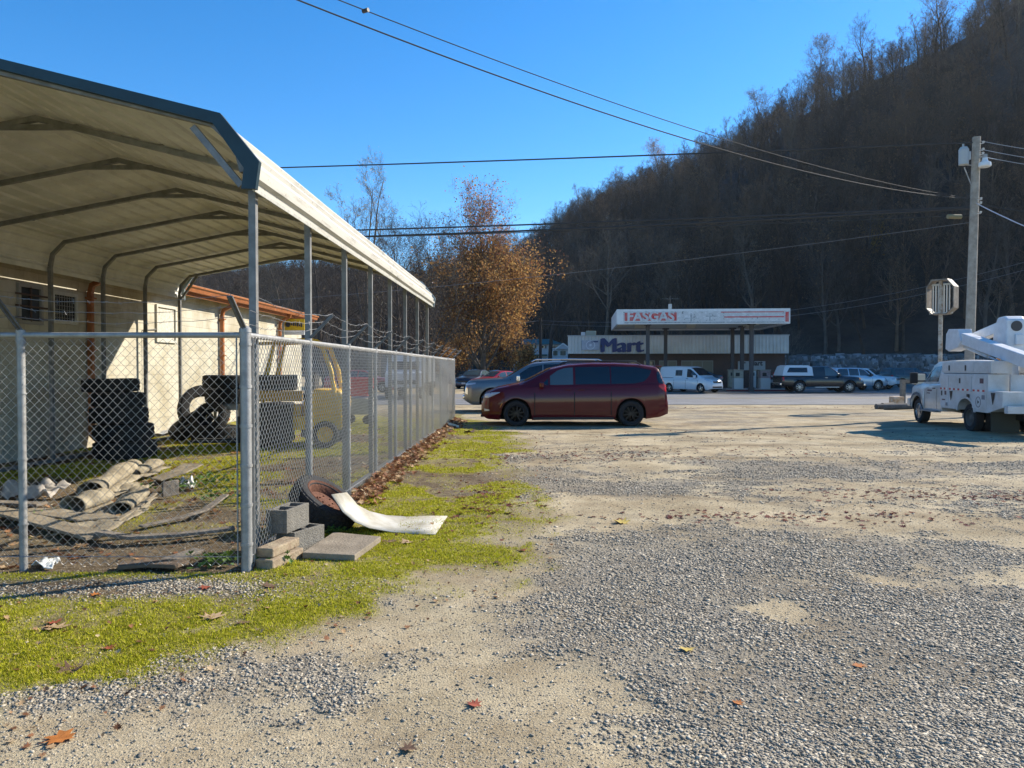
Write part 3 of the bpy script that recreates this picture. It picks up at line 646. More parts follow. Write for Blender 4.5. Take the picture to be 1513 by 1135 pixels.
tag(st.build('metal_stand', mat('pale_stand', (.55, .55, .53), .6, var=.3)), 'low pale stand holding up the pair of big flat tyres', 'stand')
# ------------------------------------------------------------ yard rubbish
def board(name, label, pts, w_, t_, m, cat='board', group='old boards lying in the yard'):
    pts = [Vector(p) for p in pts]; mb = MB(); vs = []
    for i, p in enumerate(pts):
        d = (pts[min(i+1, len(pts)-1)]-pts[max(i-1, 0)]).normalized(); s_ = Vector((-d.y, d.x, 0)).normalized()
        vs += [p-s_*w_/2, p+s_*w_/2, p+s_*w_/2+Vector((0, 0, t_)), p-s_*w_/2+Vector((0, 0, t_))]
    n = len(pts); fs = [(0, 3, 2, 1), (4*n-4, 4*n-3, 4*n-2, 4*n-1)]
    for i in range(n-1): fs += [(4*i+j, 4*i+(j+1) % 4, 4*i+4+(j+1) % 4, 4*i+4+j) for j in range(4)]
    mb.add(vs, fs); o = mb.build(name, m, bevel=.006); return tag(o, label, cat, group)
def gp3(px, py, z=0): x, y = G(px, py); return (x, y, z)
wood_pale = mat('pale_board', (.33, .28, .20), .85, col2=(.19, .15, .10), vs=9, bump=.4, bs=30)
board('plank', 'long pale plank running from the left edge towards the yard centre', [gp3(-60, 760, .10), gp3(20, 775, .08), gp3(90, 790, .05), gp3(142, 802, .03)], .22, .03, wood_pale)
board('plank', 'curved grey plank continuing right to the corner post', [gp3(145, 800, .06), gp3(190, 806, .05), gp3(260, 802, .05), gp3(345, 795, .07)], .10, .03, wood_grey)
board('plank', 'wide buckled board behind the long pale plank', [gp3(25, 764, .05), gp3(70, 772, .09), gp3(120, 776, .06), gp3(165, 770, .04)], .30, .02, wood_pale)
board('plank', 'thin curved strip rising to the right in the middle of the yard', [gp3(205, 785, .03), gp3(260, 776, .05), gp3(300, 768, .08), gp3(332, 755, .16)], .08, .02, wood_grey)
board('plank', 'short slanting pale stick between the rolls and the curved strip', [gp3(170, 778, .04), gp3(200, 762, .06), gp3(228, 747, .12)], .05, .02, wood_pale)
board('plank', 'grooved brown deck board lying under the front fence', [gp3(172, 846, .03), gp3(220, 842, .03), gp3(268, 846, .04)], .17, .03, mat('brown_board', (.17, .12, .08), .9, col2=(.10, .07, .045), vs=12, bump=.8, bs=18))
board('plank', 'grey board end touching the grooved deck board', [gp3(240, 838, .02), gp3(292, 826, .05)], .13, .03, wood_grey)
board('plank', 'flat straight board pointing right behind the carpet rolls', [gp3(228, 716, .05), gp3(262, 712, .12), gp3(285, 706, .18)], .30, .02, wood_pale)
board('plank', 'dark board standing on edge near the weeds in the yard', [gp3(238, 738, .02), gp3(262, 735, .03)], .04, .18, wood_grey)
board('plank', 'low dark plank stretching left behind the wide buckled board', [gp3(-40, 748, .03), gp3(60, 752, .03)], .16, .03, wood_grey)
roll_m = mat('old_carpet', (.36, .31, .22), .95, col2=(.20, .165, .11), vs=7, bump=.6, bs=40)
def roll(label, p0, p1, r, flat=.55, seed=0):
    rs = random.Random(seed); a = Vector(p0); b = Vector(p1); d = (b-a); s_ = Vector((-d.y, d.x, 0)).normalized(); mb = MB(); n = 26; K = 9; vs = []
    prof = []
    for j in range(n):
        t = -.6+j/(n-1)*6.9; q = r*(1-.045*max(0, t-3)); prof.append((math.sin(t)*q, (1-math.cos(t))*q*flat))
    prof = [(-r*1.6, .0), (-r*.9, .005)]+prof; n = len(prof)
    for i in range(K):
        c = a.lerp(b, i/(K-1)); wv = 1+.12*math.sin(i*1.3+seed)
        for x, z in prof: vs.append(c+s_*(x*wv)+Vector((0, 0, z*wv+.01+rs.uniform(-.004, .004))))
    mb.add(vs, [(i*n+j, i*n+j+1, (i+1)*n+j+1, (i+1)*n+j) for i in range(K-1) for j in range(n-1)])
    o = mb.build('carpet_roll', roll_m, None, True, angle=80); md = o.modifiers.new('solidify', 'SOLIDIFY'); md.thickness = .008
    return tag(o, label, 'carpet roll', 'rolled carpet scraps in the yard')
roll('largest pale carpet roll, its dark open end facing left', gp3(132, 737, 0), gp3(196, 706, .10), .14, .6, 1)
roll('front carpet roll with a wide dark mouth, nearest the left post', gp3(105, 762, 0), gp3(152, 749, .03), .14, .62, 2)
roll('small short carpet roll right of the front roll, opening towards the camera', gp3(176, 764, 0), gp3(204, 742, .03), .115, .6, 3)
roll('flattened carpet end behind the largest roll', gp3(195, 712, .05), gp3(228, 700, .08), .13, .45, 4)
def crumple(name, label, cat, loc, size, m, seed, fl=.5, n=14):
    rs = np.random.RandomState(seed); u = np.linspace(0, 1, n); X_, Y_ = np.meshgrid(u-.5, u-.5); Z_ = fbm(X_*3+seed, Y_*3, .8, 4, seed)*fl
    V = np.stack([X_*size[0]*(1+.2*Z_), Y_*size[1], (Z_-Z_.min()*.9)*size[2]], -1).reshape(-1, 3); i_ = np.arange(n-1)[None]+n*np.arange(n-1)[:, None]
    F = np.stack([i_, i_+1, i_+1+n, i_+n], -1).reshape(-1, 4); o = np_mesh(name, V, F, m); o.location = loc; o.rotation_euler = (0, 0, seed)
    md = o.modifiers.new('solidify', 'SOLIDIFY'); md.thickness = .006; return tag(o, label, cat)
crumple('cloth_scrap', 'faded grey rag heaped at the left of the carpet rolls', 'rag', gp3(50, 738, .0), (.55, .4, .35), mat('rag', (.45, .40, .34), .95), 3, 1.0)
crumple('plastic_scrap', 'pale crumpled plastic on the ground just inside the left fence post', 'plastic scrap', gp3(65, 840, .0), (.22, .14, .12), mat('pale_plastic', (.6, .62, .6), .6), 5, 1.0)
crumple('carpet_scrap', 'flat dirty carpet piece between the rolls and the wide board', 'carpet scrap', gp3(150, 775, .0), (1.1, .5, .10), roll_m, 8, 1.0)
crumple('carpet_scrap', 'torn carpet piece lying among the rolls', 'carpet scrap', gp3(170, 728, .0), (.9, .5, .14), roll_m, 11, 1.0)
crumple('paper_scrap', 'white scrap standing up by the weeds at the right of the rolls', 'paper scrap', gp3(275, 722, .0), (.18, .14, .30), mat('white_scrap', (.7, .68, .62), .8), 9, 1.0)
crumple('roofing_scrap', 'flat grey sheet lying against the wall left of the tyre heap', 'metal sheet', (P(250, 640, 18.6)[0], 18.3, .02), (1.5, .8, .18), mat('sheet_scrap', (.33, .33, .33), .5), 14, .8)
# weeds
def weed(px, py, n, s_, label, seed):
    rs = np.random.RandomState(seed); x, y = G(px, py); X_ = rs.randn(n)*s_*.5; Y_ = rs.randn(n)*s_*.5
    V, F = leaf_arrays(n, X_, Y_, .02+.10*rs.rand(n)*s_/.3, .035+.04*rs.rand(n), rs, .5, 1.0)
    o = np_mesh('weed', V, F, weed_m); o.location = (x, y, 0); return tag(o, label, 'weed', 'green weeds')
weed_m = island_mat('weed_green', [(0, (.05, .10, .02)), (.5, (.10, .20, .035)), (1, (.22, .32, .07))], .6, .3)
weed(310, 718, 90, .35, 'green weed patch by the boards at the right of the carpet rolls', 1); weed(262, 728, 70, .3, 'leafy weed growing against the dark board on edge', 2)
weed(70, 768, 30, .2, 'tiny weed growing through the wide buckled board', 3); weed(402, 836, 60, .14, 'ivy sprig at the foot of the wooden block', 4); weed(492, 792, 60, .13, 'small ivy plant under the leaning wheel', 5)
weed(318, 838, 70, .2, 'grass tuft left of the corner post foot', 6); weed(330, 742, 80, .3, 'bright grass patch behind the curved strip', 7); weed(262, 672, 80, .5, 'low bright weeds in the sun between the tyre heaps', 8)

# ------------------------------------------------------------ things by the fence: cinder blocks, timber, wheel, panel, slab
conc = mat('concrete_block', (.21, .195, .165), .95, col2=(.14, .13, .11), vs=16, bump=.7, bs=90)
def cinder(loc, rot, label):
    mb = MB(); L_, W_, H_ = .39, .19, .19; t = .032
    # walls and webs, holes run through the height
    mb.bb(-L_/2, L_/2, -W_/2, -W_/2+t, 0, H_); mb.bb(-L_/2, L_/2, W_/2-t, W_/2, 0, H_)
    for x in (-L_/2, -t/2, L_/2-t): mb.bb(x, x+t, -W_/2+t, W_/2-t, 0, H_-.001)
    o = mb.build('cinder_block', conc, bevel=.004); o.location = loc; o.rotation_euler = rot; return tag(o, label, 'cinder block', 'cinder blocks by the fence')
bx, by = G(437, 822)
cinder((bx-.02, by+.20, 0), (0, 0, R(66)), 'lower cinder block on the ground by the fence')
cinder((bx-.115, by+.15, .192), (0, 0, R(78)), 'upper cinder block standing on the other one by the fence')
tx, ty = G(386, 846)
o = MB().bb(-.075, .075, -.02, .42, 0, .085).build('timber', mat('split_timber', (.36, .29, .19), .9, col2=(.20, .14, .09), vs=11, bump=.8, bs=20), bevel=.01); o.location = (tx+.01, ty+.04, 0); o.rotation_euler = (0, 0, R(-16)); tag(o, 'lower weathered timber offcut at the corner post', 'timber')
o = MB().bb(-.07, .075, 0, .42, 0, .075).build('timber', MC['split_timber'], bevel=.012); o.location = (tx-.01, ty+.07, .087); o.rotation_euler = (0, 0, R(-13)); tag(o, 'upper weathered timber offcut beside the cinder blocks', 'timber')
# slab
sx, sy = G(505, 818); 
sp_ = [gp3(445, 829), gp3(523, 833), gp3(562, 804), gp3(492, 797)]
mb = MB(); mb.add([(p[0], p[1], .012) for p in sp_]+[(p[0], p[1], .062) for p in sp_], [(3, 2, 1, 0), (4, 5, 6, 7), (0, 1, 5, 4), (1, 2, 6, 5), (2, 3, 7, 6), (3, 0, 4, 7)])
tag(mb.build('stone_slab', mat('slab', (.30, .25, .185), .9, col2=(.19, .155, .11), vs=4, bump=.5, bs=50), bevel=.006), 'flat brownish stone slab on the moss in front of the leaning wheel', 'slab')
# leaning wheel with rusty rim
wh = thing('discarded_wheel', 'bald tyre on a rusty rim leaning against the side fence', 'wheel', (-1.80, 7.36, .25), 0)
tyre_mb(.335, .21).build('tyre', rubber, wh, True, angle=30)
rusty = mat('rusty_steel', (.16, .065, .035), .85, .2, col2=(.09, .035, .02), vs=14, bump=.4, bs=40)
mb = MB(); mb.lathe([(.235, -.10), (.225, -.09), (.20, -.06), (.20, .05), (.225, .075), (.24, .095), (.232, .10), (.215, .085), (.19, .055), (.17, .01), (.10, .0), (.09, .03), (.05, .035), (0, .035), (0, .02), (.08, .01), (.16, -.01), (.185, -.05), (.21, -.09)], (0, 0, 0), n=32)
for k in range(6):
    t = k*math.pi/3; mb.cyl((.066*math.cos(t), .068*math.sin(t), .03), (.068*math.cos(t), .068*math.sin(t), .042), .009, n=6)
mb.build('rim', rusty, wh, True)
wh.rotation_euler = Matrix(((1, 0, 0), (0, 1, 0), (0, 0, 1))).to_euler()
nrm = Vector((.56, -.14, .81)).normalized(); wh.rotation_euler = nrm.to_track_quat('Z', 'Y').to_euler()
# bent white panel
pan = MB(); A_ = [(-.88, 7.05, .40), (-.80, 6.98, .28), (-.70, 6.92, .19), (-.55, 6.82, .11), (-.36, 6.74, .055), (-.15, 6.66, .03), (.0, 6.6, .02)]
lo = [P(489, 731, 6.97), P(506, 757, 6.98), P(524, 772, 7.00), P(545, 781, 7.06), P(580, 789, 7.14), P(612, 792.5, 7.07), P(643, 793, 7.05)]
hi = [P(512, 728, 7.36), P(528, 747, 7.38), P(545, 756, 7.46), P(570, 762, 7.62), P(600, 765.5, 7.88), P(632, 766, 7.92), P(661, 766, 7.92)]
lo = [(x, y, max(z, .022)) for x, y, z in lo]; hi = [(x, y, max(z, .024)) for x, y, z in hi]
vs = []
for a, b in zip(lo, hi):
    for t in (0, .33, .66, 1): vs.append(Vector(a).lerp(Vector(b), t))
pan.add(vs, [(i*4+j, i*4+j+1, i*4+5+j, i*4+4+j) for i in range(6) for j in range(3)])
o = pan.build('bent_sheet', mat('scuffed_white_panel', (.52, .50, .44), .6, col2=(.33, .29, .20), vs=4.5, detail=10), None, True, angle=70); md = o.modifiers.new('solidify', 'SOLIDIFY'); md.thickness = .006
tag(o, 'bent scuffed white sheet propped on the rusty wheel and curving down to the moss', 'metal sheet')
o = MB().bb(-.15, .15, -.06, .06, 0, .10).build('concrete_lump', mat('pale_concrete', (.6, .57, .47), .9)); o.location = (*G(668, 632), .0); o.rotation_euler = (0, .3, .4); tag(o, 'pale broken concrete lump at the far foot of the side fence', 'concrete lump')
# ------------------------------------------------------------ vehicles: one lofted body per kind, glass and lamps laid on its surface
def paint(name, col, metal=0., rough=.3, dirt=None):
    if name in MC: return MC[name]
    m = mat(name, col, rough, metal, spec=.5, coat=.8, col2=dirt, vs=1.4 if dirt else 3)
    m.node_tree.nodes['Principled BSDF'].inputs['Coat Roughness'].default_value = .06; return m
glass = mat('dark_glass', (.010, .014, .018), .04, spec=.8)
glass2 = mat('clear_glass_reflecting', (.06, .09, .10), .05, spec=1.0)
chrome = mat('chrome', (.75, .75, .76), .15, 1.0); alloy = mat('alloy', (.55, .55, .56), .3, .9); blackrim = mat('black_rim', (.015, .015, .016), .3, .3)
lamp_w = mat('headlamp_lens', (.55, .57, .60), .1, .3); lamp_r = mat('red_lens', (.45, .01, .015), .15); lamp_o = mat('amber_lens', (.75, .25, .02), .2)
seam_m = mat('seam', (.006, .006, .006), .8); under_m = mat('underbody', (.01, .01, .01), .9); plate_m = mat('number_plate', (.5, .52, .55), .5)
class Car:
    def __init__(s, name, label, cat, L, W, top, bottom, belt, wf, wr, wheel_r, roofw, plan, paintm, arch=1.14, loc=(0, 0, 0), rz=0, scale=1, group=None, rim=alloy, spokes=7, roofz=None, wheel_w=.23, flare=0):
        s.t = thing(name, label, cat, loc, rz, group); s.t.scale = (scale,)*3
        s.L, s.W, s.wf, s.wr, s.R = L, W, wf, wr, wheel_r
        xs_ = sorted(set([round(v, 3) for v in list(np.arange(0, L+.001, .045))+[.012, .025, L-.012, L-.025, L]]+[round(c+wheel_r*arch*math.cos(t), 3) for c in (wf, wr) for t in np.linspace(0, math.pi, 19)]))
        xs_ = [v for v in xs_ if 0 <= v <= L]; s.x = np.array(xs_)
        def cur(pts, k=2):
            d = np.linspace(-.3, L+.3, 700); v = np.interp(d, [p[0] for p in pts], [p[1] for p in pts]); ker = np.hanning(2*k*7+3); ker /= ker.sum()
            v2 = np.convolve(np.pad(v, len(ker)//2, 'edge'), ker, 'valid'); return np.interp(s.x, d, v2[:len(d)])
        s.zt = cur(top, 1); zb = cur(bottom, 1); s.zs = np.minimum(cur(belt, 1), s.zt-.035); s.w = cur(plan, 1)*W/2
        rz_ = roofz or s.zt.max()
        hs = np.clip((s.zt-s.zs-.05)/(rz_-cur(belt, 1)-.05), 0, 1)
        wt = (s.w-.10)*(1-hs)+np.minimum(s.w-.05, roofw/2)*hs
        za = zb.copy()
        for c in (wf, wr):
            q = (wheel_r*arch)**2-(s.x-c)**2; za = np.where(q > 0, np.maximum(za, wheel_r+.01+np.sqrt(np.maximum(q, 0))), za)
        inarch = za > zb+.01
        s.sec = []
        for i in range(len(s.x)):
            W_, b, a, zs, zt = s.w[i], zb[i], za[i], s.zs[i], s.zt[i]; fl = flare if inarch[i] else 0
            iy = max(.05, W_-.34); m1 = b+(zs-b)*.30; m2 = b+(zs-b)*.62
            p = [(0, b), (iy, b), (iy, a), (W_-.035+fl, a), (W_-.008+fl, max(a+.004, b+.09)), (W_+fl, max(a+.010, m1)), (W_+fl*.6, max(a+.016, m2)), (W_-.022, max(a+.022, zs-.05)), (W_-.05, max(a+.028, zs)),
                 (W_-.065, max(a+.032, zs+.012)), ((W_-.065+wt[i])/2+.012*hs[i], max(a+.034, zs*.5+zt*.5)), (wt[i], max(a+.036, zt-.055)), (wt[i]-.04, zt-.022), (wt[i]*.80, zt-.006), (wt[i]*.4, zt+.012), (0, zt+.018)]
            s.sec.append(p)
        n = len(s.sec[0]); mb = MB(); V = []
        for i, p in enumerate(s.sec): V += [(s.x[i], y, z) for y, z in p]+[(s.x[i], -y, z) for y, z in p[-2:0:-1]]
        m = 2*n-2; F = []; M = []
        for i in range(len(s.x)-1):
            for j in range(m):
                F.append((i*m+j, i*m+(j+1) % m, (i+1)*m+(j+1) % m, (i+1)*m+j)); M.append(1 if (j < 3 or j >= m-3) else 0)
        F += [tuple(range(m)), tuple(range((len(s.x)-1)*m, len(s.x)*m))]; M += [0, 0]
        mb.v = V; mb.f = [list(f) for f in F]; mb.m = M
        s.body = mb.build('body', [paintm, under_m], s.t, True, angle=32)
        s.paint = paintm
        for c in (wf, wr):
            for sd in (-1, 1): s.wheel(c, sd, wheel_r, wheel_w, rim, spokes)
    def wheel(s, c, sd, r, w_, rim, spokes):
        y = sd*(np.interp(c, s.x, s.w)-w_/2-.015)
        wo_ = tyre_mb(r, w_, None, (0, 0, 0), (0, 1, 0), 30, False); o = wo_.build('wheel', rubber, s.t, True, angle=30); o.location = (c, y, r)
        mb = MB(); q = r*.62; f = sd*w_*.38
        mb.lathe([(q, f*1.1), (q*.96, f*1.15), (q*.92, f*.8), (q*.90, -f)], (0, 0, 0), (0, 1, 0), 24)
        for k in range(spokes):
            t = 2*math.pi*k/spokes+.2; d = Vector((math.cos(t), 0, math.sin(t)))
            mb.bar(Vector((0, f*.95, 0))+d*q*.12, Vector((0, f*.82, 0))+d*q*.95, q*.20, .03)
        mb.lathe([(q*.26, f*.7), (q*.24, f*1.05), (0, f*1.08)], (0, 0, 0), (0, 1, 0), 14)
        mb.build('rim', rim, o, True)
        mb = MB(); mb.lathe([(q*.55, 0), (q*.55, .02*sd), (0, .02*sd)], (0, 0, 0), (0, 1, 0), 16); mb.lathe([(q*.93, -f), (0, -f)], (0, 0, 0), (0, 1, 0), 16); mb.build('brake_disc', under_m, o)
    def y_at(s, x, z):
        i = int(np.clip(np.searchsorted(s.x, x)-1, 0, len(s.x)-2)); t = (x-s.x[i])/(s.x[i+1]-s.x[i])
        def f(p): return np.interp(z, [q[1] for q in p[4:13]], [q[0] for q in p[4:13]])
        return f(s.sec[i])*(1-t)+f(s.sec[i+1])*t
    def side(s, name, lo, hi, m, off=.006, sides=(-1, 1), rows=5, step=.05, th=0):
        x0, x1 = max(lo[0][0], hi[0][0]), min(lo[-1][0], hi[-1][0]); X = np.linspace(x0, x1, max(2, int((x1-x0)/step)+2))
        for sd in sides:
            mb = MB(); vs = []
            for x in X:
                a = np.interp(x, [p[0] for p in lo], [p[1] for p in lo]); b = np.interp(x, [p[0] for p in hi], [p[1] for p in hi])
                for k in range(rows):
                    z = a+(b-a)*k/(rows-1); vs.append((x, sd*(s.y_at(x, z)+off), z))
            mb.add(vs, [(i*rows+j, i*rows+j+1, (i+1)*rows+j+1, (i+1)*rows+j) for i in range(len(X)-1) for j in range(rows-1)])
            mb.build(name, m, s.t, True, angle=60)
    def topz(s, x, y):
        i = int(np.clip(np.searchsorted(s.x, x)-1, 0, len(s.x)-2)); t = (x-s.x[i])/(s.x[i+1]-s.x[i]); y = abs(y)
        def f(p): q = p[9:][::-1]; return np.interp(y, [a[0] for a in q], [a[1] for a in q])
        return f(s.sec[i])*(1-t)+f(s.sec[i+1])*t
    def top(s, name, x0, x1, w0, w1, m, off=.010, n=12, cols=9):
        mb = MB(); vs = []
        for i in range(n+1):
            t = i/n; x = x0+(x1-x0)*t; w_ = w0+(w1-w0)*t
            for j in range(cols):
                y = (j/(cols-1)*2-1)*w_; vs.append((x-(off if x1 > x0 else -off)*.7, y, s.topz(x, y)+off))
        mb.add(vs, [(i*cols+j, i*cols+j+1, (i+1)*cols+j+1, (i+1)*cols+j) for i in range(n) for j in range(cols-1)]); mb.build(name, m, s.t, True, angle=60)
    def mirror(s, x, z, m, sx=.09, sy=.20, sz=.15):
        for sd in (-1, 1):
            y = s.y_at(x, z); mb = MB(); mb.box((x, sd*(y+sy/2+.03), z+.03), (sx, sy, sz)); mb.box((x, sd*(y+.03), z-.03), (sx*.6, .10, .05))
            mb.build('mirror', m, s.t, bevel=.03)
    def handle(s, xs_, z, m=None):
        for x in xs_:
            for sd in (-1, 1):
                mb = MB(); mb.box((x, sd*(s.y_at(x, z)+.02), z), (.17, .03, .028)); mb.build('door_handle', m or s.paint, s.t, bevel=.008)
    def seams(s, xs_, z0, z1):
        for x in xs_: s.side('door_seam', [(x-.011, z0), (x+.011, z0)], [(x-.011, z1), (x+.011, z1)], seam_m, .003, step=.1)
    def box(s, name, c, d, m, bevel=.01, label=None): return MB().box(c, d).build(name, m, s.t, bevel=bevel, label=label)
    def rail(s, x0, x1, z, m):
        for sd in (-1, 1):
            y = sd*(s.y_at((x0+x1)/2, z-.07)-.03)
            mb = MB(); mb.tube([(x0, y, z-.05), (x0+.15, y, z+.02), ((x0+x1)/2, y, z+.035), (x1-.15, y, z+.02), (x1, y, z-.05)], .018, 8); mb.build('roof_rail', m, s.t, True)

PLAN = [(0, .70), (.06, .80), (.25, .93), (.7, 1), (4.2, 1), (4.7, .97), (5, .86), (5.3, .84)]
# --- red minivan, side on, facing left
mar = paint('maroon_paint', (.085, .0015, .006), .0, .5); mar.node_tree.nodes['Principled BSDF'].inputs['Specular IOR Level'].default_value = .1
c = Car('minivan', 'dark red minivan parked side on in the middle of the lot', 'minivan', 4.97, 1.96,
    [(0, .62), (.04, .80), (.11, .89), (.43, 1.03), (.75, 1.10), (1.05, 1.155), (1.37, 1.30), (1.82, 1.535), (2.3, 1.645), (2.9, 1.69), (3.6, 1.69), (4.3, 1.65), (4.70, 1.585), (4.76, 1.50), (4.90, 1.12), (4.94, .95), (4.96, .6)],
    [(0, .30), (.15, .20), (.6, .17), (4.3, .20), (4.75, .26), (4.97, .34)],
    [(0, .60), (.25, .88), (.8, 1.02), (1.4, 1.07), (2.5, 1.09), (4.0, 1.12), (4.97, 1.16)], .93, 3.97, .345, 1.42,
    [(0, .62), (.05, .74), (.2, .90), (.6, .985), (1.2, 1), (4.2, 1), (4.7, .97), (4.9, .90), (4.97, .84)], mar, loc=(-.82, 21.25, 0), rz=0, rim=blackrim, spokes=10, group='two vehicles parked nose to the fence', wheel_w=.235)
c.side('side_window', [(1.60, 1.105), (1.78, 1.105)], [(1.60, 1.115), (1.78, 1.27)], glass)
c.side('side_window', [(1.83, 1.105), (2.44, 1.115)], [(1.83, 1.34), (2.02, 1.48), (2.22, 1.55), (2.44, 1.57)], glass2)
c.side('side_window', [(2.50, 1.115), (3.42, 1.13)], [(2.50, 1.575), (3.42, 1.59)], glass)
c.side('side_window', [(3.45, 1.13), (4.05, 1.14), (4.3, 1.19), (4.45, 1.32), (4.52, 1.46)], [(3.45, 1.59), (4.1, 1.575), (4.52, 1.50)], glass)
c.side('side_window', [(4.66, 1.30), (4.70, 1.16), (4.83, 1.14)], [(4.66, 1.40), (4.70, 1.47), (4.74, 1.46), (4.83, 1.24)], glass, step=.02)
c.top('windshield', 1.16, 1.86, .72, .62, glass); c.top('rear_window', 4.90, 4.74, .66, .58, glass)
c.side('headlight', [(.09, .765), (.20, .765), (.50, .90)], [(.09, .85), (.25, .90), (.50, .915)], lamp_w, .008, step=.02)
c.side('taillight', [(4.70, 1.06), (4.80, .98), (4.93, .90)], [(4.70, 1.10), (4.82, 1.13), (4.90, 1.12), (4.93, 1.08)], lamp_r, .014, step=.02)
c.side('fog_lamp', [(.08, .40), (.22, .42)], [(.08, .47), (.22, .45)], lamp_w, .006, step=.03)
c.side('side_marker', [(.50, .50), (.56, .60)], [(.50, .52), (.56, .63)], lamp_o, .005, step=.03)
c.mirror(1.60, 1.08, mar, .12, .16, .14); c.handle([2.30, 2.66], .98); c.seams([1.42, 2.47, 3.44], .30, 1.08)
c.side('body_crease', [(2.5, .985), (4.2, 1.0)], [(2.5, .995), (4.2, 1.01)], seam_m, .002)
c.rail(2.15, 4.25, 1.70, black)
c.side('rocker_trim', [(1.38, .185), (3.50, .19)], [(1.38, .25), (3.50, .255)], black, .006)
c.box('grille', (.015, 0, .70), (.05, 1.0, .12), black); c.box('front_lip', (.03, 0, .27), (.10, 1.3, .06), black)
c.box('license_plate', (4.97, 0, .80), (.02, .32, .16), plate_m, .004); c.box('spoiler', (4.76, 0, 1.60), (.16, 1.22, .05), mar, .02)
# --- grey full size suv behind it
gry = paint('grey_paint', (.20, .205, .20), .6, .3)
c = Car('large_suv', 'grey full size suv parked behind the dark red minivan with its nose sticking out', 'suv', 5.35, 2.05,
    [(0, .72), (.04, 1.02), (.14, 1.10), (.5, 1.15), (1.35, 1.20), (1.55, 1.26), (2.15, 1.62), (2.45, 1.74), (3.2, 1.80), (4.4, 1.80), (5.05, 1.74), (5.12, 1.65), (5.28, 1.2), (5.32, .7)],
    [(0, .42), (.25, .27), (.7, .25), (4.8, .28), (5.35, .45)], [(0, .85), (.3, 1.03), (1.4, 1.11), (5.3, 1.16)], .99, 4.08, .40, 1.52,
    [(0, .80), (.06, .88), (.25, .96), (.6, 1), (5.0, 1), (5.35, .93)], gry, loc=(-1.68, 28.0, 0), group='two vehicles parked nose to the fence', rim=alloy, spokes=6, wheel_w=.27)
c.side('side_window', [(1.95, 1.17), (2.75, 1.18)], [(1.95, 1.36), (2.3, 1.58), (2.75, 1.67)], glass); c.side('side_window', [(2.8, 1.18), (3.7, 1.19)], [(2.8, 1.68), (3.7, 1.71)], glass)
c.side('side_window', [(3.78, 1.19), (4.95, 1.20)], [(3.78, 1.71), (4.8, 1.68), (4.95, 1.5)], glass); c.top('windshield', 1.58, 2.28, .80, .66, glass); c.top('rear_window', 5.26, 5.1, .7, .6, glass)
c.side('headlight', [(.04, .93), (.40, .99)], [(.04, 1.0), (.42, 1.05)], lamp_w, .012, step=.03); c.side('headlight', [(.03, .66), (.12, .62)], [(.03, .90), (.12, .90)], chrome, .012, step=.02)
c.mirror(1.90, 1.16, chrome, .13, .22, .19); c.handle([2.6, 3.5], 1.06, chrome); c.seams([1.62, 2.78, 3.74], .35, 1.16); c.rail(2.4, 4.9, 1.84, chrome)
c.box('grille', (.0, 0, .84), (.08, 1.35, .26), black); c.box('grille_bar', (-.045, 0, .86), (.02, 1.35, .05), chrome); c.box('front_bumper', (.05, 0, .52), (.24, 1.62, .16), chrome, .05)
c.box('license_plate', (5.36, 0, .8), (.02, .32, .16), plate_m, .004)
# --- compact white cargo van, three quarter view facing camera right
whp = paint('white_paint', (.62, .64, .66), 0, .3); 
c = Car('cargo_van', 'small white cargo van by the fuel pumps facing the road', 'van', 4.60, 1.73,
    [(0, .66), (.04, .85), (.35, .98), (.75, 1.08), (1.05, 1.25), (1.60, 1.66), (1.95, 1.82), (3.2, 1.86), (4.4, 1.84), (4.52, 1.76), (4.60, 1.0), (4.60, .7)],
    [(0, .30), (.2, .22), (4.4, .25), (4.6, .34)], [(0, .62), (.3, .92), (.9, 1.02), (4.6, 1.08)], .80, 3.60, .31, 1.38,
    [(0, .70), (.06, .82), (.25, .95), (.6, 1), (4.3, 1), (4.6, .95)], whp, rim=alloy, spokes=5, roofz=1.86, wheel_w=.20)
c.t.location = (P(1062, 580, 47.6)[0], 47.9, 0); c.t.rotation_euler = (0, 0, R(128)); c.t.scale = (.90,)*3
c.side('side_window', [(1.10, 1.06), (2.02, 1.08)], [(1.10, 1.20), (1.50, 1.50), (1.75, 1.64), (2.02, 1.66)], glass, step=.03); c.side('side_window', [(2.45, 1.18), (3.05, 1.18)], [(2.45, 1.58), (3.05, 1.58)], glass)
c.top('windshield', 1.0, 1.76, .70, .60, glass); c.side('headlight', [(.05, .78), (.5, .93)], [(.05, .88), (.5, 1.02)], lamp_w, .012, step=.03)
c.mirror(1.25, 1.08, whp, .12, .2, .22); c.seams([1.05, 2.1, 3.15], .3, 1.06); c.side('slide_rail', [(3.2, 1.02), (4.3, 1.03)], [(3.2, 1.05), (4.3, 1.06)], seam_m, .004); c.handle([1.95], .98, black)
c.box('grille', (.005, 0, .76), (.05, .86, .14), black); c.box('grille_bar', (-.02, 0, .77), (.02, .80, .04), chrome); c.box('lower_grille', (.01, 0, .40), (.06, 1.05, .12), black); c.box('emblem', (-.035, 0, .77), (.012, .14, .05), mat('gold', (.6, .42, .12), .4, .5), .004)
c.top('wiper', .96, 1.0, .6, .6, black, .02, 2)
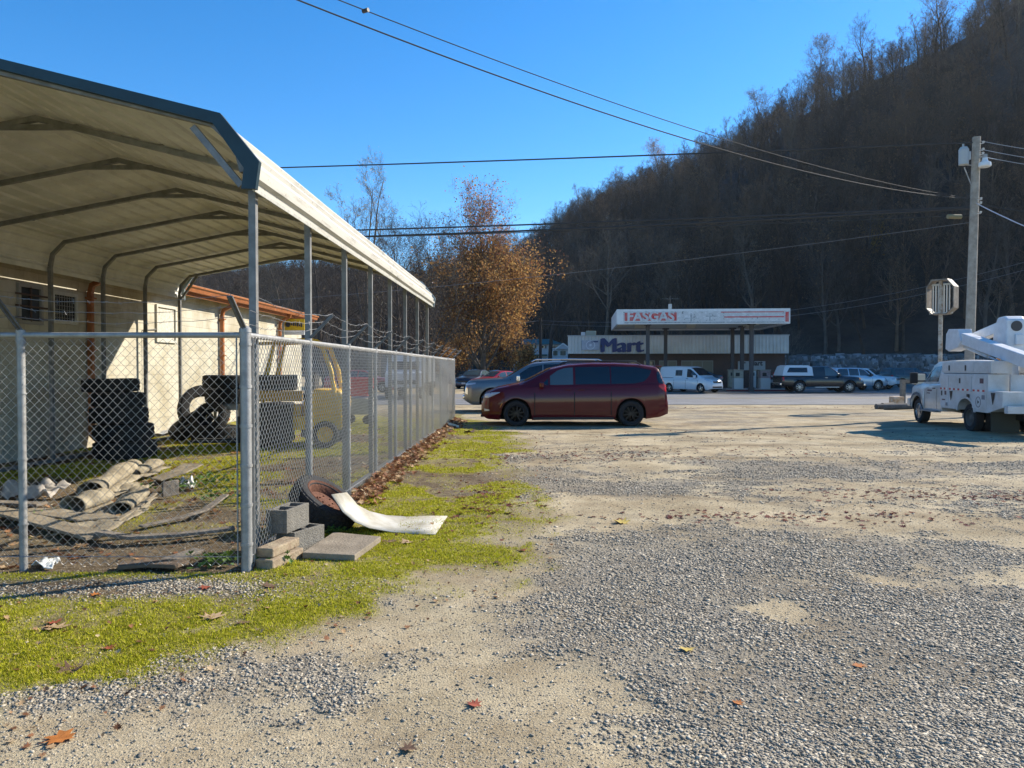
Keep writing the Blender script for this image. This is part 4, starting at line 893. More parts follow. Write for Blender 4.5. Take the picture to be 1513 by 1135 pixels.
# --- black pickup with white camper shell, facing right
blk = paint('black_paint', (.012, .013, .016), .3, .25)
def mirror_x(c): c.t.rotation_euler = (0, 0, math.pi)
c = Car('pickup_truck', 'black pickup truck with a white camper shell parked beyond the road', 'pickup truck', 5.15, 1.80,
    [(0, .70), (.04, .90), (.3, 1.0), (1.25, 1.07), (1.40, 1.12), (1.95, 1.56), (2.15, 1.66), (2.7, 1.68), (3.2, 1.66), (3.28, 1.55), (3.34, 1.06), (5.1, 1.06), (5.15, 1.0)],
    [(0, .45), (.2, .36), (4.9, .40), (5.15, .5)], [(0, .75), (.3, .95), (1.4, 1.02), (5.15, 1.03)], .92, 4.05, .37, 1.36,
    [(0, .84), (.06, .9), (.3, .97), (.6, 1), (5.0, 1), (5.15, .96)], blk, rim=alloy, spokes=8, roofz=1.68, flare=.02, wheel_w=.25)
c.t.location = (P(1278, 580, 48)[0], 48.9, 0); mirror_x(c)
c.side('side_window', [(1.62, 1.07), (2.45, 1.08)], [(1.62, 1.16), (2.0, 1.50), (2.2, 1.58), (2.45, 1.60)], glass2, step=.03); c.side('side_window', [(2.52, 1.08), (3.12, 1.08)], [(2.52, 1.60), (3.05, 1.58), (3.12, 1.5)], glass)
c.top('windshield', 1.42, 2.04, .70, .58, glass2); c.side('headlight', [(.04, .78), (.22, .78)], [(.04, .93), (.28, .93)], lamp_w, .012, step=.03); c.side('side_marker', [(.24, .80), (.32, .8)], [(.24, .92), (.32, .92)], lamp_o, .01, step=.03)
c.side('taillight', [(5.03, .75), (5.13, .75)], [(5.03, 1.0), (5.13, 1.0)], lamp_r, .01, step=.03); c.mirror(1.62, 1.08, black, .1, .2, .18); c.handle([2.4], .95, chrome); c.seams([1.42, 2.49, 3.30], .42, 1.03)
c.box('front_bumper', (-.02, 0, .52), (.14, 1.7, .18), chrome, .04); c.box('rear_bumper', (5.2, 0, .55), (.12, 1.6, .16), chrome, .03); c.box('grille', (.0, 0, .80), (.07, 1.1, .24), alloy); c.box('running_board', (2.35, -.88, .36), (1.5, .12, .05), alloy); c.box('running_board', (2.35, .88, .36), (1.5, .12, .05), alloy)
mb = MB(); pr_ = [(3.20, 1.07), (3.22, 1.60), (3.45, 1.72), (4.75, 1.73), (4.95, 1.66), (5.14, 1.07)]
vs = [(x, sd*(.87-.20*max(0, (z-1.07))/.65), z) for sd in (-1, 1) for x, z in pr_]; mb.add(vs, [(0, 1, 2, 3, 4, 5), (6, 7, 8, 9, 10, 11)]+[(i, 6+i, 6+(i+1) % 6, (i+1) % 6) for i in range(6)])
o = mb.build('camper_shell', paint('shell_white', (.60, .61, .62), 0, .4), c.t, bevel=.02)
mb = MB()
for sd in (-1, 1):
    f = lambda z: sd*(.878-.20*max(0, (z-1.07))/.65); q = [(3.55, 1.28), (4.84, 1.28), (4.66, 1.58), (3.55, 1.58)]; mb.add([(x, f(z), z) for x, z in q], [(0, 1, 2, 3)])
mb.build('shell_window', glass, o)
# --- generic pale pickup / suv, reused shapes
def sedan(label, loc, rz, pm, scale=1, group='cars parked beyond the road', name='parked_car', cat='car', gl=glass2, wheels=alloy):
    c = Car(name, label, cat, 4.6, 1.80, [(0, .58), (.05, .74), (.3, .84), (1.15, .96), (1.3, 1.0), (1.95, 1.36), (2.3, 1.43), (3.0, 1.42), (3.35, 1.34), (3.95, 1.06), (4.5, 1.02), (4.58, .85), (4.6, .6)],
        [(0, .28), (.2, .18), (4.4, .22), (4.6, .34)], [(0, .6), (.3, .78), (1.2, .90), (4.6, .97)], .86, 3.66, .33, 1.22, [(0, .70), (.06, .82), (.3, .95), (.7, 1), (4.1, 1), (4.6, .86)], pm, rim=wheels, roofz=1.43, wheel_w=.21, group=group)
    c.t.location = loc; c.t.rotation_euler = (0, 0, rz); c.t.scale = (scale,)*3
    c.side('side_window', [(1.55, .97), (2.40, .97)], [(1.55, 1.06), (2.0, 1.30), (2.40, 1.36)], gl, step=.03); c.side('side_window', [(2.47, .97), (3.55, 1.0)], [(2.47, 1.36), (3.1, 1.34), (3.55, 1.12)], gl, step=.03)
    c.top('windshield', 1.32, 2.0, .66, .55, gl); c.top('rear_window', 3.90, 3.35, .6, .52, gl); c.side('headlight', [(.05, .62), (.42, .72)], [(.05, .72), (.42, .80)], lamp_w, .01, step=.03)
    c.side('taillight', [(4.25, .78), (4.56, .76)], [(4.25, .88), (4.56, .92)], lamp_r, .01, step=.03); c.mirror(1.55, .98, pm, .09, .18, .13); c.seams([1.3, 2.44, 3.3], .26, .95); c.handle([2.3, 3.2], .86)
    c.box('grille', (.0, 0, .56), (.06, .9, .12), black); c.box('license_plate', (4.62, 0, .62), (.02, .3, .15), plate_m, .003); c.box('license_plate', (-.02, 0, .42), (.02, .3, .12), plate_m, .003); return c
def suv(label, loc, rz, pm, scale=1, group='cars parked beyond the road', name='parked_suv', cat='suv'):
    c = Car(name, label, cat, 4.7, 1.82, [(0, .70), (.04, .90), (.3, .99), (1.25, 1.06), (1.40, 1.12), (1.95, 1.56), (2.2, 1.66), (4.35, 1.66), (4.5, 1.55), (4.66, 1.05), (4.7, .7)],
        [(0, .45), (.2, .34), (4.5, .38), (4.7, .5)], [(0, .75), (.3, .95), (1.4, 1.03), (4.7, 1.05)], .88, 3.65, .37, 1.38, [(0, .84), (.06, .9), (.3, .97), (.6, 1), (4.5, 1), (4.7, .96)], pm, rim=alloy, roofz=1.66, wheel_w=.24, group=group)
    c.t.location = loc; c.t.rotation_euler = (0, 0, rz); c.t.scale = (scale,)*3
    c.side('side_window', [(1.62, 1.08), (2.45, 1.09)], [(1.62, 1.16), (2.0, 1.50), (2.45, 1.59)], glass, step=.03); c.side('side_window', [(2.52, 1.09), (3.35, 1.09)], [(2.52, 1.59), (3.35, 1.59)], glass); c.side('side_window', [(3.42, 1.09), (4.3, 1.10)], [(3.42, 1.59), (4.2, 1.57), (4.3, 1.5)], glass)
    c.top('windshield', 1.42, 2.04, .72, .60, glass2); c.top('rear_window', 4.62, 4.5, .6, .55, glass); c.side('headlight', [(.04, .78), (.25, .78)], [(.04, .92), (.28, .92)], lamp_w, .012, step=.03)
    c.side('taillight', [(4.5, .85), (4.66, .85)], [(4.5, 1.05), (4.66, 1.05)], lamp_r, .01, step=.03); c.mirror(1.62, 1.08, black, .1, .2, .18); c.seams([1.42, 2.49, 3.39], .42, 1.03); c.handle([2.4, 3.3], .95)
    c.box('front_bumper', (-.02, 0, .52), (.14, 1.7, .18), pm, .04); c.box('grille', (.0, 0, .80), (.07, 1.1, .16), chrome); c.box('license_plate', (4.72, 0, .7), (.02, .3, .15), plate_m, .003); return c
red = paint('bright_red_paint', (.42, .012, .025), .1, .3); dbl = paint('dark_blue_paint', (.02, .035, .06), .3, .3); slv = paint('silver_paint', (.42, .45, .50), .5, .3); dgr = paint('dark_green_paint', (.02, .045, .045), .3, .3)
suv('dull silver suv mostly hidden behind the black pickup, nose to the right', (P(1310, 570, 53)[0], 54, 0), R(196), slv, .95)
c = suv('white older pickup like suv facing the camera right of the silver one', (P(1322, 575, 56)[0], 55.5, 0), R(140), paint('white_paint', None), .93)
suv('dark green wagon behind the utility truck mirror', (P(1380, 575, 62)[0], 62, 0), R(190), dgr, .95)
sedan('dark blue sedan facing the camera at the left end beyond the fence', (P(686, 570, 58)[0], 57, 0), R(70), dbl, 1.0)
sedan('bright red car with its nose to the lower left under the orange tree', (P(700, 575, 53)[0], 53.2, 0), R(38), red, .95)
sedan('small dark car just right of the bright red car', (P(738, 572, 62)[0], 62, 0), R(100), paint('black_paint', None), .95)
sedan('dark sedan parked in the canopy shade behind the white cargo van', (P(985, 575, 57)[0], 58.5, 0), R(10), paint('black_paint', None), 1.0)
sedan('red and white car at the far end of the fence, seen by its edge', (P(640, 575, 50)[0]-2.2, 49.5, 0), R(180), red, 1.0)

# ------------------------------------------------------------ bucket truck
bt = thing('bucket_truck', 'dirty white utility bucket truck with folded boom at the right edge', 'truck', (11.0+.135*(22.5-18), 22.5, 0), -math.atan(.135))
# local frame: x to the right of the truck, y backwards negative; left side at x=0
wt = paint('truck_white', (.62, .62, .60), 0, .4, dirt=(.44, .41, .35)); wb_ = mat('service_body_white', (.60, .61, .61), .45, col2=(.47, .46, .43), vs=2.2, bump=.05, bs=5)
K = .84
cab = Car('cab_tmp', 'x', 'x', 2.75, 2.0, [(0, .95), (.05, 1.22), (.25, 1.30), (.95, 1.37), (1.05, 1.42), (1.6, 1.98), (1.85, 2.08), (2.6, 2.09), (2.70, 2.0), (2.75, 1.5)],
    [(0, .55), (.2, .45), (2.75, .48)], [(0, .9), (.2, 1.20), (1.0, 1.30), (2.75, 1.34)], .82, 9, .41, 1.50, [(0, .86), (.08, .93), (.3, 1), (2.75, 1)], wt, roofz=2.09, arch=1.22, flare=.03, wheel_w=.28)
for ch in [q for q in cab.t.children if q.name.startswith('wheel') and abs(q.location.x-9) < .1]:
    for g in list(ch.children): bpy.data.objects.remove(g)
    bpy.data.objects.remove(ch)
cab.side('side_window', [(1.28, 1.40), (2.30, 1.41)], [(1.28, 1.48), (1.70, 1.86), (2.30, 1.93)], glass2, step=.03); cab.top('windshield', 1.08, 1.72, .80, .64, glass2)
cab.side('fender_flare', [(.30, .50), (.36, .74), (.55, .91), (.82, .965), (1.09, .91), (1.28, .74), (1.34, .50)], [(.30, .60), (.36, .84), (.55, 1.0), (.82, 1.055), (1.09, 1.0), (1.28, .84), (1.34, .60)], mat('flare_grey', (.09, .10, .11), .7), .035, step=.03)
cab.side('headlight', [(.05, 1.0), (.28, 1.02)], [(.05, 1.18), (.28, 1.2)], lamp_w, .01, step=.03); cab.handle([2.15], 1.20, black); cab.seams([1.42, 2.36], .55, 1.36)
cab.box('grille', (-.02, 0, 1.0), (.08, 1.3, .34), chrome); cab.box('front_bumper', (-.10, 0, .66), (.22, 1.95, .26), wt, .04); cab.box('running_board', (1.85, .99, .47), (1.2, .2, .06), mat('step_grey', (.2, .2, .2), .6)); cab.box('running_board', (1.85, -.99, .47), (1.2, .2, .06), MC['step_grey'])
for sd in (-1, 1):
    mb = MB(); mb.box((1.35, sd*1.32, 1.52), (.10, .24, .36)); mb.bar((1.4, sd*.95, 1.42), (1.38, sd*1.25, 1.42), .05); mb.build('mirror', black, cab.t, bevel=.03)
cab.side('door_marking', [(1.60, 1.02), (1.86, 1.02)], [(1.60, 1.05), (1.86, 1.05)], mat('decal_dark', (.10, .05, .06), .6), .004); cab.side('door_marking', [(1.62, 1.10), (1.98, 1.10)], [(1.62, 1.15), (1.98, 1.15)], MC['decal_dark'], .004); cab.side('door_marking', [(1.55, .98), (1.565, .98)], [(1.55, 1.2), (1.565, 1.2)], MC['decal_dark'], .004); cab.side('door_marking', [(1.56, 1.19), (1.72, 1.19)], [(1.56, 1.205), (1.72, 1.205)], MC['decal_dark'], .004)
for ch in list(cab.t.children): ch.parent = bt
bpy.data.objects.remove(cab.t)
# car frame: x back from nose, y = +left? after turning nose to +Y the truck's left side (towards camera left) must be y>0 mirrored
bt.rotation_euler = (0, 0, R(-90)-math.atan(.135)); bt.scale = (K,)*3
off_ = Vector((math.cos(math.atan(.135)), -math.sin(math.atan(.135)), 0))*1.0*K
bt.location = Vector((11.0+.135*(22.5-18), 22.5, 0))+off_
T = lambda nm, m, mb, bev=.008, lab=None, sm=False: mb.build(nm, m, bt, sm, bev, lab)
# wheels rear (dual)
xr_ = 4.62
for sd in (-1, 1):
    for q in (.86, .56):
        o = tyre_mb(.41, .25, None, (0, 0, 0), (0, 1, 0), 30, False).build('wheel', rubber, bt, True, angle=30); o.location = (xr_, sd*q, .41)
        if q == .86:
            mb = MB(); mb.lathe([(.25, .10*sd), (.24, .12*sd), (.21, .04*sd), (.11, .0), (.10, .06*sd), (.07, .08*sd), (0, .08*sd)], (0, 0, 0), (0, 1, 0), 24)
            for k in range(8):
                t = k*math.pi/4; mb.cyl((.15*math.cos(t), .02*sd, .15*math.sin(t)), (.15*math.cos(t), .045*sd, .15*math.sin(t)), .014, n=6)
            mb.build('rim', mat('dusty_rim', (.10, .095, .085), .7), o, True)
T('chassis', under_m, MB().bb(.6, 7.0, -.45, .45, .45, .70)); T('axle', under_m, MB().cyl((xr_, -.8, .41), (xr_, .8, .41), .08), 0)
# service body with wheel arch cut out
X0, X1 = 2.85, 6.75; zlo, zmid, ztop = .58, 1.68, 2.04
for sd in (-1, 1):
    poly = [(X0, zlo+.10)]; 
    poly += [(xr_+.56*math.cos(t), .62+.36*math.sin(t)*1.15) for t in np.linspace(math.pi, 0, 13)]
    poly = [(X0, .62), (xr_-.56, .62)]+poly[2:-1]+[(xr_+.56, .62), (5.95, .62), (X1-.0, .80), (X1, 1.22), (5.95, 1.22), (5.95, zmid), (X0, zmid)]
    mb = MB(); mb.prism(poly, sd*.55, sd*1.08); T('service_body', wb_, mb, .012)
    f = sd*1.081
    def panel(nm, x0, x1, z0, z1, m, d=.012):
        mb = MB(); mb.bb(x0, x1, f, f+sd*d, z0, z1); return T(nm, m, mb, .006)
    panel('compartment_door', X0+.03, 3.44, .68, 1.62, wb_); panel('compartment_door', 3.50, 4.98, 1.16, 1.62, wb_); panel('compartment_door', 5.04, 5.90, .72, 1.62, wb_)
    for x0 in (2.88, 3.14, 3.52, 3.80, 4.10, 4.40, 4.70, 5.08, 5.36, 5.66):
        mb = MB(); mb.bb(x0, x0+.12, f+sd*.0125, f+sd*.016, 1.19, 1.245); T('reflector', mat('reflector_red', (.50, .03, .03), .4), mb, 0)
    mb = MB()
    for x0 in (3.01, 3.27, 3.66, 3.95, 4.25, 4.55, 5.21, 5.50): mb.bb(x0, x0+.12, f+sd*.0125, f+sd*.016, 1.19, 1.245)
    T('reflector_white', mat('reflector_white', (.7, .7, .68), .4), mb, 0)
    for x0, z0 in ((4.2, 1.40), (2.95, 1.0)):
        mb = MB(); mb.bb(x0, x0+.09, f+sd*.012, f+sd*.022, z0, z0+.15); T('latch', mat('latch_dark', (.05, .05, .05), .4, .5), mb, .02)
    def tri(x, z, s_):
        mb = MB(); vs = [(x, f+sd*.02, z+s_), (x+s_*1.1, f+sd*.02, z+s_), (x+s_*.5, f+sd*.02, z-s_*.6)]; vs += [(a, b-sd*.006, e) for a, b, e in vs]; mb.add(vs, [(0, 1, 2), (5, 4, 3), (0, 1, 4, 3), (1, 2, 5, 4), (2, 0, 3, 5)]); T('triangle_marking', black, mb, 0)
    tri(3.56, .98, .18); tri(6.15, .98, .20)
    mb = MB(); mb.bb(4.70, 4.88, f+sd*.012, f+sd*.017, .92, 1.10); T('sticker', black, mb, 0)
    for x0, z0, w_, h_, mm in ((3.02, .86, .22, .04, 'decal_dark'), (3.2, 1.03, .13, .12, 'decal_dark'), (5.50, 1.42, .22, .14, 'decal_dark'), (5.62, .98, .18, .12, 'decal_grey'), (3.28, .70, .14, .10, 'decal_grey')):
        mb = MB(); mb.bb(x0, x0+w_, f+sd*.0125, f+sd*.016, z0, z0+h_); T('sticker', mat(mm, (.2, .2, .22), .6), mb, 0)
    mb = MB(); mb.lathe([(.135, 0), (.15, 0), (.15, .004*sd), (.135, .004*sd)], (5.42, f+sd*.014, .90), (0, 1, 0), 24, closed=True); mb.prism([(5.38, .85), (5.48, .90), (5.38, .95)], f+sd*.0125, f+sd*.016); T('round_sticker', black, mb, 0)
    # upper box
    mb = MB(); mb.bb(X0, X1-.75, sd*.50, sd*1.03, zmid+.015, ztop); T('upper_box', wb_, mb, .012)
    for x0, x1 in ((X0+.03, 5.0), (5.04, X1-.79)): mb = MB(); mb.bb(x0, x1, sd*1.03, sd*1.042, zmid+.06, ztop-.04); T('compartment_door', wb_, mb, .005)
    for x0 in (3.35, 4.45): mb = MB(); mb.bb(x0, x0+.09, sd*1.043, sd*1.055, 1.77, 1.93); T('latch', MC['latch_dark'], mb, .02)
    mb = MB(); mb.prism([(xr_+.60*math.cos(t), .60+.43*math.sin(t)) for t in np.linspace(math.pi, 0, 13)]+[(xr_+.52*math.cos(t), .60+.37*math.sin(t)) for t in np.linspace(0, math.pi, 13)], sd*1.06, sd*1.10); T('arch_trim', wb_, mb, 0)
T('tailboard', wb_, MB().bb(6.0, 6.06, -.55, .55, .70, 1.66)); T('deck', wb_, MB().bb(X0, 6.8, -.55, .55, .70, .78))
mb = MB(); mb.bb(5.955, 5.975, .60, 1.02, 1.40, 1.56); T('warning_plate', mat('decal_dark', None) if False else MC['decal_dark'], mb, 0)
T('mud_flap', mat('flap_olive', (.045, .045, .032), .85), MB().bb(6.10, 6.13, .36, 1.07, .12, .66), .004); T('mud_flap', MC['flap_olive'], MB().bb(6.10, 6.13, -1.07, -.36, .12, .66), .004)
T('rear_bumper', wb_, MB().bb(6.78, 6.98, -1.05, 1.05, .66, .86)); 
mb = MB(); mb.bb(5.98, 6.0, .62, .74, .95, 1.05); T('taillight', lamp_r, mb, .01)
T('beacon', mat('beacon_amber', (.65, .25, .03), .3), MB().cyl((3.35, .42, 2.05), (3.35, .42, 2.19), .095, .085, 14), .006)
T('pedestal', wb_, MB().cyl((4.8, 0, .7), (4.8, 0, 2.25), .26, .22, 20), 0, None, True)
bl = mat('boom_white', (.68, .70, .72), .4, var=.2, vs=3); bd_ = mat('boom_dark', (.05, .05, .05), .6)
def loc_(px, py, Y): return bt.matrix_world.inverted() @ Vector(P(px, py, Y))
bpy.context.view_layer.update()
a = loc_(1414, 496, 20.2); b = loc_(1540, 541, 16.2)
T('lower_boom', bl, MB().bar(a, b, .30, .34), .02); d = (b-a).normalized()
a2 = loc_(1424, 507, 20.6); b2 = loc_(1478, 484, 19.2); T('upper_boom', bl, MB().bar(a2, b2, .26, .30), .02)
mb = MB(); e = a-d*.05; side_ = Vector((0, 1, 0))
mb.prism([(-.34, -.42), (-.10, -.50), (.55, -.40), (.75, -.20), (.55, .17), (-.12, .20), (-.30, .05)], -.20, .20, fn=lambda x, z, y: (e.x+x, e.y+y, e.z+z)); T('boom_elbow', bl, mb, .02)
mb = MB(); mb.box((e.x+.12, e.y+.205, e.z-.15), (.28, .02, .22)); T('hydraulic_cover', rusty, mb, .03); mb = MB(); mb.box((e.x+.48, e.y+.205, e.z-.22), (.16, .02, .10)); T('opening', bd_, mb, .02)
h = loc_(1490, 489, 18.9)
mb = MB(); mb.prism([(-.45, -.42), (.25, -.75), (.42, -.62), (.42, .30), (.25, .42), (-.15, .40), (-.38, .05)], -.26, .26, fn=lambda x, z, y: (h.x+x, h.y+y, h.z+z)); T('boom_head', bl, mb, .05)
mb = MB(); mb.lathe([(.0, .0), (.13, .0), (.13, .03), (.0, .03)], (h.x+.13, h.y+.25, h.z+.16), (0, 1, 0), 20); T('head_opening', bd_, mb, 0)
mb = MB(); mb.lathe([(.0, .0), (.15, .0), (.15, .02), (.0, .02)], (h.x+.42, h.y, h.z+.12), (1, 0, 0), 20); T('head_opening', bd_, mb, 0)
mb = MB(); mb.tube([(e.x+.1, e.y+.2, e.z-.36), (e.x+.5, e.y+.2, e.z-.46), (e.x+.9, e.y+.17, e.z-.34), (e.x+1.5, e.y+.17, e.z-.50)], .018, 6); T('hose', mat('hose_orange', (.55, .2, .12), .6), mb, 0, None, True)
mb = MB(); mb.bb(h.x+.42, h.x+.52, h.y-.05, h.y+.2, h.z-.42, h.z-.12); T('head_bracket', bl, mb, .02)
mb = MB(); mb.box((3.0, .5, 2.09), (.14, .14, .10)); T('hatch_knob', bl, mb, .02)

side_v = Vector((0, .16, 0))
for t_ in (.12, .2, .3, .42, .5, .62):
    p_ = a.lerp(b, t_)+side_v; mb = MB(); mb.box(p_+Vector((0, 0, .02*(1 if t_ < .4 else -1))), (.05+.05*(t_ > .3), .02, .025), Matrix.Rotation(R(-15), 3, 'Y')); T('bolt', bd_, mb, 0)
p0_ = a.lerp(b, .10)-Vector((0, 0, .26)); p1_ = a.lerp(b, .62)-Vector((0, 0, .30)); mb = MB(); mb.cyl(p0_, p0_.lerp(p1_, .6), .055, n=12); T('hydraulic_cylinder', wb_, mb, 0, None, True); mb = MB(); mb.cyl(p0_.lerp(p1_, .55), p1_, .03, n=10); T('piston_rod', chrome, mb, 0, None, True)
mb = MB(); mb.tube([(h.x-.3, h.y+.28, h.z-.2), (h.x-.5, h.y+.3, h.z+.05), (h.x-.1, h.y+.3, h.z+.25), (h.x+.1, h.y+.28, h.z+.42)], .016, 6); T('hose', bd_, mb, 0, None, True)
mb = MB(); mb.box((2.80, 0, 1.2), (.06, 1.9, 1.0)); T('cab_gap', under_m, mb, 0)
# ------------------------------------------------------------ forklift and bins seen through the fence
ylw = mat('forklift_yellow', (.90, .55, .01), .45, var=.3, vs=5)
fx, fy = P(432, 600, 15.2)[0], 15.4
fk = thing('forklift', 'yellow forklift with overhead guard standing in the yard behind the fence', 'forklift', (fx, fy, 0), R(4))
def FB(nm, m, mb, bv=.02, sm=False): return mb.build(nm, m, fk, sm, bv)
FB('chassis', ylw, MB().bb(-.55, 1.0, -.5, .5, .35, .62)); 
mb = MB(); mb.prism([(.25, .60), (1.02, .60), (1.05, .95), (.95, 1.12), (.45, 1.15), (.25, .95)], -.48, .48); FB('counterweight', ylw, mb, .05)
FB('lower_body', mat('forklift_grey', (.12, .12, .12), .7), MB().bb(.2, 1.0, -.46, .46, .20, .36)); FB('hood', ylw, MB().bb(-.45, .2, -.42, .42, .62, .82))
mb = MB(); mb.box((.12, 0, .98), (.5, .5, .12)); mb.box((.38, 0, 1.25), (.12, .48, .45)); FB('seat', mat('seat_black', (.02, .02, .02), .7), mb, .04)
for sd in (-1, 1):
    mb = MB(); mb.tube([(-.55, sd*.46, .62), (-.48, sd*.46, 1.3), (-.30, sd*.44, 2.05), (.35, sd*.44, 2.10), (.62, sd*.45, 1.95), (.78, sd*.46, 1.5), (.86, sd*.46, 1.0)], .045, 8); FB('guard_post', ylw, mb, 0, True)
mb = MB(); mb.bar((-.30, -.44, 2.06), (-.30, .44, 2.06), .07); mb.bar((.35, -.44, 2.10), (.35, .44, 2.10), .07)
for i in range(7): mb.bar((-.24+.09*i, -.44, 2.09), (-.24+.09*i, .44, 2.09), .02, .05)
FB('overhead_guard', ylw, mb, 0)
mb = MB()
for sd in (-1, 1): mb.bb(-.98, -.84, sd*.34-.05, sd*.34+.05, .1, 1.98)
for z in (.3, 1.1, 1.9): mb.bb(-.96, -.88, -.3, .3, z, z+.09)
FB('mast', mat('mast_ochre', (.45, .26, .04), .6), mb, 0)
mb = MB()
for sd in (-1, 1): mb.bb(-1.08, -1.0, sd*.22-.05, sd*.22+.05, .1, .6); mb.bb(-2.0, -1.0, sd*.22-.05, sd*.22+.05, .08, .13)
FB('forks', bd_, mb, .005)
for x, r_, w_ in ((-.55, .33, .26), (.68, .26, .2)):
    for sd in (-1, 1):
        o = tyre_mb(r_, w_, None, (0, 0, 0), (0, 1, 0), 24, False).build('wheel', rubber, fk, True); o.location = (x, sd*.5, r_)
        MB().lathe([(r_*.6, .06*sd), (r_*.3, .02*sd), (0, .04*sd)], (0, 0, 0), (0, 1, 0), 16).build('rim', ylw, o)
mb = MB(); mb.cyl((-.3, 0, .85), (-.42, 0, 1.15), .02); mb.lathe([(.17, 0), (.18, .015), (.17, .03), (.16, .015)], (-.42, 0, 1.15), (-.4, 0, .9), 20, closed=True); FB('steering_wheel', bd_, mb, 0)
# dark machine in front of the forklift mast
mc = thing('engine_block', 'dark machine with a mustard beam across it, left of the yellow forklift', 'machine', (P(402, 600, 14.6)[0], 14.9, 0), R(10))
MB().bb(-.34, .30, -.35, .35, .12, .88).build('housing', mat('sooty_metal', (.03, .028, .025), .7, var=.4), mc, bevel=.04); MB().bb(-.5, .52, -.42, -.36, .92, 1.12).build('beam', mat('mast_ochre', None) if False else MC['mast_ochre'], mc, bevel=.01)
MB().bb(-.36, .36, -.3, .3, 1.12, 1.42).build('radiator', mat('sooty_metal', None) if False else MC['sooty_metal'], mc, bevel=.02)
mb = MB(); mb.bar((-.50, -.4, .3), (-.36, -.4, 2.02), .07); mb.bar((-.36, -.4, 2.0), (.5, -.4, 2.05), .06); mb.build('lift_arm', MC['mast_ochre'], mc)
rb = thing('utility_cart', 'bright red bin on a low pale trolley beyond the forklift in the yard', 'cart', (P(527, 600, 21)[0], 21.3, 0), 0)
mb = MB(); mb.prism([(-.30, .78), (.30, .78), (.40, 1.22), (-.40, 1.22)], -.3, .3); mb.build('bin', mat('bin_red', (.60, .02, .03), .45), rb, bevel=.02); MB().bb(-.44, .44, -.33, .33, 1.22, 1.28).build('rim', MC['bin_red'], rb, bevel=.01)
mb = MB(); mb.bb(-.36, .36, -.3, .3, .28, .72); mb.build('trolley_box', mat('trolley_grey', (.45, .44, .40), .7, var=.3), rb, bevel=.01)
for x in (-.28, .28):
    for y in (-.24, .24): MB().cyl((x, y-.03, .13), (x, y+.03, .13), .13, n=14).build('castor', rubber, rb)
o = MB().cyl((0, 0, 0), (0.03, 0, 1.25), .022).build('post', mat('orange_pole', (.6, .28, .05), .6), None); o.location = (P(494, 600, 16.5)[0], 16.5, 0); tag(o, 'thin orange pole standing right of the forklift', 'pole')
bx_ = thing('box_truck', 'white box truck parked far behind the yard, visible through the fence mesh', 'truck', (P(604, 560, 40)[0], 41.5, 0), R(90))
MB().bb(-2.2, 2.2, -1.0, 1.0, .8, 2.2).build('cargo_box', paint('white_paint', None), bx_, bevel=.03)
mb = MB(); mb.prism([(-3.6, .6), (-2.25, .6), (-2.25, 1.95), (-2.9, 1.95), (-3.3, 1.4), (-3.6, 1.3)], -.9, .9); mb.build('cab', paint('white_paint', None), bx_, bevel=.05)
mb = MB(); mb.box((-3.12, 0, 1.68), (.03, 1.5, .48), Matrix.Rotation(R(36), 3, 'Y')); mb.build('windshield', glass, bx_)
for x in (-2.95, 1.4):
    for sd in (-1, 1): o = tyre_mb(.4, .25, None, (0, 0, 0), (0, 1, 0), 20, False).build('wheel', rubber, bx_, True); o.location = (x, sd*.85, .4)
MB().bb(-3.64, -3.60, -.7, .7, .75, .95).build('grille', black, bx_)
# ------------------------------------------------------------ hills
HC = [(-260, 120, -330, 260, 20), (-150, 160, -200, 300, 27), (-70, 150, -125, 285, 29), (-38, 142, -78, 290, 31), (-16, 132, -34, 290, 28), (2.4, 118, 6, 290, 40), (8, 104, 22, 270, 49), (15, 92, 43, 252, 57), (21, 84, 61, 235, 62), (31, 79.5, 82, 210, 71),
      (37, 78.5, 93, 195, 75), (42, 77.5, 102, 183, 79.5), (49, 76.5, 113, 170, 86), (58, 72, 122, 147, 88), (66, 62, 130, 120, 84), (74, 46, 138, 92, 52), (84, 25, 146, 66, 28), (95, 0, 155, 40, 17), (110, -40, 170, 0, 10)]
HC = np.array(HC, float)
def hill(u, v):
    """u 0..len-1 along the hill, v 0 foot .. 1 crest .. 1.6 behind"""
    k = np.arange(len(HC)); f = lambda c: np.interp(u, k, HC[:, c])
    fx_, fy_, cx_, cy_, cz = f(0), f(1), f(2), f(3), f(4)
    x = fx_+(cx_-fx_)*v; y = fy_+(cy_-fy_)*v
    s = np.where(v <= 1, np.clip(v, 0, 1)**.92, 1-.35*(v-1)**1.3)
    base = 2.3*smooth(6.2, 8, u)*smooth(16, 14, u)
    z = base*(v > 0)+(cz-base)*s
    b = (fbm(x, y, 26, 4, 31)-.5)*11*np.clip(v*4, 0, 1)*np.clip(cz/60, .3, 1)
    return x, y, z+b
U, Vv = np.meshgrid(np.linspace(0, len(HC)-1, 340), np.concatenate([[-.01], np.linspace(0, 1.7, 90)]))
X_, Y_, Z_ = hill(U, Vv); Z_[0] = -1.5
nu = U.shape[1]; i_ = np.arange(nu-1)[None]+nu*np.arange(U.shape[0]-1)[:, None]
hm = mat('forest_floor', (.05, .042, .034), .95, col2=(.025, .022, .019), vs=.35, bump=.8, bs=1.2, dist=.4, detail=12)
tag(np_mesh('hillside', np.stack([X_, Y_, Z_], -1).reshape(-1, 3), np.stack([i_, i_+1, i_+1+nu, i_+nu], -1).reshape(-1, 4), hm, smooth=True), kind='structure')
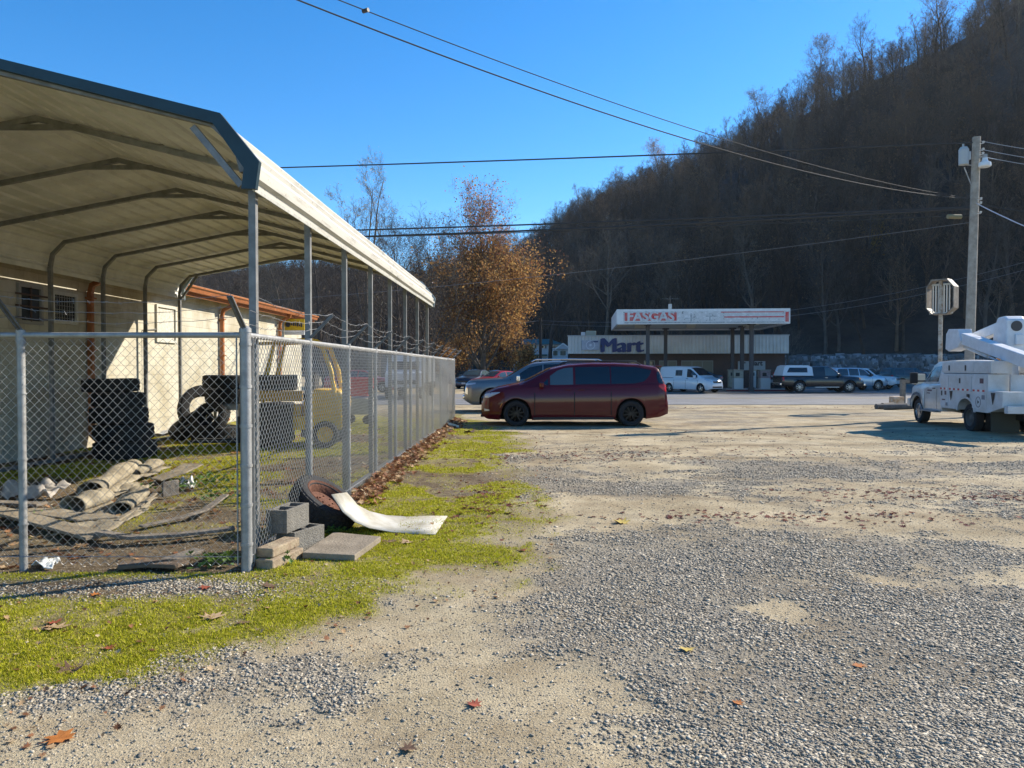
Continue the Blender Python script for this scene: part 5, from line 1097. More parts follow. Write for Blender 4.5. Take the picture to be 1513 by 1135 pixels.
# ------------------------------------------------------------ trees
def tubes(segs, sides):
    """segs (n,8): p0 p1 r0 r1"""
    S_ = np.array(segs, float).reshape(-1, 8); p0, p1 = S_[:, :3], S_[:, 3:6]; d = p1-p0; d /= np.linalg.norm(d, axis=1, keepdims=True)+1e-9
    up = np.where(np.abs(d[:, 2:3]) > .9, np.array([[1., 0, 0]]), np.array([[0, 0, 1.]])); u = np.cross(up, d); u /= np.linalg.norm(u, axis=1, keepdims=True)+1e-9; v = np.cross(d, u)
    t = np.arange(sides)*2*math.pi/sides; c, s = np.cos(t), np.sin(t)
    ring = u[:, None, :]*c[None, :, None]+v[:, None, :]*s[None, :, None]
    V = np.concatenate([p0[:, None]+ring*S_[:, 6][:, None, None], p1[:, None]+ring*S_[:, 7][:, None, None]], 1)
    j = np.arange(sides); f = np.stack([j, (j+1) % sides, sides+(j+1) % sides, sides+j], -1)
    F = (f[None]+(2*sides*np.arange(len(S_)))[:, None, None]).reshape(-1, 4); return V.reshape(-1, 3), F
def grow(seed, H, r0, nb, levels=4, first=.28, spread=.9, up=.10, twig=1.0, lean=0.0, kids=(5, 5, 4), forks=1, wob=.10):
    rs = random.Random(seed); thick = []; thin = []; tips = []; ga = [rs.uniform(0, 6)]
    def uv():
        z = rs.uniform(-1, 1); t = rs.uniform(0, 6.283); q = math.sqrt(1-z*z); return Vector((q*math.cos(t), q*math.sin(t), z))
    def br(p, d, L_, r, lev, n=None):
        n = n or (10, 6, 4, 3, 2)[min(lev, 4)]; st = L_/n; rr = r
        for i in range(n):
            d = (d+uv()*wob*(1+.5*lev)+Vector((0, 0, up if lev else .02))).normalized(); q = p+d*st; r1 = r*(1-(i+1)/n*(.80 if lev else .88)); 
            (thick if lev < 2 else thin).append((*p, *q, rr, max(r1, .006*twig))); p = q; rr = r1; t = (i+1)/n
            if lev == 0:
                if t > first:
                    for k in range(max(1, round(nb/(n*(1-first))))):
                        ga[0] += 2.4+rs.uniform(-.4, .4); a = ga[0]; o = Vector((math.cos(a), math.sin(a), rs.uniform(.25, .9)*1.1)).normalized()
                        ll = H*.42*spread*(1.15-.75*(t-first)/(1-first))*rs.uniform(.75, 1.2); br(p, (o+d*.35).normalized(), ll, rr*rs.uniform(.40, .6), 1)
            elif lev < levels and i >= (1 if lev < 3 else 0):
                for k in range(max(1, round(kids[min(lev-1, 2)]/n+rs.uniform(-.3, .6)))):
                    o = uv(); o = (o-d*o.dot(d)).normalized(); br(p, (d*.75+o*.8+Vector((0, 0, .12))).normalized(), L_*rs.uniform(.38, .60), rr*.55, lev+1)
        tips.append((*p,))
        if lev >= 2: tips.append((*(p-d*st),))
    if forks == 1: br(Vector((0, 0, -.2)), Vector((lean, 0, 1)).normalized(), H*.86, r0, 0)
    else:
        h0 = H*.13; thick.append((0, 0, -.2, 0, 0, h0, r0*1.15, r0))
        for k in range(forks):
            a = 6.283*k/forks+.5; tilt = rs.uniform(.16, .30) if k else .04; br(Vector((0, 0, h0-.1)), Vector((math.cos(a)*tilt, math.sin(a)*tilt, 1)).normalized(), H*(.74 if k else .80)*rs.uniform(.92, 1), r0*.62, 0)
    return thick, thin, np.array(tips)
def leaf_cloud(tips, n, sz, seed, jit=.25, zr=None):
    rs = np.random.RandomState(seed); t = tips
    if zr: t = t[rs.rand(len(t)) < np.interp(t[:, 2], zr[0], zr[1])]
    c = t[rs.randint(0, len(t), n)]+rs.randn(n, 3)*jit; a = rs.randn(n, 3); a /= np.linalg.norm(a, axis=1, keepdims=True); b = np.cross(a, rs.randn(n, 3)); b /= np.linalg.norm(b, axis=1, keepdims=True)
    s = sz*(.6+.8*rs.rand(n))[:, None]; V = np.stack([c-a*s, c+b*s*.55, c+a*s, c-b*s*.55], 1).reshape(-1, 3); return V, np.arange(4*n).reshape(-1, 4)
bark = mat('bark_grey_brown', (.16, .135, .11), .95, col2=(.085, .07, .055), vs=3, bump=.6, bs=12)
bark_d = mat('bark_dark', (.075, .06, .05), .95, col2=(.04, .032, .028), vs=2)
def hill_bark():
    m = mat('bark_hill', (.15, .135, .12), .95, col2=(.07, .06, .05), vs=.6); t = m.node_tree; b = t.nodes['Principled BSDF']; src = b.inputs['Base Color'].links[0].from_socket
    oi = t.nodes.new('ShaderNodeObjectInfo'); r = t.nodes.new('ShaderNodeValToRGB'); e = r.color_ramp.elements; e[0].color = (.30, .27, .25, 1); e[1].color = (1.2, 1.15, 1.05, 1)
    for p_, c_ in ((.35, (.60, .50, .42)), (.6, (.75, .74, .74)), (.8, (1.15, .85, .62))): q = e.new(p_); q.color = (*c_, 1)
    x = t.nodes.new('ShaderNodeMix'); x.data_type = 'RGBA'; x.blend_type = 'MULTIPLY'; x.inputs['Factor'].default_value = 1
    t.links.new(oi.outputs['Random'], r.inputs[0]); t.links.new(src, x.inputs['A']); t.links.new(r.outputs[0], x.inputs['B']); t.links.new(x.outputs['Result'], b.inputs['Base Color']); return m
bark_h = hill_bark()

def tree_mesh(seed, twig_m, name, **kw):
    th, tn, tips = grow(seed, **kw); V1, F1 = tubes(th, 6); V2, F2 = tubes(tn, 3)
    return V1, F1, V2, F2, tips
def centre(q, sx_, sy_): q[:, 0] -= sx_*q[:, 2]; q[:, 1] -= sy_*q[:, 2]
def single_tree(name, label, loc, seed, m, cat='tree', group=None, leaves=None, leaf_material=None, rz=0, **kw):
    V1, F1, V2, F2, tips = tree_mesh(seed, m, name, **kw)
    if name == 'autumn_tree': sx_, sy_ = tips[:, 0].mean()/tips[:, 2].mean(), tips[:, 1].mean()/tips[:, 2].mean(); [centre(q, sx_, sy_) for q in (V1, V2, tips)]
    t = thing(name, label, cat, loc, rz, group); np_mesh('trunk', V1, F1, m, t, True); np_mesh('twigs', V2, F2, m, t)
    if leaves:
        V, F = leaf_cloud(tips, leaves[0], leaves[1], seed, leaves[2], leaves[3] if len(leaves) > 3 else None); np_mesh('crown', V, F, leaf_material, t)
    return t
# forest prototypes (joined trunk and twigs, a few with leftover leaves), scattered by geometry nodes as ONE stuff object
leaf_b = island_mat('leftover_leaves', [(0, (.09, .06, .04)), (.6, (.17, .12, .07)), (1, (.26, .17, .09))], .8, .3)
protos = []
pc = bpy.data.collections.new('forest_kinds')
for i in range(7):
    H_ = [13, 15, 12, 16, 14, 11, 15][i]
    V1, F1, V2, F2, tips = tree_mesh(100+i, bark_h, 'forest_tree', H=H_, r0=.20+.02*i, nb=[13, 15, 12, 15, 16, 11, 14][i], levels=4, first=.24, spread=[.62, .7, .8, .55, .7, .85, .6][i], twig=2.6, kids=(6, 5, 4), up=.12)
    Vs = [V1, V2]; V = np.concatenate(Vs); n1 = len(V1)
    th3 = F1; me = bpy.data.meshes.new('forest_tree'); Fall = np.concatenate([F1, F2+n1]); mi = [0]*len(Fall)
    if i in (1, 4, 5):
        VL, FL = leaf_cloud(tips, [0, 200, 0, 0, 200, 600, 0][i], .11, i, .3); Fall = np.concatenate([Fall, FL+len(V)]); V = np.concatenate([V, VL]); mi += [1]*len(FL)
    o = np_mesh('forest_tree', V, Fall, bark_h); o.data.materials.append(leaf_b); o.data.polygons.foreach_set('material_index', mi)
    COL.objects.unlink(o); pc.objects.link(o); protos.append(o)
rs = np.random.RandomState(5); N_ = 24000; u = rs.rand(N_)*(len(HC)-1.01); v = rs.rand(N_)*1.22; x, y, z = hill(u, v)
# keep points spaced apart, thinner far away
cell = {}; keep = []
for i in range(N_):
    d = math.hypot(x[i], y[i]); r_ = x[i]/max(y[i], 1)
    if r_ > 1.3 or r_ < -1.1 or y[i] < 5 and x[i] > 0 and False: continue
    if v[i] < .004: continue
    g_ = 3.1 if d < 170 else 3.9
    k = (int(x[i]/g_), int(y[i]/g_))
    if k in cell: continue
    cell[k] = 1; keep.append(i)
keep = np.array(keep); print('forest trees', len(keep))
me = bpy.data.meshes.new('woodland'); me.vertices.add(len(keep)); me.vertices.foreach_set('co', np.stack([x[keep], y[keep], z[keep]-.3], -1).astype(np.float32).ravel()); me.update()
wo_ = bpy.data.objects.new('woodland', me); COL.objects.link(wo_); tag(wo_, 'dense leafless brown woodland covering the steep hillside', 'woodland', kind='stuff')
ng = bpy.data.node_groups.new('scatter', 'GeometryNodeTree'); ng.interface.new_socket('Geometry', in_out='INPUT', socket_type='NodeSocketGeometry'); ng.interface.new_socket('Geometry', in_out='OUTPUT', socket_type='NodeSocketGeometry')
n_in = ng.nodes.new('NodeGroupInput'); n_out = ng.nodes.new('NodeGroupOutput'); ci = ng.nodes.new('GeometryNodeCollectionInfo'); ci.inputs['Collection'].default_value = pc; ci.inputs['Separate Children'].default_value = True; ci.inputs['Reset Children'].default_value = True
ip = ng.nodes.new('GeometryNodeInstanceOnPoints'); ip.inputs['Pick Instance'].default_value = True
def rv(dt, a, b, sd):
    n = ng.nodes.new('FunctionNodeRandomValue'); n.data_type = dt; n.inputs['Seed'].default_value = sd
    if dt == 'FLOAT_VECTOR': n.inputs[0].default_value = a; n.inputs[1].default_value = b; return n.outputs[0]
    if dt == 'FLOAT': n.inputs[2].default_value = a; n.inputs[3].default_value = b; return n.outputs[1]
    n.inputs[4].default_value = a; n.inputs[5].default_value = b; return n.outputs[2]
ng.links.new(n_in.outputs[0], ip.inputs['Points']); ng.links.new(ci.outputs[0], ip.inputs['Instance']); ng.links.new(rv('INT', 0, 6, 1), ip.inputs['Instance Index'])
ng.links.new(rv('FLOAT_VECTOR', (-.06, -.06, 0), (.06, .06, 6.28), 2), ip.inputs['Rotation']); ng.links.new(rv('FLOAT', .58, 1.0, 3), ip.inputs['Scale']); ng.links.new(ip.outputs[0], n_out.inputs[0])
wo_.modifiers.new('scatter', 'NODES').node_group = ng
# individual trees
aut = island_mat('autumn_leaves', [(0, (.15, .07, .03)), (.35, (.28, .14, .05)), (.7, (.42, .23, .08)), (1, (.56, .35, .12))], .75, .45)
rdl = island_mat('red_top_leaves', [(0, (.34, .10, .06)), (.5, (.50, .20, .12)), (1, (.60, .34, .16))], .75, .45)
tx_, ty_, _ = P(714, 560, 66)
t = single_tree('autumn_tree', 'big orange brown autumn tree with sparse pinkish top behind the parked cars', (tx_, ty_, 0), 46, bark, leaves=(32000, .10, .40, ([0, 8.5, 11, 13], [1, 1, .22, 0.03])), leaf_material=aut, H=16.2, r0=.30, nb=44, levels=4, first=.07, spread=.86, twig=1.6, kids=(7, 6, 4), up=.11, wob=.06)
V1, F1, V2, F2, tips = tree_mesh(46, bark, 'x', H=16.2, r0=.30, nb=44, levels=4, first=.07, spread=.86, twig=1.6, kids=(7, 6, 4), up=.11, wob=.06)
centre(tips, tips[:, 0].mean()/tips[:, 2].mean(), tips[:, 1].mean()/tips[:, 2].mean()); V, F = leaf_cloud(tips, 3600, .075, 8, .18, ([0, 9, 10.5, 17], [0, 0, 1, 1])); np_mesh('upper_crown', V, F, rdl, t)
single_tree('bare_tree', 'tall bare tree with pale sparse leaf tips rising above the carport roof edge', (P(545, 560, 58)[0], 58, 0), 17, bark, leaves=(1500, .06, .12), leaf_material=island_mat('pale_tips', [(0, (.30, .26, .20)), (1, (.5, .46, .36))], .7, .4), H=17.2, r0=.27, nb=11, forks=3, levels=4, first=.22, spread=.50, twig=1.5, kids=(7, 5, 4), up=.16)
bl_ = [(300, 60, 7.5, 'bare dark tree above the orange gutter left of the corner post'), (335, 70, 8.5, 'second bare dark tree above the gutter'), (405, 62, 9.0, 'bare tree directly right of the first carport leg'), (432, 56, 9.5, 'bare crooked tree between the first two carport legs'), (480, 52, 10.5, 'dense bare tree behind the second carport leg'),
       (515, 60, 11.5, 'thick dark tree trunk behind the third carport leg'), (560, 68, 12, 'bare tree behind the fourth carport leg'), (585, 55, 10.5, 'brown bare tree behind the fifth carport leg'), (612, 64, 13, 'thin bare tree at the far end of the carport roof'), (640, 62, 12, 'airy bare tree just left of the orange tree'), (665, 75, 12.5, 'slim bare tree whose top shows left of the orange tree'), (625, 50, 7, 'low bushy bare tree at the end of the fence')]
for i, (px, Y, H_, lab) in enumerate(bl_):
    single_tree('bare_tree', lab, (P(px, 560, Y)[0], Y, 0), 200+i, bark_d if i % 3 else bark, group='bare trees behind the carport', leaves=(500, .06, .2) if i in (7, 9, 11) else None, leaf_material=leaf_b, H=H_*1.12, r0=.16+.02*(i % 4), nb=18, levels=4, first=.12, spread=.9, twig=1.7, kids=(7, 6, 4), up=.10, wob=.13)
single_tree('yellow_tree', 'tree with dull yellow leaves low on the dark hillside', (*P(1308, 480, 96)[:2], 9), 77, bark_h, leaves=(1700, .20, .4), leaf_material=island_mat('dull_yellow', [(0, (.20, .13, .03)), (1, (.36, .25, .06))], .8, .3), H=12.5, r0=.2, nb=16, levels=3, first=.2, spread=.55, twig=2)
single_tree('bare_tree', 'dark branching tree in front of the white house', (P(812, 560, 84)[0], 84, 0), 88, bark_d, H=15, r0=.32, nb=14, levels=4, first=.3, spread=.6, twig=2)
single_tree('bare_tree', 'pale bare shrub like tree at the right end of the station roof', (P(1168, 560, 73)[0], 74.2, 0), 90, bark, H=5.5, r0=.10, nb=16, levels=3, first=.05, spread=1.1, twig=1.6)
single_tree('bare_tree', 'tall pale trunked tree just left of the station canopy', (P(893, 560, 90)[0], 90, 0), 91, bark, H=20, r0=.30, nb=14, levels=4, first=.45, spread=.5, twig=2)
def on_hill(px, vq):
    us = np.linspace(0, len(HC)-1, 1500); x, y, z = hill(us, np.full_like(us, vq)); k = np.argmin(np.abs(x/np.maximum(y, 1)-(px-756.5)/1136)+(y < 5)*9); return (float(x[k]), float(y[k]), float(z[k])-.3)
for i, (px, vq, H_, col_, lab) in enumerate([(1202, 1.0, 20, 1, 'largest round crowned tree standing out on the hill skyline'), (1128, 1.0, 18, 1, 'pinkish round tree on the skyline left of the largest one'), (975, 1.0, 17, 1, 'rust tinted tree on the middle of the skyline'), (1385, 1.0, 18, 1, 'reddish tree at the very top of the visible hill'), (860, 1.0, 15, 0, 'thin bare tree sticking up on the low left part of the skyline'), (1275, 1.0, 17, 0, 'bare upright tree high on the skyline')]):
    single_tree('skyline_tree', lab, on_hill(px, vq), 300+i, bark_h, group='trees standing out on the hill skyline', leaves=(2200, .11, .35) if col_ else None, leaf_material=leaf_b if i != 2 else aut, H=H_, r0=.26, nb=18, levels=4, first=.3, spread=.75, twig=2.6)
# shrubs at the foot behind the cars
for i, (px, Y, H_, lab) in enumerate([(650, 72, 3.6, 'rusty bush under the orange tree, left side'), (675, 76, 4.2, 'brown bush under the orange tree'), (740, 78, 4.4, 'reddish bush under the right side of the orange tree'), (775, 82, 3.5, 'low brown bush in front of the garage')]):
    single_tree('bush', lab, (P(px, 560, Y)[0], Y, 0), 400+i, bark_d, cat='bush', group='bushes under the orange tree', leaves=(2600, .12, .28), leaf_material=aut, H=H_, r0=.07, nb=18, levels=3, first=.0, spread=1.2, twig=1.3)

# ------------------------------------------------------------ rock wall at the foot of the hill
rs = np.random.RandomState(9); n = 5200
ux = rs.uniform(7.6, 13.2, n); fx_ = np.interp(ux, np.arange(len(HC)), HC[:, 0]); fy_ = np.interp(ux, np.arange(len(HC)), HC[:, 1]); zz = rs.rand(n)*2.75
base = np.array([[a, b, c] for c in (-1, 1) for b in (-1, 1) for a in (-1, 1)], float); Vr = base[None]*(1+.5*(rs.rand(n, 8, 3)-.5))*(.14+.22*rs.rand(n, 1, 1)**1.5)*np.array([1.2, 1, .8])
a = rs.rand(n)*6.28; c_, s_ = np.cos(a)[:, None], np.sin(a)[:, None]; Vr = np.stack([Vr[..., 0]*c_-Vr[..., 1]*s_+fx_[:, None], Vr[..., 0]*s_+Vr[..., 1]*c_+(fy_-1.5+.3*zz)[:, None], Vr[..., 2]+zz[:, None]], -1).reshape(-1, 3)
fb = np.array([(0, 2, 3, 1), (4, 5, 7, 6), (0, 1, 5, 4), (2, 6, 7, 3), (0, 4, 6, 2), (1, 3, 7, 5)])
rw = thing('rock_wall', 'long bank of broken grey rock at the foot of the hill behind the parked pickups', 'rock wall', (0, 0, 0))
q = np_mesh('rock_facing', Vr, (fb[None]+8*np.arange(n)[:, None, None]).reshape(-1, 4), island_mat('broken_rock', [(0, (.07, .075, .08)), (.7, (.17, .175, .18)), (1, (.34, .35, .36))], .9), rw); q['kind'] = 'stuff'
mb = MB(); uu = np.linspace(7.6, 13.2, 24); fx_ = np.interp(uu, np.arange(len(HC)), HC[:, 0]); fy_ = np.interp(uu, np.arange(len(HC)), HC[:, 1]); vs = []
for a_, b_ in zip(fx_, fy_): vs += [(a_, b_-1.45, -.5), (a_, b_-.6, 2.6), (a_, b_+1.2, 2.5)]
mb.add(vs, [(3*i+j, 3*i+j+1, 3*i+4+j, 3*i+3+j) for i in range(23) for j in range(2)]); mb.build('earth_core', mat('wall_core', (.05, .048, .045), .95), rw)

def join_into(a, b):
    if a is None: return b
    bm = bmesh.new(); bm.from_mesh(a.data); bm.from_mesh(b.data); bm.to_mesh(a.data); bm.free(); bpy.data.objects.remove(b); return a
# ------------------------------------------------------------ closed fuel station
st = thing('shop_building', 'abandoned brick store with pale ribbed metal fascia and blue Mart lettering', 'building', (0, 0, 0))
SY = 61.5; SX0, SX1 = P(842, 0, 61.5)[0], P(1151, 0, 61.5)[0]
zf1, zf0 = P(0, 497.5, 61.5)[2], P(0, 523, 61.5)[2]
brick = bpy.data.materials.new('dark_brick'); brick.use_nodes = True; t_ = brick.node_tree; br = t_.nodes.new('ShaderNodeTexBrick'); tc = t_.nodes.new('ShaderNodeTexCoord'); sp = t_.nodes.new('ShaderNodeSeparateXYZ'); cb = t_.nodes.new('ShaderNodeCombineXYZ'); ad = t_.nodes.new('ShaderNodeMath')
t_.links.new(tc.outputs['Object'], sp.inputs[0]); t_.links.new(sp.outputs[0], ad.inputs[0]); t_.links.new(sp.outputs[1], ad.inputs[1]); t_.links.new(ad.outputs[0], cb.inputs[0]); t_.links.new(sp.outputs[2], cb.inputs[1]); t_.links.new(cb.outputs[0], br.inputs['Vector'])
br.inputs['Scale'].default_value = 1; br.inputs['Brick Width'].default_value = .22; br.inputs['Row Height'].default_value = .075; br.inputs['Mortar Size'].default_value = .006; br.inputs['Color1'].default_value = (.085, .045, .035, 1); br.inputs['Color2'].default_value = (.06, .035, .03, 1); br.inputs['Mortar'].default_value = (.11, .10, .09, 1)
t_.links.new(br.outputs['Color'], t_.nodes['Principled BSDF'].inputs['Base Color']); t_.nodes['Principled BSDF'].inputs['Roughness'].default_value = .9
mb = MB(); op = [(845, 872, 0.0, 2.1), (876, 905, .85, 2.15), (910, 940, .85, 2.15), (950, 966, 0, 2.15), (972, 998, .7, 2.15), (1004, 1050, .7, 2.15)]
xs_ = [SX0]+sum([[P(a, 0, SY)[0], P(b, 0, SY)[0]] for a, b, _, _ in op], [])+[SX1]
for i in range(0, len(xs_)-1, 2): mb.bb(xs_[i]+.004, xs_[i+1], SY, SY+.25, 0, 2.75)
for a, b, z0, z1 in op:
    a, b = P(a, 0, SY)[0], P(b, 0, SY)[0]
    if z0 > 0: mb.bb(a+.002, b+.002, SY+.003, SY+.24, 0, z0)
    mb.bb(a+.002, b+.002, SY+.003, SY+.24, z1, 2.74)
mb.bb(SX0, SX0+.25, SY+.26, SY+10, 0, 2.75); mb.bb(SX1-.25, SX1, SY+.26, SY+10, 0, 2.75); mb.bb(SX0, SX1, SY+10.01, SY+10.2, 0, 2.75); mb.bb(SX0+.3, SX1-.3, SY+.3, SY+9.9, -.02, .02)
mb.build('wall', brick, st)
fr_m = mat('aluminium_frame', (.22, .22, .21), .5, .5); pane_m = mat('shop_glass', (.035, .04, .04), .08, spec=.7); blind = mat('papered_glass', (.14, .13, .095), .4)
for i, (a, b, z0, z1) in enumerate(op):
    a, b = P(a, 0, SY)[0], P(b, 0, SY)[0]; mb = MB(); z0 = z0+.02
    mb.bb(a, b, SY+.05, SY+.11, z0, z0+.07); mb.bb(a, b, SY+.05, SY+.11, z1-.07, z1)
    k = 3 if b-a > 2 else 2
    for j in range(k+1): xx = a+(b-a-.06)*j/k; mb.bb(xx, xx+.06, SY+.052, SY+.108, z0+.07, z1-.07)
    o = mb.build('door' if z0 < .1 else 'window', fr_m, st); MB().bb(a+.01, b-.01, SY+.075, SY+.085, z0+.05, z1-.05).build('pane', blind if i in (4, 5, 1) else pane_m, o)
mb = MB(); nrib = 64; pts = []
for i in range(nrib):
    x0 = SX0-.15+(SX1-SX0+.3)*i/nrib; w_ = (SX1-SX0+.3)/nrib; pts += [(x0, SY-.55), (x0+w_*.55, SY-.55), (x0+w_*.65, SY-.63), (x0+w_*.9, SY-.63)]
pts.append((SX1+.15, SY-.55)); vs = [(x, y, zf0) for x, y in pts]+[(x, y, zf1) for x, y in pts]; k = len(pts); mb.add(vs, [(i, i+1, k+i+1, k+i) for i in range(k-1)])
fas = mat('ribbed_fascia', (.66, .66, .62), .55, col2=(.52, .51, .47), vs=.5, detail=8)
mb.build('fascia', fas, st); 
mb = MB(); mb.bb(SX0-.15, SX0-.1, SY-.54, SY+9, zf0, zf1); mb.bb(SX1+.1, SX1+.15, SY-.54, SY+9, zf0, zf1); mb.build('side_fascia', fas, st)
MB().bb(SX0-.2, SX1+.2, SY-.66, SY-.54, zf1, zf1+.07).build('coping', mat('coping', (.42, .42, .40), .5), st); MB().bb(SX0-.1, SX1+.1, SY-.5, SY+9.5, zf1-.5, zf1-.35).build('roof', mat('tar_roof', (.05, .05, .05), .9), st); MB().bb(SX0-.1, SX1+.1, SY-.53, SY+.3, zf0-.02, zf0+.03).build('soffit', mat('dark_soffit', (.06, .055, .05), .8), st)
blue = mat('letter_blue', (.012, .03, .13), .5); 
o = None
for k_, dx2 in enumerate((-.085, -.05, -.018, .018, .05, .085)):
    q_ = text_obj('lettering', 'Mart', 1.55, blue, st, FRONT(P(918.5, 0, SY-.7)[0]+dx2, SY-.66-.003*k_, P(0, 511.5, SY)[2]-.02+dx2*.3), bold=0, ext=.03, sx=1.12)
    o = join_into(o, q_); MB().bb(P(886.5, 0, SY)[0], P(892.5, 0, SY)[0], SY-.70, SY-.64, P(0, 512.5, SY)[2]-.06, P(0, 511, SY)[2]+.02).build('hyphen', mat('letter_dark', (.05, .05, .07), .6), st)
pz = P(0, 510.5, SY)[2]; px_ = P(872, 0, SY)[0]
o = MB().bb(P(859, 0, SY)[0], P(885, 0, SY)[0], SY-.72, SY-.64, P(0, 517.5, SY)[2], P(0, 503.5, SY)[2]).build('faded_panel', mat('faded_panel', (.44, .46, .50), .5, col2=(.30, .33, .42), vs=2.2), st)
mb = MB(); mb.lathe([(.30, 0), (.36, 0), (.36, .01), (.30, .01)], (px_, SY-.735, pz), (0, 1, 0), 24, closed=True); mb.lathe([(0, 0), (.10, 0), (.10, .01), (0, .01)], (px_, SY-.735, pz), (0, 1, 0), 16); mb.build('ring_emblem', mat('emblem_grey', (.62, .64, .68), .5), o)
MB().bb(P(873, 0, SY)[0], P(883, 0, SY)[0], SY-.735, SY-.722, P(0, 506.5, SY)[2], P(0, 504.6, SY)[2]).build('blue_mark', blue, o)
# lower wall sign
sgx0, sgx1 = P(1089, 0, SY-.8)[0], P(1128, 0, SY-.8)[0]
ws = thing('store_sign', 'grey hanging sign reading Jr Mart low on the brick front behind the pumps', 'sign', (0, 0, 0))
MB().bb(sgx0, sgx1, SY-.12, SY-.04, P(0, 547, SY)[2], P(0, 534, SY)[2]).build('panel', mat('sign_grey', (.30, .31, .31), .6), ws); text_obj('lettering', 'Jr  Mart', .52, mat('letter_dark2', (.02, .02, .03), .6), ws, FRONT((sgx0+sgx1)/2, SY-.13, P(0, 537.2, SY)[2]), bold=.02, ext=.008)
# roof things
rx = P(866, 0, 64)[0]
o = thing('rooftop_unit', 'beige rooftop unit with a white duct on the left end of the store roof', 'air conditioner', (rx, 65.0, zf1-.35)); MB().bb(-.25, .6, -.5, .5, 0, .95).build('housing', mat('rtu_beige', (.30, .31, .24), .6), o, bevel=.03); MB().bb(-.65, -.28, -.3, .3, 0, .85).build('duct', mat('duct_white', (.55, .58, .6), .5), o, bevel=.02)
# canopy
CYf, CYb = 50.0, 58.5; cx0, cx1 = P(911, 0, CYf)[0], P(1160, 0, CYf)[0]; cz0, cz1 = P(0, 479.5, CYf)[2], P(0, 457.5, CYf)[2]
cn = thing('fuel_canopy', 'old fuel pump canopy with peeling white and red fascia on dark columns', 'canopy', (0, 0, 0))
def peel():
    m = bpy.data.materials.new('peeling_fascia'); m.use_nodes = True; t = m.node_tree; b = t.nodes['Principled BSDF']; tc = t.nodes.new('ShaderNodeTexCoord'); n = t.nodes.new('ShaderNodeTexNoise'); n.inputs['Scale'].default_value = 3.2; n.inputs['Detail'].default_value = 10; n.inputs['Roughness'].default_value = .75
    t.links.new(tc.outputs['Object'], n.inputs['Vector']); r = t.nodes.new('ShaderNodeValToRGB'); r.color_ramp.interpolation = 'CONSTANT'; e = r.color_ramp.elements; e[0].color = (.10, .12, .12, 1); e[1].position = .40; e[1].color = (.55, .55, .54, 1); q = e.new(.55); q.color = (.66, .66, .65, 1)
    t.links.new(n.outputs['Fac'], r.inputs[0]); t.links.new(r.outputs[0], b.inputs['Base Color']); return m
peel_m = peel(); cw = mat('canopy_white', (.74, .74, .72), .6, var=.15, vs=2); rp_ = mat('flaking_red', (.60, .015, .02), .6, col2=(.55, .20, .18), vs=3, detail=10)
hgt = cz1-cz0
mb = MB(); mb.bb(cx0, cx1, CYf, CYf+.12, cz0, cz1); mb.build('front_fascia', cw, cn)
mb = MB(); mb.add([(x, y, z) for z in (cz0, cz1) for x, y in ((cx0, CYf+.125), (cx0, CYb), (cx1, CYb), (cx1, CYf+.125), (cx1-.12, CYf+.125), (cx1-.12, CYb-.12), (cx0+.12, CYb-.12), (cx0+.12, CYf+.125))], [(0, 1, 6, 7), (1, 2, 5, 6), (2, 3, 4, 5), (8, 15, 14, 9), (9, 14, 13, 10), (10, 13, 12, 11)]+[(i, (i+1) % 8, 8+(i+1) % 8, 8+i) for i in range(8)]); mb.build('side_fascia', cw, cn)
MB().bb(cx0+.42, cx1-.05, CYf-.015, CYf-.003, cz0+.05, cz1-.15).build('peeling_panel', peel_m, cn)
mb = MB()
for i in range(26): z = CYf+.2+(CYb-CYf-.4)*i/25; mb.bb(cx0+.125, cx1-.125, z, z+.27, cz0+.10+.02*(i % 2), cz0+.15)
mb.build('deck', mat('canopy_deck', (.30, .30, .25), .6, var=.2, vs=.6), cn)
zc = cz0+hgt*.47
MB().bb(cx0+.50, P(998, 0, CYf)[0], CYf-.022, CYf-.016, cz0+.22, cz1-.22).build('red_backing', rp_, cn)
text_obj('lettering', 'FASGAS', .86, mat('letter_white', (.66, .66, .65), .5, col2=(.40, .42, .42), vs=6, detail=9), cn, FRONT((cx0+.5+P(998, 0, CYf)[0])/2, CYf-.03, zc+.02), bold=.03, ext=.012, sx=1.02)
x2, x3 = P(1066, 0, CYf)[0], P(1151, 0, CYf)[0]; dr = mat('flaking_dark', (.12, .16, .19), .7, col2=(.50, .52, .52), vs=6, detail=10)
mb = MB(); mb.bb(x2, x3, CYf-.022, CYf-.016, zc-.06, zc+.02); mb.bb(x2-.2, x3, CYf-.022, CYf-.016, cz1-.25, cz1-.19); mb.bb(P(1153, 0, CYf)[0], cx1-.10, CYf-.022, CYf-.016, cz0+.12, cz1-.22); mb.build('red_stripes', rp_, cn)
mb = MB(); mb.bb(cx0+.5, x3, CYf-.021, CYf-.016, cz0+.07, cz0+.13); mb.bb(P(1010, 0, CYf)[0], P(1030, 0, CYf)[0], CYf-.021, CYf-.016, zc-.1, zc-.06); mb.bb(P(1018, 0, CYf)[0], P(1019.5, 0, CYf)[0], CYf-.021, CYf-.016, zc-.3, zc+.25); mb.bb(P(1040, 0, CYf)[0], P(1056, 0, CYf)[0], CYf-.021, CYf-.016, zc+.02, zc+.06); mb.bb(P(1045, 0, CYf)[0], P(1046.5, 0, CYf)[0], CYf-.021, CYf-.016, zc-.25, zc+.25); mb.build('dark_flaking', dr, cn)
col_m = mat('column_dark', (.045, .045, .05), .6)
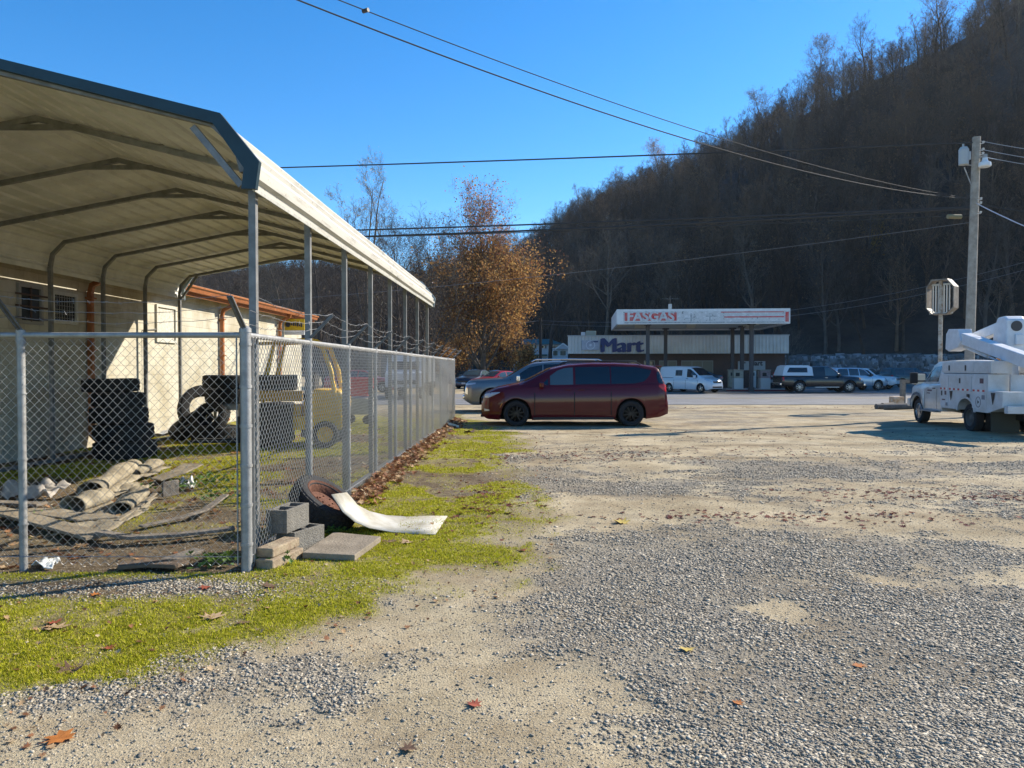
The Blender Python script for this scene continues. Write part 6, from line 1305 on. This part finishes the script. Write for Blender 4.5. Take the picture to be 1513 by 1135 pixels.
for px, Y in ((954, CYf+1.2), (1103, CYf+1.2), (970, CYb-1.6), (1084, CYf+4.3), (1066, CYb-1.6)):
    x = P(px, 0, Y)[0]; mb = MB(); mb.box((x, Y, (cz0+.1)/2), (.24, .24, cz0+.1)); mb.box((x, Y, .15), (.34, .34, .3)); mb.box((x, Y, cz0+.04), (.45, .45, .1)); mb.build('column', col_m, cn)
for px, Y0_ in ((944, 51.0), (1110, 52)):
    for k in range(4):
        o = MB().box((P(px, 0, 51)[0]+.1*k, Y0_+k*1.5, cz0+.055), (.75, .5, .08)).build('light_fixture', mat('fixture', (.42, .41, .33), .5), cn)
for k in range(4): MB().box((P(1024, 0, 51)[0]+.2*k-.3, 51.2+k*1.5, cz0+.055), (.6, .5, .08)).build('light_fixture', MC['fixture'], cn)
o = thing('rooftop_mast', 'short pale box with an aerial on top of the canopy', 'aerial', (P(985, 0, 52)[0], 52.2, cz1)); MB().box((0, 0, .2), (.22, .22, .6)).build('box', mat('mast_pale', (.35, .40, .42), .6), o)
mb = MB(); mb.cyl((0, 0, .5), (0, 0, 1.05), .015); mb.cyl((-.65, 0, .85), (.65, 0, .85), .012)
for k in (-.5, -.2, .15, .5): mb.cyl((k, -.2, .85), (k, .2, .92), .01)
mb.build('aerial', mat('aerial_grey', (.12, .13, .13), .6), o)
# pump islands and pumps
isl = thing('pump_island', 'low concrete island with a red kerb carrying the fuel pumps', 'pump island', (0, 0, 0)); ix0, ix1 = P(1062, 0, 52.4)[0], P(1152, 0, 52.4)[0]
MB().bb(ix0, ix1, 51.6, 53.3, 0, .16).build('slab', mat('island_concrete', (.28, .27, .25), .9), isl, bevel=.02); MB().bb(ix0-.01, ix1+.01, 51.58, 51.6, .02, .12).build('kerb_band', mat('kerb_red', (.16, .03, .03), .8), isl)
def pump(px, Y, w_, label, top_m, low_m, h=1.32):
    t = thing('fuel_pump', label, 'fuel pump', (P(px, 0, Y)[0], Y, .16), 0, 'fuel pumps under the canopy')
    MB().bb(-w_/2, w_/2, -.28, .28, 0, .72).build('cabinet', low_m, t, bevel=.015); MB().bb(-w_/2, w_/2, -.28, .28, .73, h-.12).build('head', top_m, t, bevel=.015); MB().bb(-w_/2-.03, w_/2+.03, -.31, .31, h-.115, h-.03).build('cap', mat('pump_cap', (.28, .25, .20), .7), t, bevel=.01)
    mb = MB(); mb.bb(-w_*.32, w_*.1, -.292, -.281, .85, 1.08); mb.build('display', dark, t, bevel=.005)
    mb = MB(); mb.tube([(w_/2+.02, -.1, 1.0), (w_/2+.12, -.12, .7), (w_/2+.10, -.1, .35), (w_/2+.02, -.1, .5)], .018, 6); mb.box((w_/2+.03, -.1, 1.0), (.05, .12, .2)); mb.build('hose', black, t)
pw = mat('pump_white', (.52, .52, .49), .5); pc_ = mat('pump_cream', (.38, .36, .28), .6, var=.3, vs=4)
pump(1082, 52.2, .62, 'white fuel pump standing second from the left', pc_, pw); pump(1069, 55.5, .62, 'beige fuel pump half hidden behind the white van', pc_, pc_)
pump(1120, 52.2, .64, 'fuel pump at the right with faded pink panel over white', mat('pump_pink', (.42, .30, .28), .6, var=.4, vs=9), pw); pump(1098, 55.5, .30, 'narrow pale pump just left of the dark column', pw, pw); pump(1108, 55.5, .30, 'narrow pale pump just right of the dark column', pw, pw)
# small trailer hitch clutter by the pickup: red white trailer lights
o = thing('small_trailer', 'small trailer with red and white panels behind the black pickup', 'trailer', (P(1149, 0, 52)[0], 52.6, 0)); MB().bb(-.6, .5, -.5, .5, .55, .75).build('bed', mat('trailer_pale', (.4, .4, .38), .6), o)
mb = MB()
for k in range(4): mb.bb(-.55+.26*k, -.42+.26*k, -.53, -.51, .8, 1.25)
mb.build('stake', lamp_r, o); MB().bb(-.6, .5, -.505, -.495, .95, 1.05).build('rail', pw, o)
for sd in (-1, 1): MB().cyl((0, sd*.5-.06, .28), (0, sd*.5+.06, .28), .28, n=18).build('wheel', rubber, o)

def pivot(o, x, y, a):
    M = Matrix.Translation((x, y, 0)) @ Matrix.Rotation(a, 4, 'Z') @ Matrix.Translation((-x, -y, 0)); o.matrix_world = M @ o.matrix_basis
for o_ in (cn, isl)+tuple(q for q in COL.objects if q.type == 'EMPTY' and q.name.startswith(('fuel_pump', 'rooftop_mast'))): pivot(o_, P(905, 0, 50)[0], 50, R(-5))
for o_ in (st, ws)+tuple(q for q in COL.objects if q.type == 'EMPTY' and q.name.startswith('rooftop_unit')): pivot(o_, SX0, SY, R(-5))
# ------------------------------------------------------------ white house with green roof, garage
hs = thing('white_house', 'pale two storey house with a green roof behind the trees left of the store', 'house', (0, 0, 0)); HY = 97
sid = mat('white_siding', (.48, .50, .54), .7, var=.1, vs=.8); grn = mat('green_roof', (.02, .085, .065), .6, var=.3, vs=1)
hx0, hx1 = P(784, 0, HY)[0], P(828, 0, HY)[0]; z_e, z_r, z_b = P(0, 509, HY)[2], P(0, 499.5, HY)[2], -.2
MB().bb(hx0, hx1, HY, HY+7, z_b, z_e).build('wall', sid, hs); rx0, rx1 = P(771, 0, HY)[0], hx1+.4
mb = MB(); mb.add([(rx0, HY-.6, z_e), (rx1, HY-.6, z_e), (rx1, HY+7.6, z_e), (rx0, HY+7.6, z_e), (rx0, HY+3.5, z_r), (rx1-1.5, HY+3.5, z_r)], [(0, 1, 5, 4), (2, 3, 4, 5), (0, 4, 3), (1, 2, 5), (0, 3, 2, 1)]); mb.build('roof', grn, hs)
for px, z0, z1, w_ in ((787, 510, 515, 4), (802.5, 510.5, 515, 3), (817, 511, 514.5, 3), (822, 511, 514.5, 3), (790, 525, 530, 4)):
    x = P(px, 0, HY)[0]; a_, b_ = P(0, z1, HY)[2], P(0, z0, HY)[2]; o = MB().bb(x-.25, x+.25, HY-.05, HY-.005, a_, b_).build('window', sid, hs); MB().bb(x-.18, x+.18, HY-.06, HY-.052, a_+.05, b_-.05).build('pane', glass, o)
    MB().bb(x-.40, x-.27, HY-.04, HY-.005, a_, b_).build('shutter', dark, o); MB().bb(x+.27, x+.40, HY-.04, HY-.005, a_, b_).build('shutter', dark, o)
mb = MB(); mb.bb(P(784, 0, HY)[0], P(808, 0, HY)[0], HY-1.2, HY-.01, P(0, 526, HY)[2], P(0, 524, HY)[2]); mb.build('porch_roof', grn, hs)
g2 = thing('gabled_house', 'small white gabled house between the trees and the store', 'house', (0, 0, 0)); GYY = 88; gx0, gx1 = P(815, 0, GYY)[0], P(839, 0, GYY)[0]; ze, zr = P(0, 516, GYY)[2], P(0, 508.5, GYY)[2]
MB().bb(gx0, gx1, GYY, GYY+5, P(0, 531, GYY)[2], ze).build('wall', sid, g2)
xm = P(831.5, 0, GYY)[0]; hw_ = P(839, 0, GYY)[0]-xm+.25
mb = MB(); mb.add([(xm-hw_, GYY-.4, ze), (xm+hw_, GYY-.4, ze), (xm, GYY-.4, zr), (xm-hw_, GYY+5, ze), (xm+hw_, GYY+5, ze), (xm, GYY+5, zr)], [(0, 1, 2), (3, 5, 4), (0, 2, 5, 3), (1, 4, 5, 2), (0, 3, 4, 1)]); mb.build('gable_roof', sid, g2)
mb = MB(); mb.bar((xm-hw_-.1, GYY-.45, ze-.05), (xm, GYY-.45, zr+.05), .08, .14); mb.bar((xm+hw_+.1, GYY-.45, ze-.05), (xm, GYY-.45, zr+.05), .08, .14); mb.build('barge_board', mat('trim_white', (.7, .7, .7), .6), g2)
for px in (819, 822, 829.5, 834): x = P(px, 0, GYY)[0]; o = MB().bb(x-.22, x+.22, GYY-.06, GYY-.004, P(0, 526, GYY)[2], P(0, 518, GYY)[2]).build('window', MC['trim_white'], g2); MB().bb(x-.15, x+.15, GYY-.07, GYY-.061, P(0, 525.4, GYY)[2], P(0, 518.6, GYY)[2]).build('pane', blind, o)
gg = thing('garage', 'small grey garage with a dark doorway beneath the orange tree', 'garage', (0, 0, 0)); gx = P(772, 0, 86)[0]
mb = MB(); mb.prism([(gx-1.0, -.1), (gx-1.0, 1.9), (gx, 2.6), (gx+1.0, 1.9), (gx+1.0, -.1)], 86, 90); mb.build('wall', mat('garage_grey', (.33, .34, .36), .8), gg); MB().bb(gx-.6, gx+.5, 85.9, 85.99, -.1, 1.2).build('doorway', dark, gg)
mb = MB(); mb.bar((gx-1.1, 85.8, 1.85), (gx, 85.8, 2.65), .10, .16); mb.bar((gx+1.1, 85.8, 1.85), (gx, 85.8, 2.65), .10, .16); mb.build('barge_board', MC['trim_white'], gg)

# ------------------------------------------------------------ poles, sign frame, wires
pole_m = mat('pole_wood', (.36, .33, .28), .9, col2=(.24, .215, .18), vs=5, bump=.6, bs=25)
PY_ = 24.0; px0, _, _ = P(1430, 0, PY_); ptx, _, ptz = P(1440, 205, PY_)
up_ = thing('utility_pole', 'tall grey wooden utility pole with a transformer and a lamp behind the utility truck', 'utility pole', (px0, PY_, 0))
dx_ = ptx-px0
MB().cyl((0, 0, -.3), (dx_-.03, 0, ptz), .150, .115, 16).build('post', pole_m, up_, True)
mb = MB(); q = P(1420, 233, PY_); qx, qz = q[0]-px0, q[2]
mb.cyl((qx, 0, qz-.26), (qx, 0, qz+.20), .14, .145, 16); mb.lathe([(.145, 0), (.10, .08), (0, .10)], (qx, 0, qz+.20), n=16); mb.cyl((qx-.02, 0, qz+.28), (qx-.02, 0, qz+.38), .03); mb.box((qx+.13, -.05, qz), (.06, .12, .25))
o = mb.build('transformer', mat('transformer_grey', (.36, .39, .40), .5), up_, True); o.rotation_euler = (0, 0, 0)
mb = MB(); mb.cyl((qx, 0, qz-.26), (dx_-.1, 0, qz-.28), .018); mb.cyl((qx+.02, 0, qz-.34), (dx_-.15, 0, qz-.95), .018); mb.build('bracket', galv, up_)
q = P(1443, 246, PY_); lx, lz = q[0]-px0, q[2]
mb = MB(); mb.lathe([(.0, .16), (.07, .15), (.09, .05), (.17, .0), (.18, -.10), (.15, -.13), (0, -.13)], (lx, -.28, lz), n=18); o = mb.build('lamp_head', mat('lamp_glass', (.62, .66, .68), .25), up_, True); mb = MB(); mb.cyl((dx_, -.05, lz+.22), (lx, -.28, lz+.18), .02); mb.box((lx, -.28, lz+.2), (.1, .1, .12)); mb.build('lamp_arm', galv, up_)
mb = MB()
for i, (zz, yy_) in enumerate(((216, 1), (226, 1), (232, 1), (298, 1), (304, 1), (318, 1))):
    q = P(1441-.03*(zz-205)+4, zz, PY_); mb.lathe([(.0, 0), (.035, .01), (.03, .04), (.045, .06), (.0, .08)], (q[0]-px0, -.14, q[2]), n=10); mb.cyl((q[0]-px0-.1, -.12, q[2]), (q[0]-px0, -.14, q[2]), .012)
mb.build('insulator', mat('insulator', (.5, .5, .48), .3), up_)
q = P(1408, 321, PY_); o = MB().cyl((q[0]-.22, PY_, q[2]), (q[0]+.22, PY_+.05, q[2]), .07, n=10).build('splice_box', mat('splice', (.20, .18, .10), .7)); tag(o, 'dull olive cable splice case hanging left of the utility pole', 'cable splice')
wire_m = mat('cable', (.05, .05, .052), .8, spec=.2); wire_l = mat('bright_cable', (.55, .56, .57), .35, .7)
def wire(label, a, b, sag, r, m=wire_m, n=28, group='overhead cables'):
    a, b = Vector(a), Vector(b); pts = [a.lerp(b, i/n)-Vector((0, 0, sag*4*(i/n)*(1-i/n))) for i in range(n+1)]; o = MB().tube(pts, r, 6).build('overhead_cable', m, None, True); return tag(o, label, 'cable', group)
top_ = P(1436, 213, PY_); L1 = P(-230, 264, 40)
wire('single black cable crossing the sky just above the carport end', (top_[0], PY_, top_[2]), (L1[0], 40, L1[2]), .15, .026)
A = P(1430, 295, PY_)
wire('lower of the two long cables slanting down from the top of the picture', A, P(200, -92, 9.3), .62, .011, wire_m)
wire('upper thinner of the two long slanting cables', P(1430, 294, PY_), P(200, -116, 9.3), .50, .008, wire_m)
o = MB().cyl((0, -.05, 0), (0, .05, 0), .03).build('cable_clamp', black); a_, b_ = Vector(P(1430, 294, PY_)), Vector(P(200, -116, 9.3)); q = min((a_.lerp(b_, i/400)-Vector((0, 0, 2.0*(i/400)*(1-i/400))) for i in range(401)), key=lambda v: abs(v.x/v.y-(543-756.5)/1136)); o.location = q; o.rotation_euler = (0, 0, R(60)); tag(o, 'small dark clamp on the upper slanting cable', 'clamp')
for i, (yr, yl, r_, sg_, lab) in enumerate(((307, 350, .030, .25, 'topmost cable of the thick bundle crossing below the hill skyline'), (309, 353, .038, .45, 'thickest cable of the bundle, second from its top'), (319, 356, .014, .3, 'thin lowest cable of the bundle'))):
    q = P(-230, yl+3, 40); wire(lab, P(1429, yr, PY_), q, sg_, r_)
for i, (y0_, y1_, r_) in enumerate(((210, 222, .010), (222, 236, .010), (232, 246, .010), (303, 309, .020), (318, 321, .012))):
    wire('cable running right from the utility pole, number %s from the top' % ('one', 'two', 'three', 'four', 'five')[i], P(1442, y0_, PY_), P(1700, y1_+18, 20), .1, r_, wire_l if i < 3 else wire_m, 8)
wire('bright sagging cable dropping to the right from the utility pole', P(1436, 300, PY_), P(1640, 382, 18), .1, .014, wire_l, 8)
# far distribution lines in front of the hill
sp_ = thing('utility_pole', 'slim dark utility pole in front of the green roofed house', 'utility pole', (P(798.5, 0, 72)[0], 72, 0)); zt_ = P(0, 471, 72)[2]
MB().cyl((0, 0, 0), (0, 0, zt_), .16, .12, 10).build('post', mat('far_pole', (.05, .045, .04), .9), sp_, True); MB().bb(-1.1, 1.1, -.06, .06, zt_-.42, zt_-.30).build('crossarm', MC['far_pole'], sp_)
for i, (za, zb_, lab) in enumerate(((474, 440, 'upper faint line running right from the slim pole in front of the hill'), (479, 452, 'lower faint line running right from the slim pole in front of the hill'))): wire(lab, P(800, za, 72), P(1560, zb_-66, 66), 2.0, .022, mat('faint_line', (.16, .16, .17), .5), 30, 'faint lines before the hill')
wire('faint line running left from the slim pole past the orange tree', P(798, 474, 72), P(400, 452, 60), 1.0, .02, MC['faint_line'], 20, 'faint lines before the hill')
wire('faint cable low over the yard trees', P(1429, 330, PY_), P(-200, 452, 52), 1.2, .009, MC['faint_line'], 30, 'faint lines before the hill')
# hexagonal empty sign frame on a post
SYY = 28.5; hp = P(1389, 443, SYY); sgn = thing('sign_frame', 'empty hexagonal pale sign casing with a striped post, missing its panels', 'sign', (hp[0], SYY, 0), R(-50))
zc = hp[2]; s_ = SYY/1136
out = [(-22, 22), (-13, 36), (14, 36), (26, 22), (26, -16), (14, -27), (-13, -27), (-22, -16)]; out = [(x*s_*.80, zc+z*s_*.82) for x, z in out]
inn = [(x*.93, zc+(z-zc)*.93) for x, z in out]; n = len(out); casing = mat('casing_pale', (.24, .21, .17), .6, col2=(.14, .11, .08), vs=4)
mb = MB(); D_ = .22
vs = [(x, -D_, z) for x, z in out]+[(x, D_, z) for x, z in out]+[(x, -D_, z) for x, z in inn]+[(x, D_, z) for x, z in inn]; fs = []
for i in range(n):
    j = (i+1) % n; fs += [(i, j, n+j, n+i), (2*n+i, 3*n+i, 3*n+j, 2*n+j), (i, 2*n+i, 2*n+j, j), (n+i, n+j, 3*n+j, 3*n+i)]
mb.add(vs, fs); mb.build('casing', casing, sgn)
mb = MB()
for k in range(-3, 4):
    if k: mb.box((k*.095, .02, zc+.02), (.035, .035, 1.05))
mb.box((0, .02, zc+.56), (.80, .05, .06)); mb.box((0, .02, zc-.50), (.80, .05, .06)); mb.build('tube_rack', mat('rack_pale', (.50, .49, .45), .6), sgn)
MB().cyl((0, -.02, -.2), (0, -.02, zc+.72), .072, .07, 14).build('post', mat('paint_worn_post', (.52, .50, .45), .8, col2=(.22, .15, .09), vs=6, detail=9), sgn, True)
# wooden post with rail, bucket and logs near the truck nose
wf = thing('barrier', 'weathered wooden post with a short rail by the road edge left of the truck', 'barrier', (P(1334, 0, 33)[0], 33, 0)); MB().bb(-.09, .09, -.09, .09, 0, 1.05).build('post', wood_grey, wf, bevel=.01); MB().bar((-.05, 0, .98), (1.5, .2, .98), .06, .14).build('rail', wood_grey, wf); MB().bb(.55, .95, -.05, .35, .85, 1.3).build('pale_box', mat('box_beige', (.42, .40, .32), .7), wf, bevel=.03)
bk = thing('block_stack', 'pale orange white block beside the wooden barrier post', 'block', (P(1325, 0, 31)[0], 31, 0)); MB().bb(-.22, .22, -.2, .2, 0, .40).build('block', mat('block_orange_white', (.60, .50, .38), .8, col2=(.45, .22, .08), vs=5), bk, bevel=.03)
for i, (px, Y, L_, a_, lab) in enumerate(((1322, 29.5, 1.6, 12, 'grey log lying in front of the barrier post'), (1335, 28.6, 1.3, -20, 'second grey log lying behind the truck front wheel'), (1312, 30.2, .9, 40, 'short branch at the left end of the log pile'))):
    x = P(px, 0, Y)[0]; d = Vector((math.cos(R(a_)), math.sin(R(a_)), .03)); o = MB().cyl(-d*L_/2, d*L_/2, .11, .08, 10).build('log', mat('log_grey', (.14, .125, .11), .95, var=.4, vs=6), None, True); o.location = (x, Y, .10); tag(o, lab, 'log', 'logs by the barrier')


# ------------------------------------------------------------ thin volume added to lift the hill's tone, mostly standing for lens glare
hz = bpy.data.materials.new('air'); hz.use_nodes = True; t_ = hz.node_tree; t_.nodes.clear(); ou = t_.nodes.new('ShaderNodeOutputMaterial'); pv = t_.nodes.new('ShaderNodeVolumePrincipled')
pv.inputs['Color'].default_value = (.90, .94, 1, 1); pv.inputs['Density'].default_value = .00010; pv.inputs['Anisotropy'].default_value = .6; t_.links.new(pv.outputs[0], ou.inputs['Volume'])
tag(MB().bb(-950, 950, -510, 950, -6, 150).build('veil', hz), kind='stuff', label='thin blue haze added over the hill to imitate lens glare')
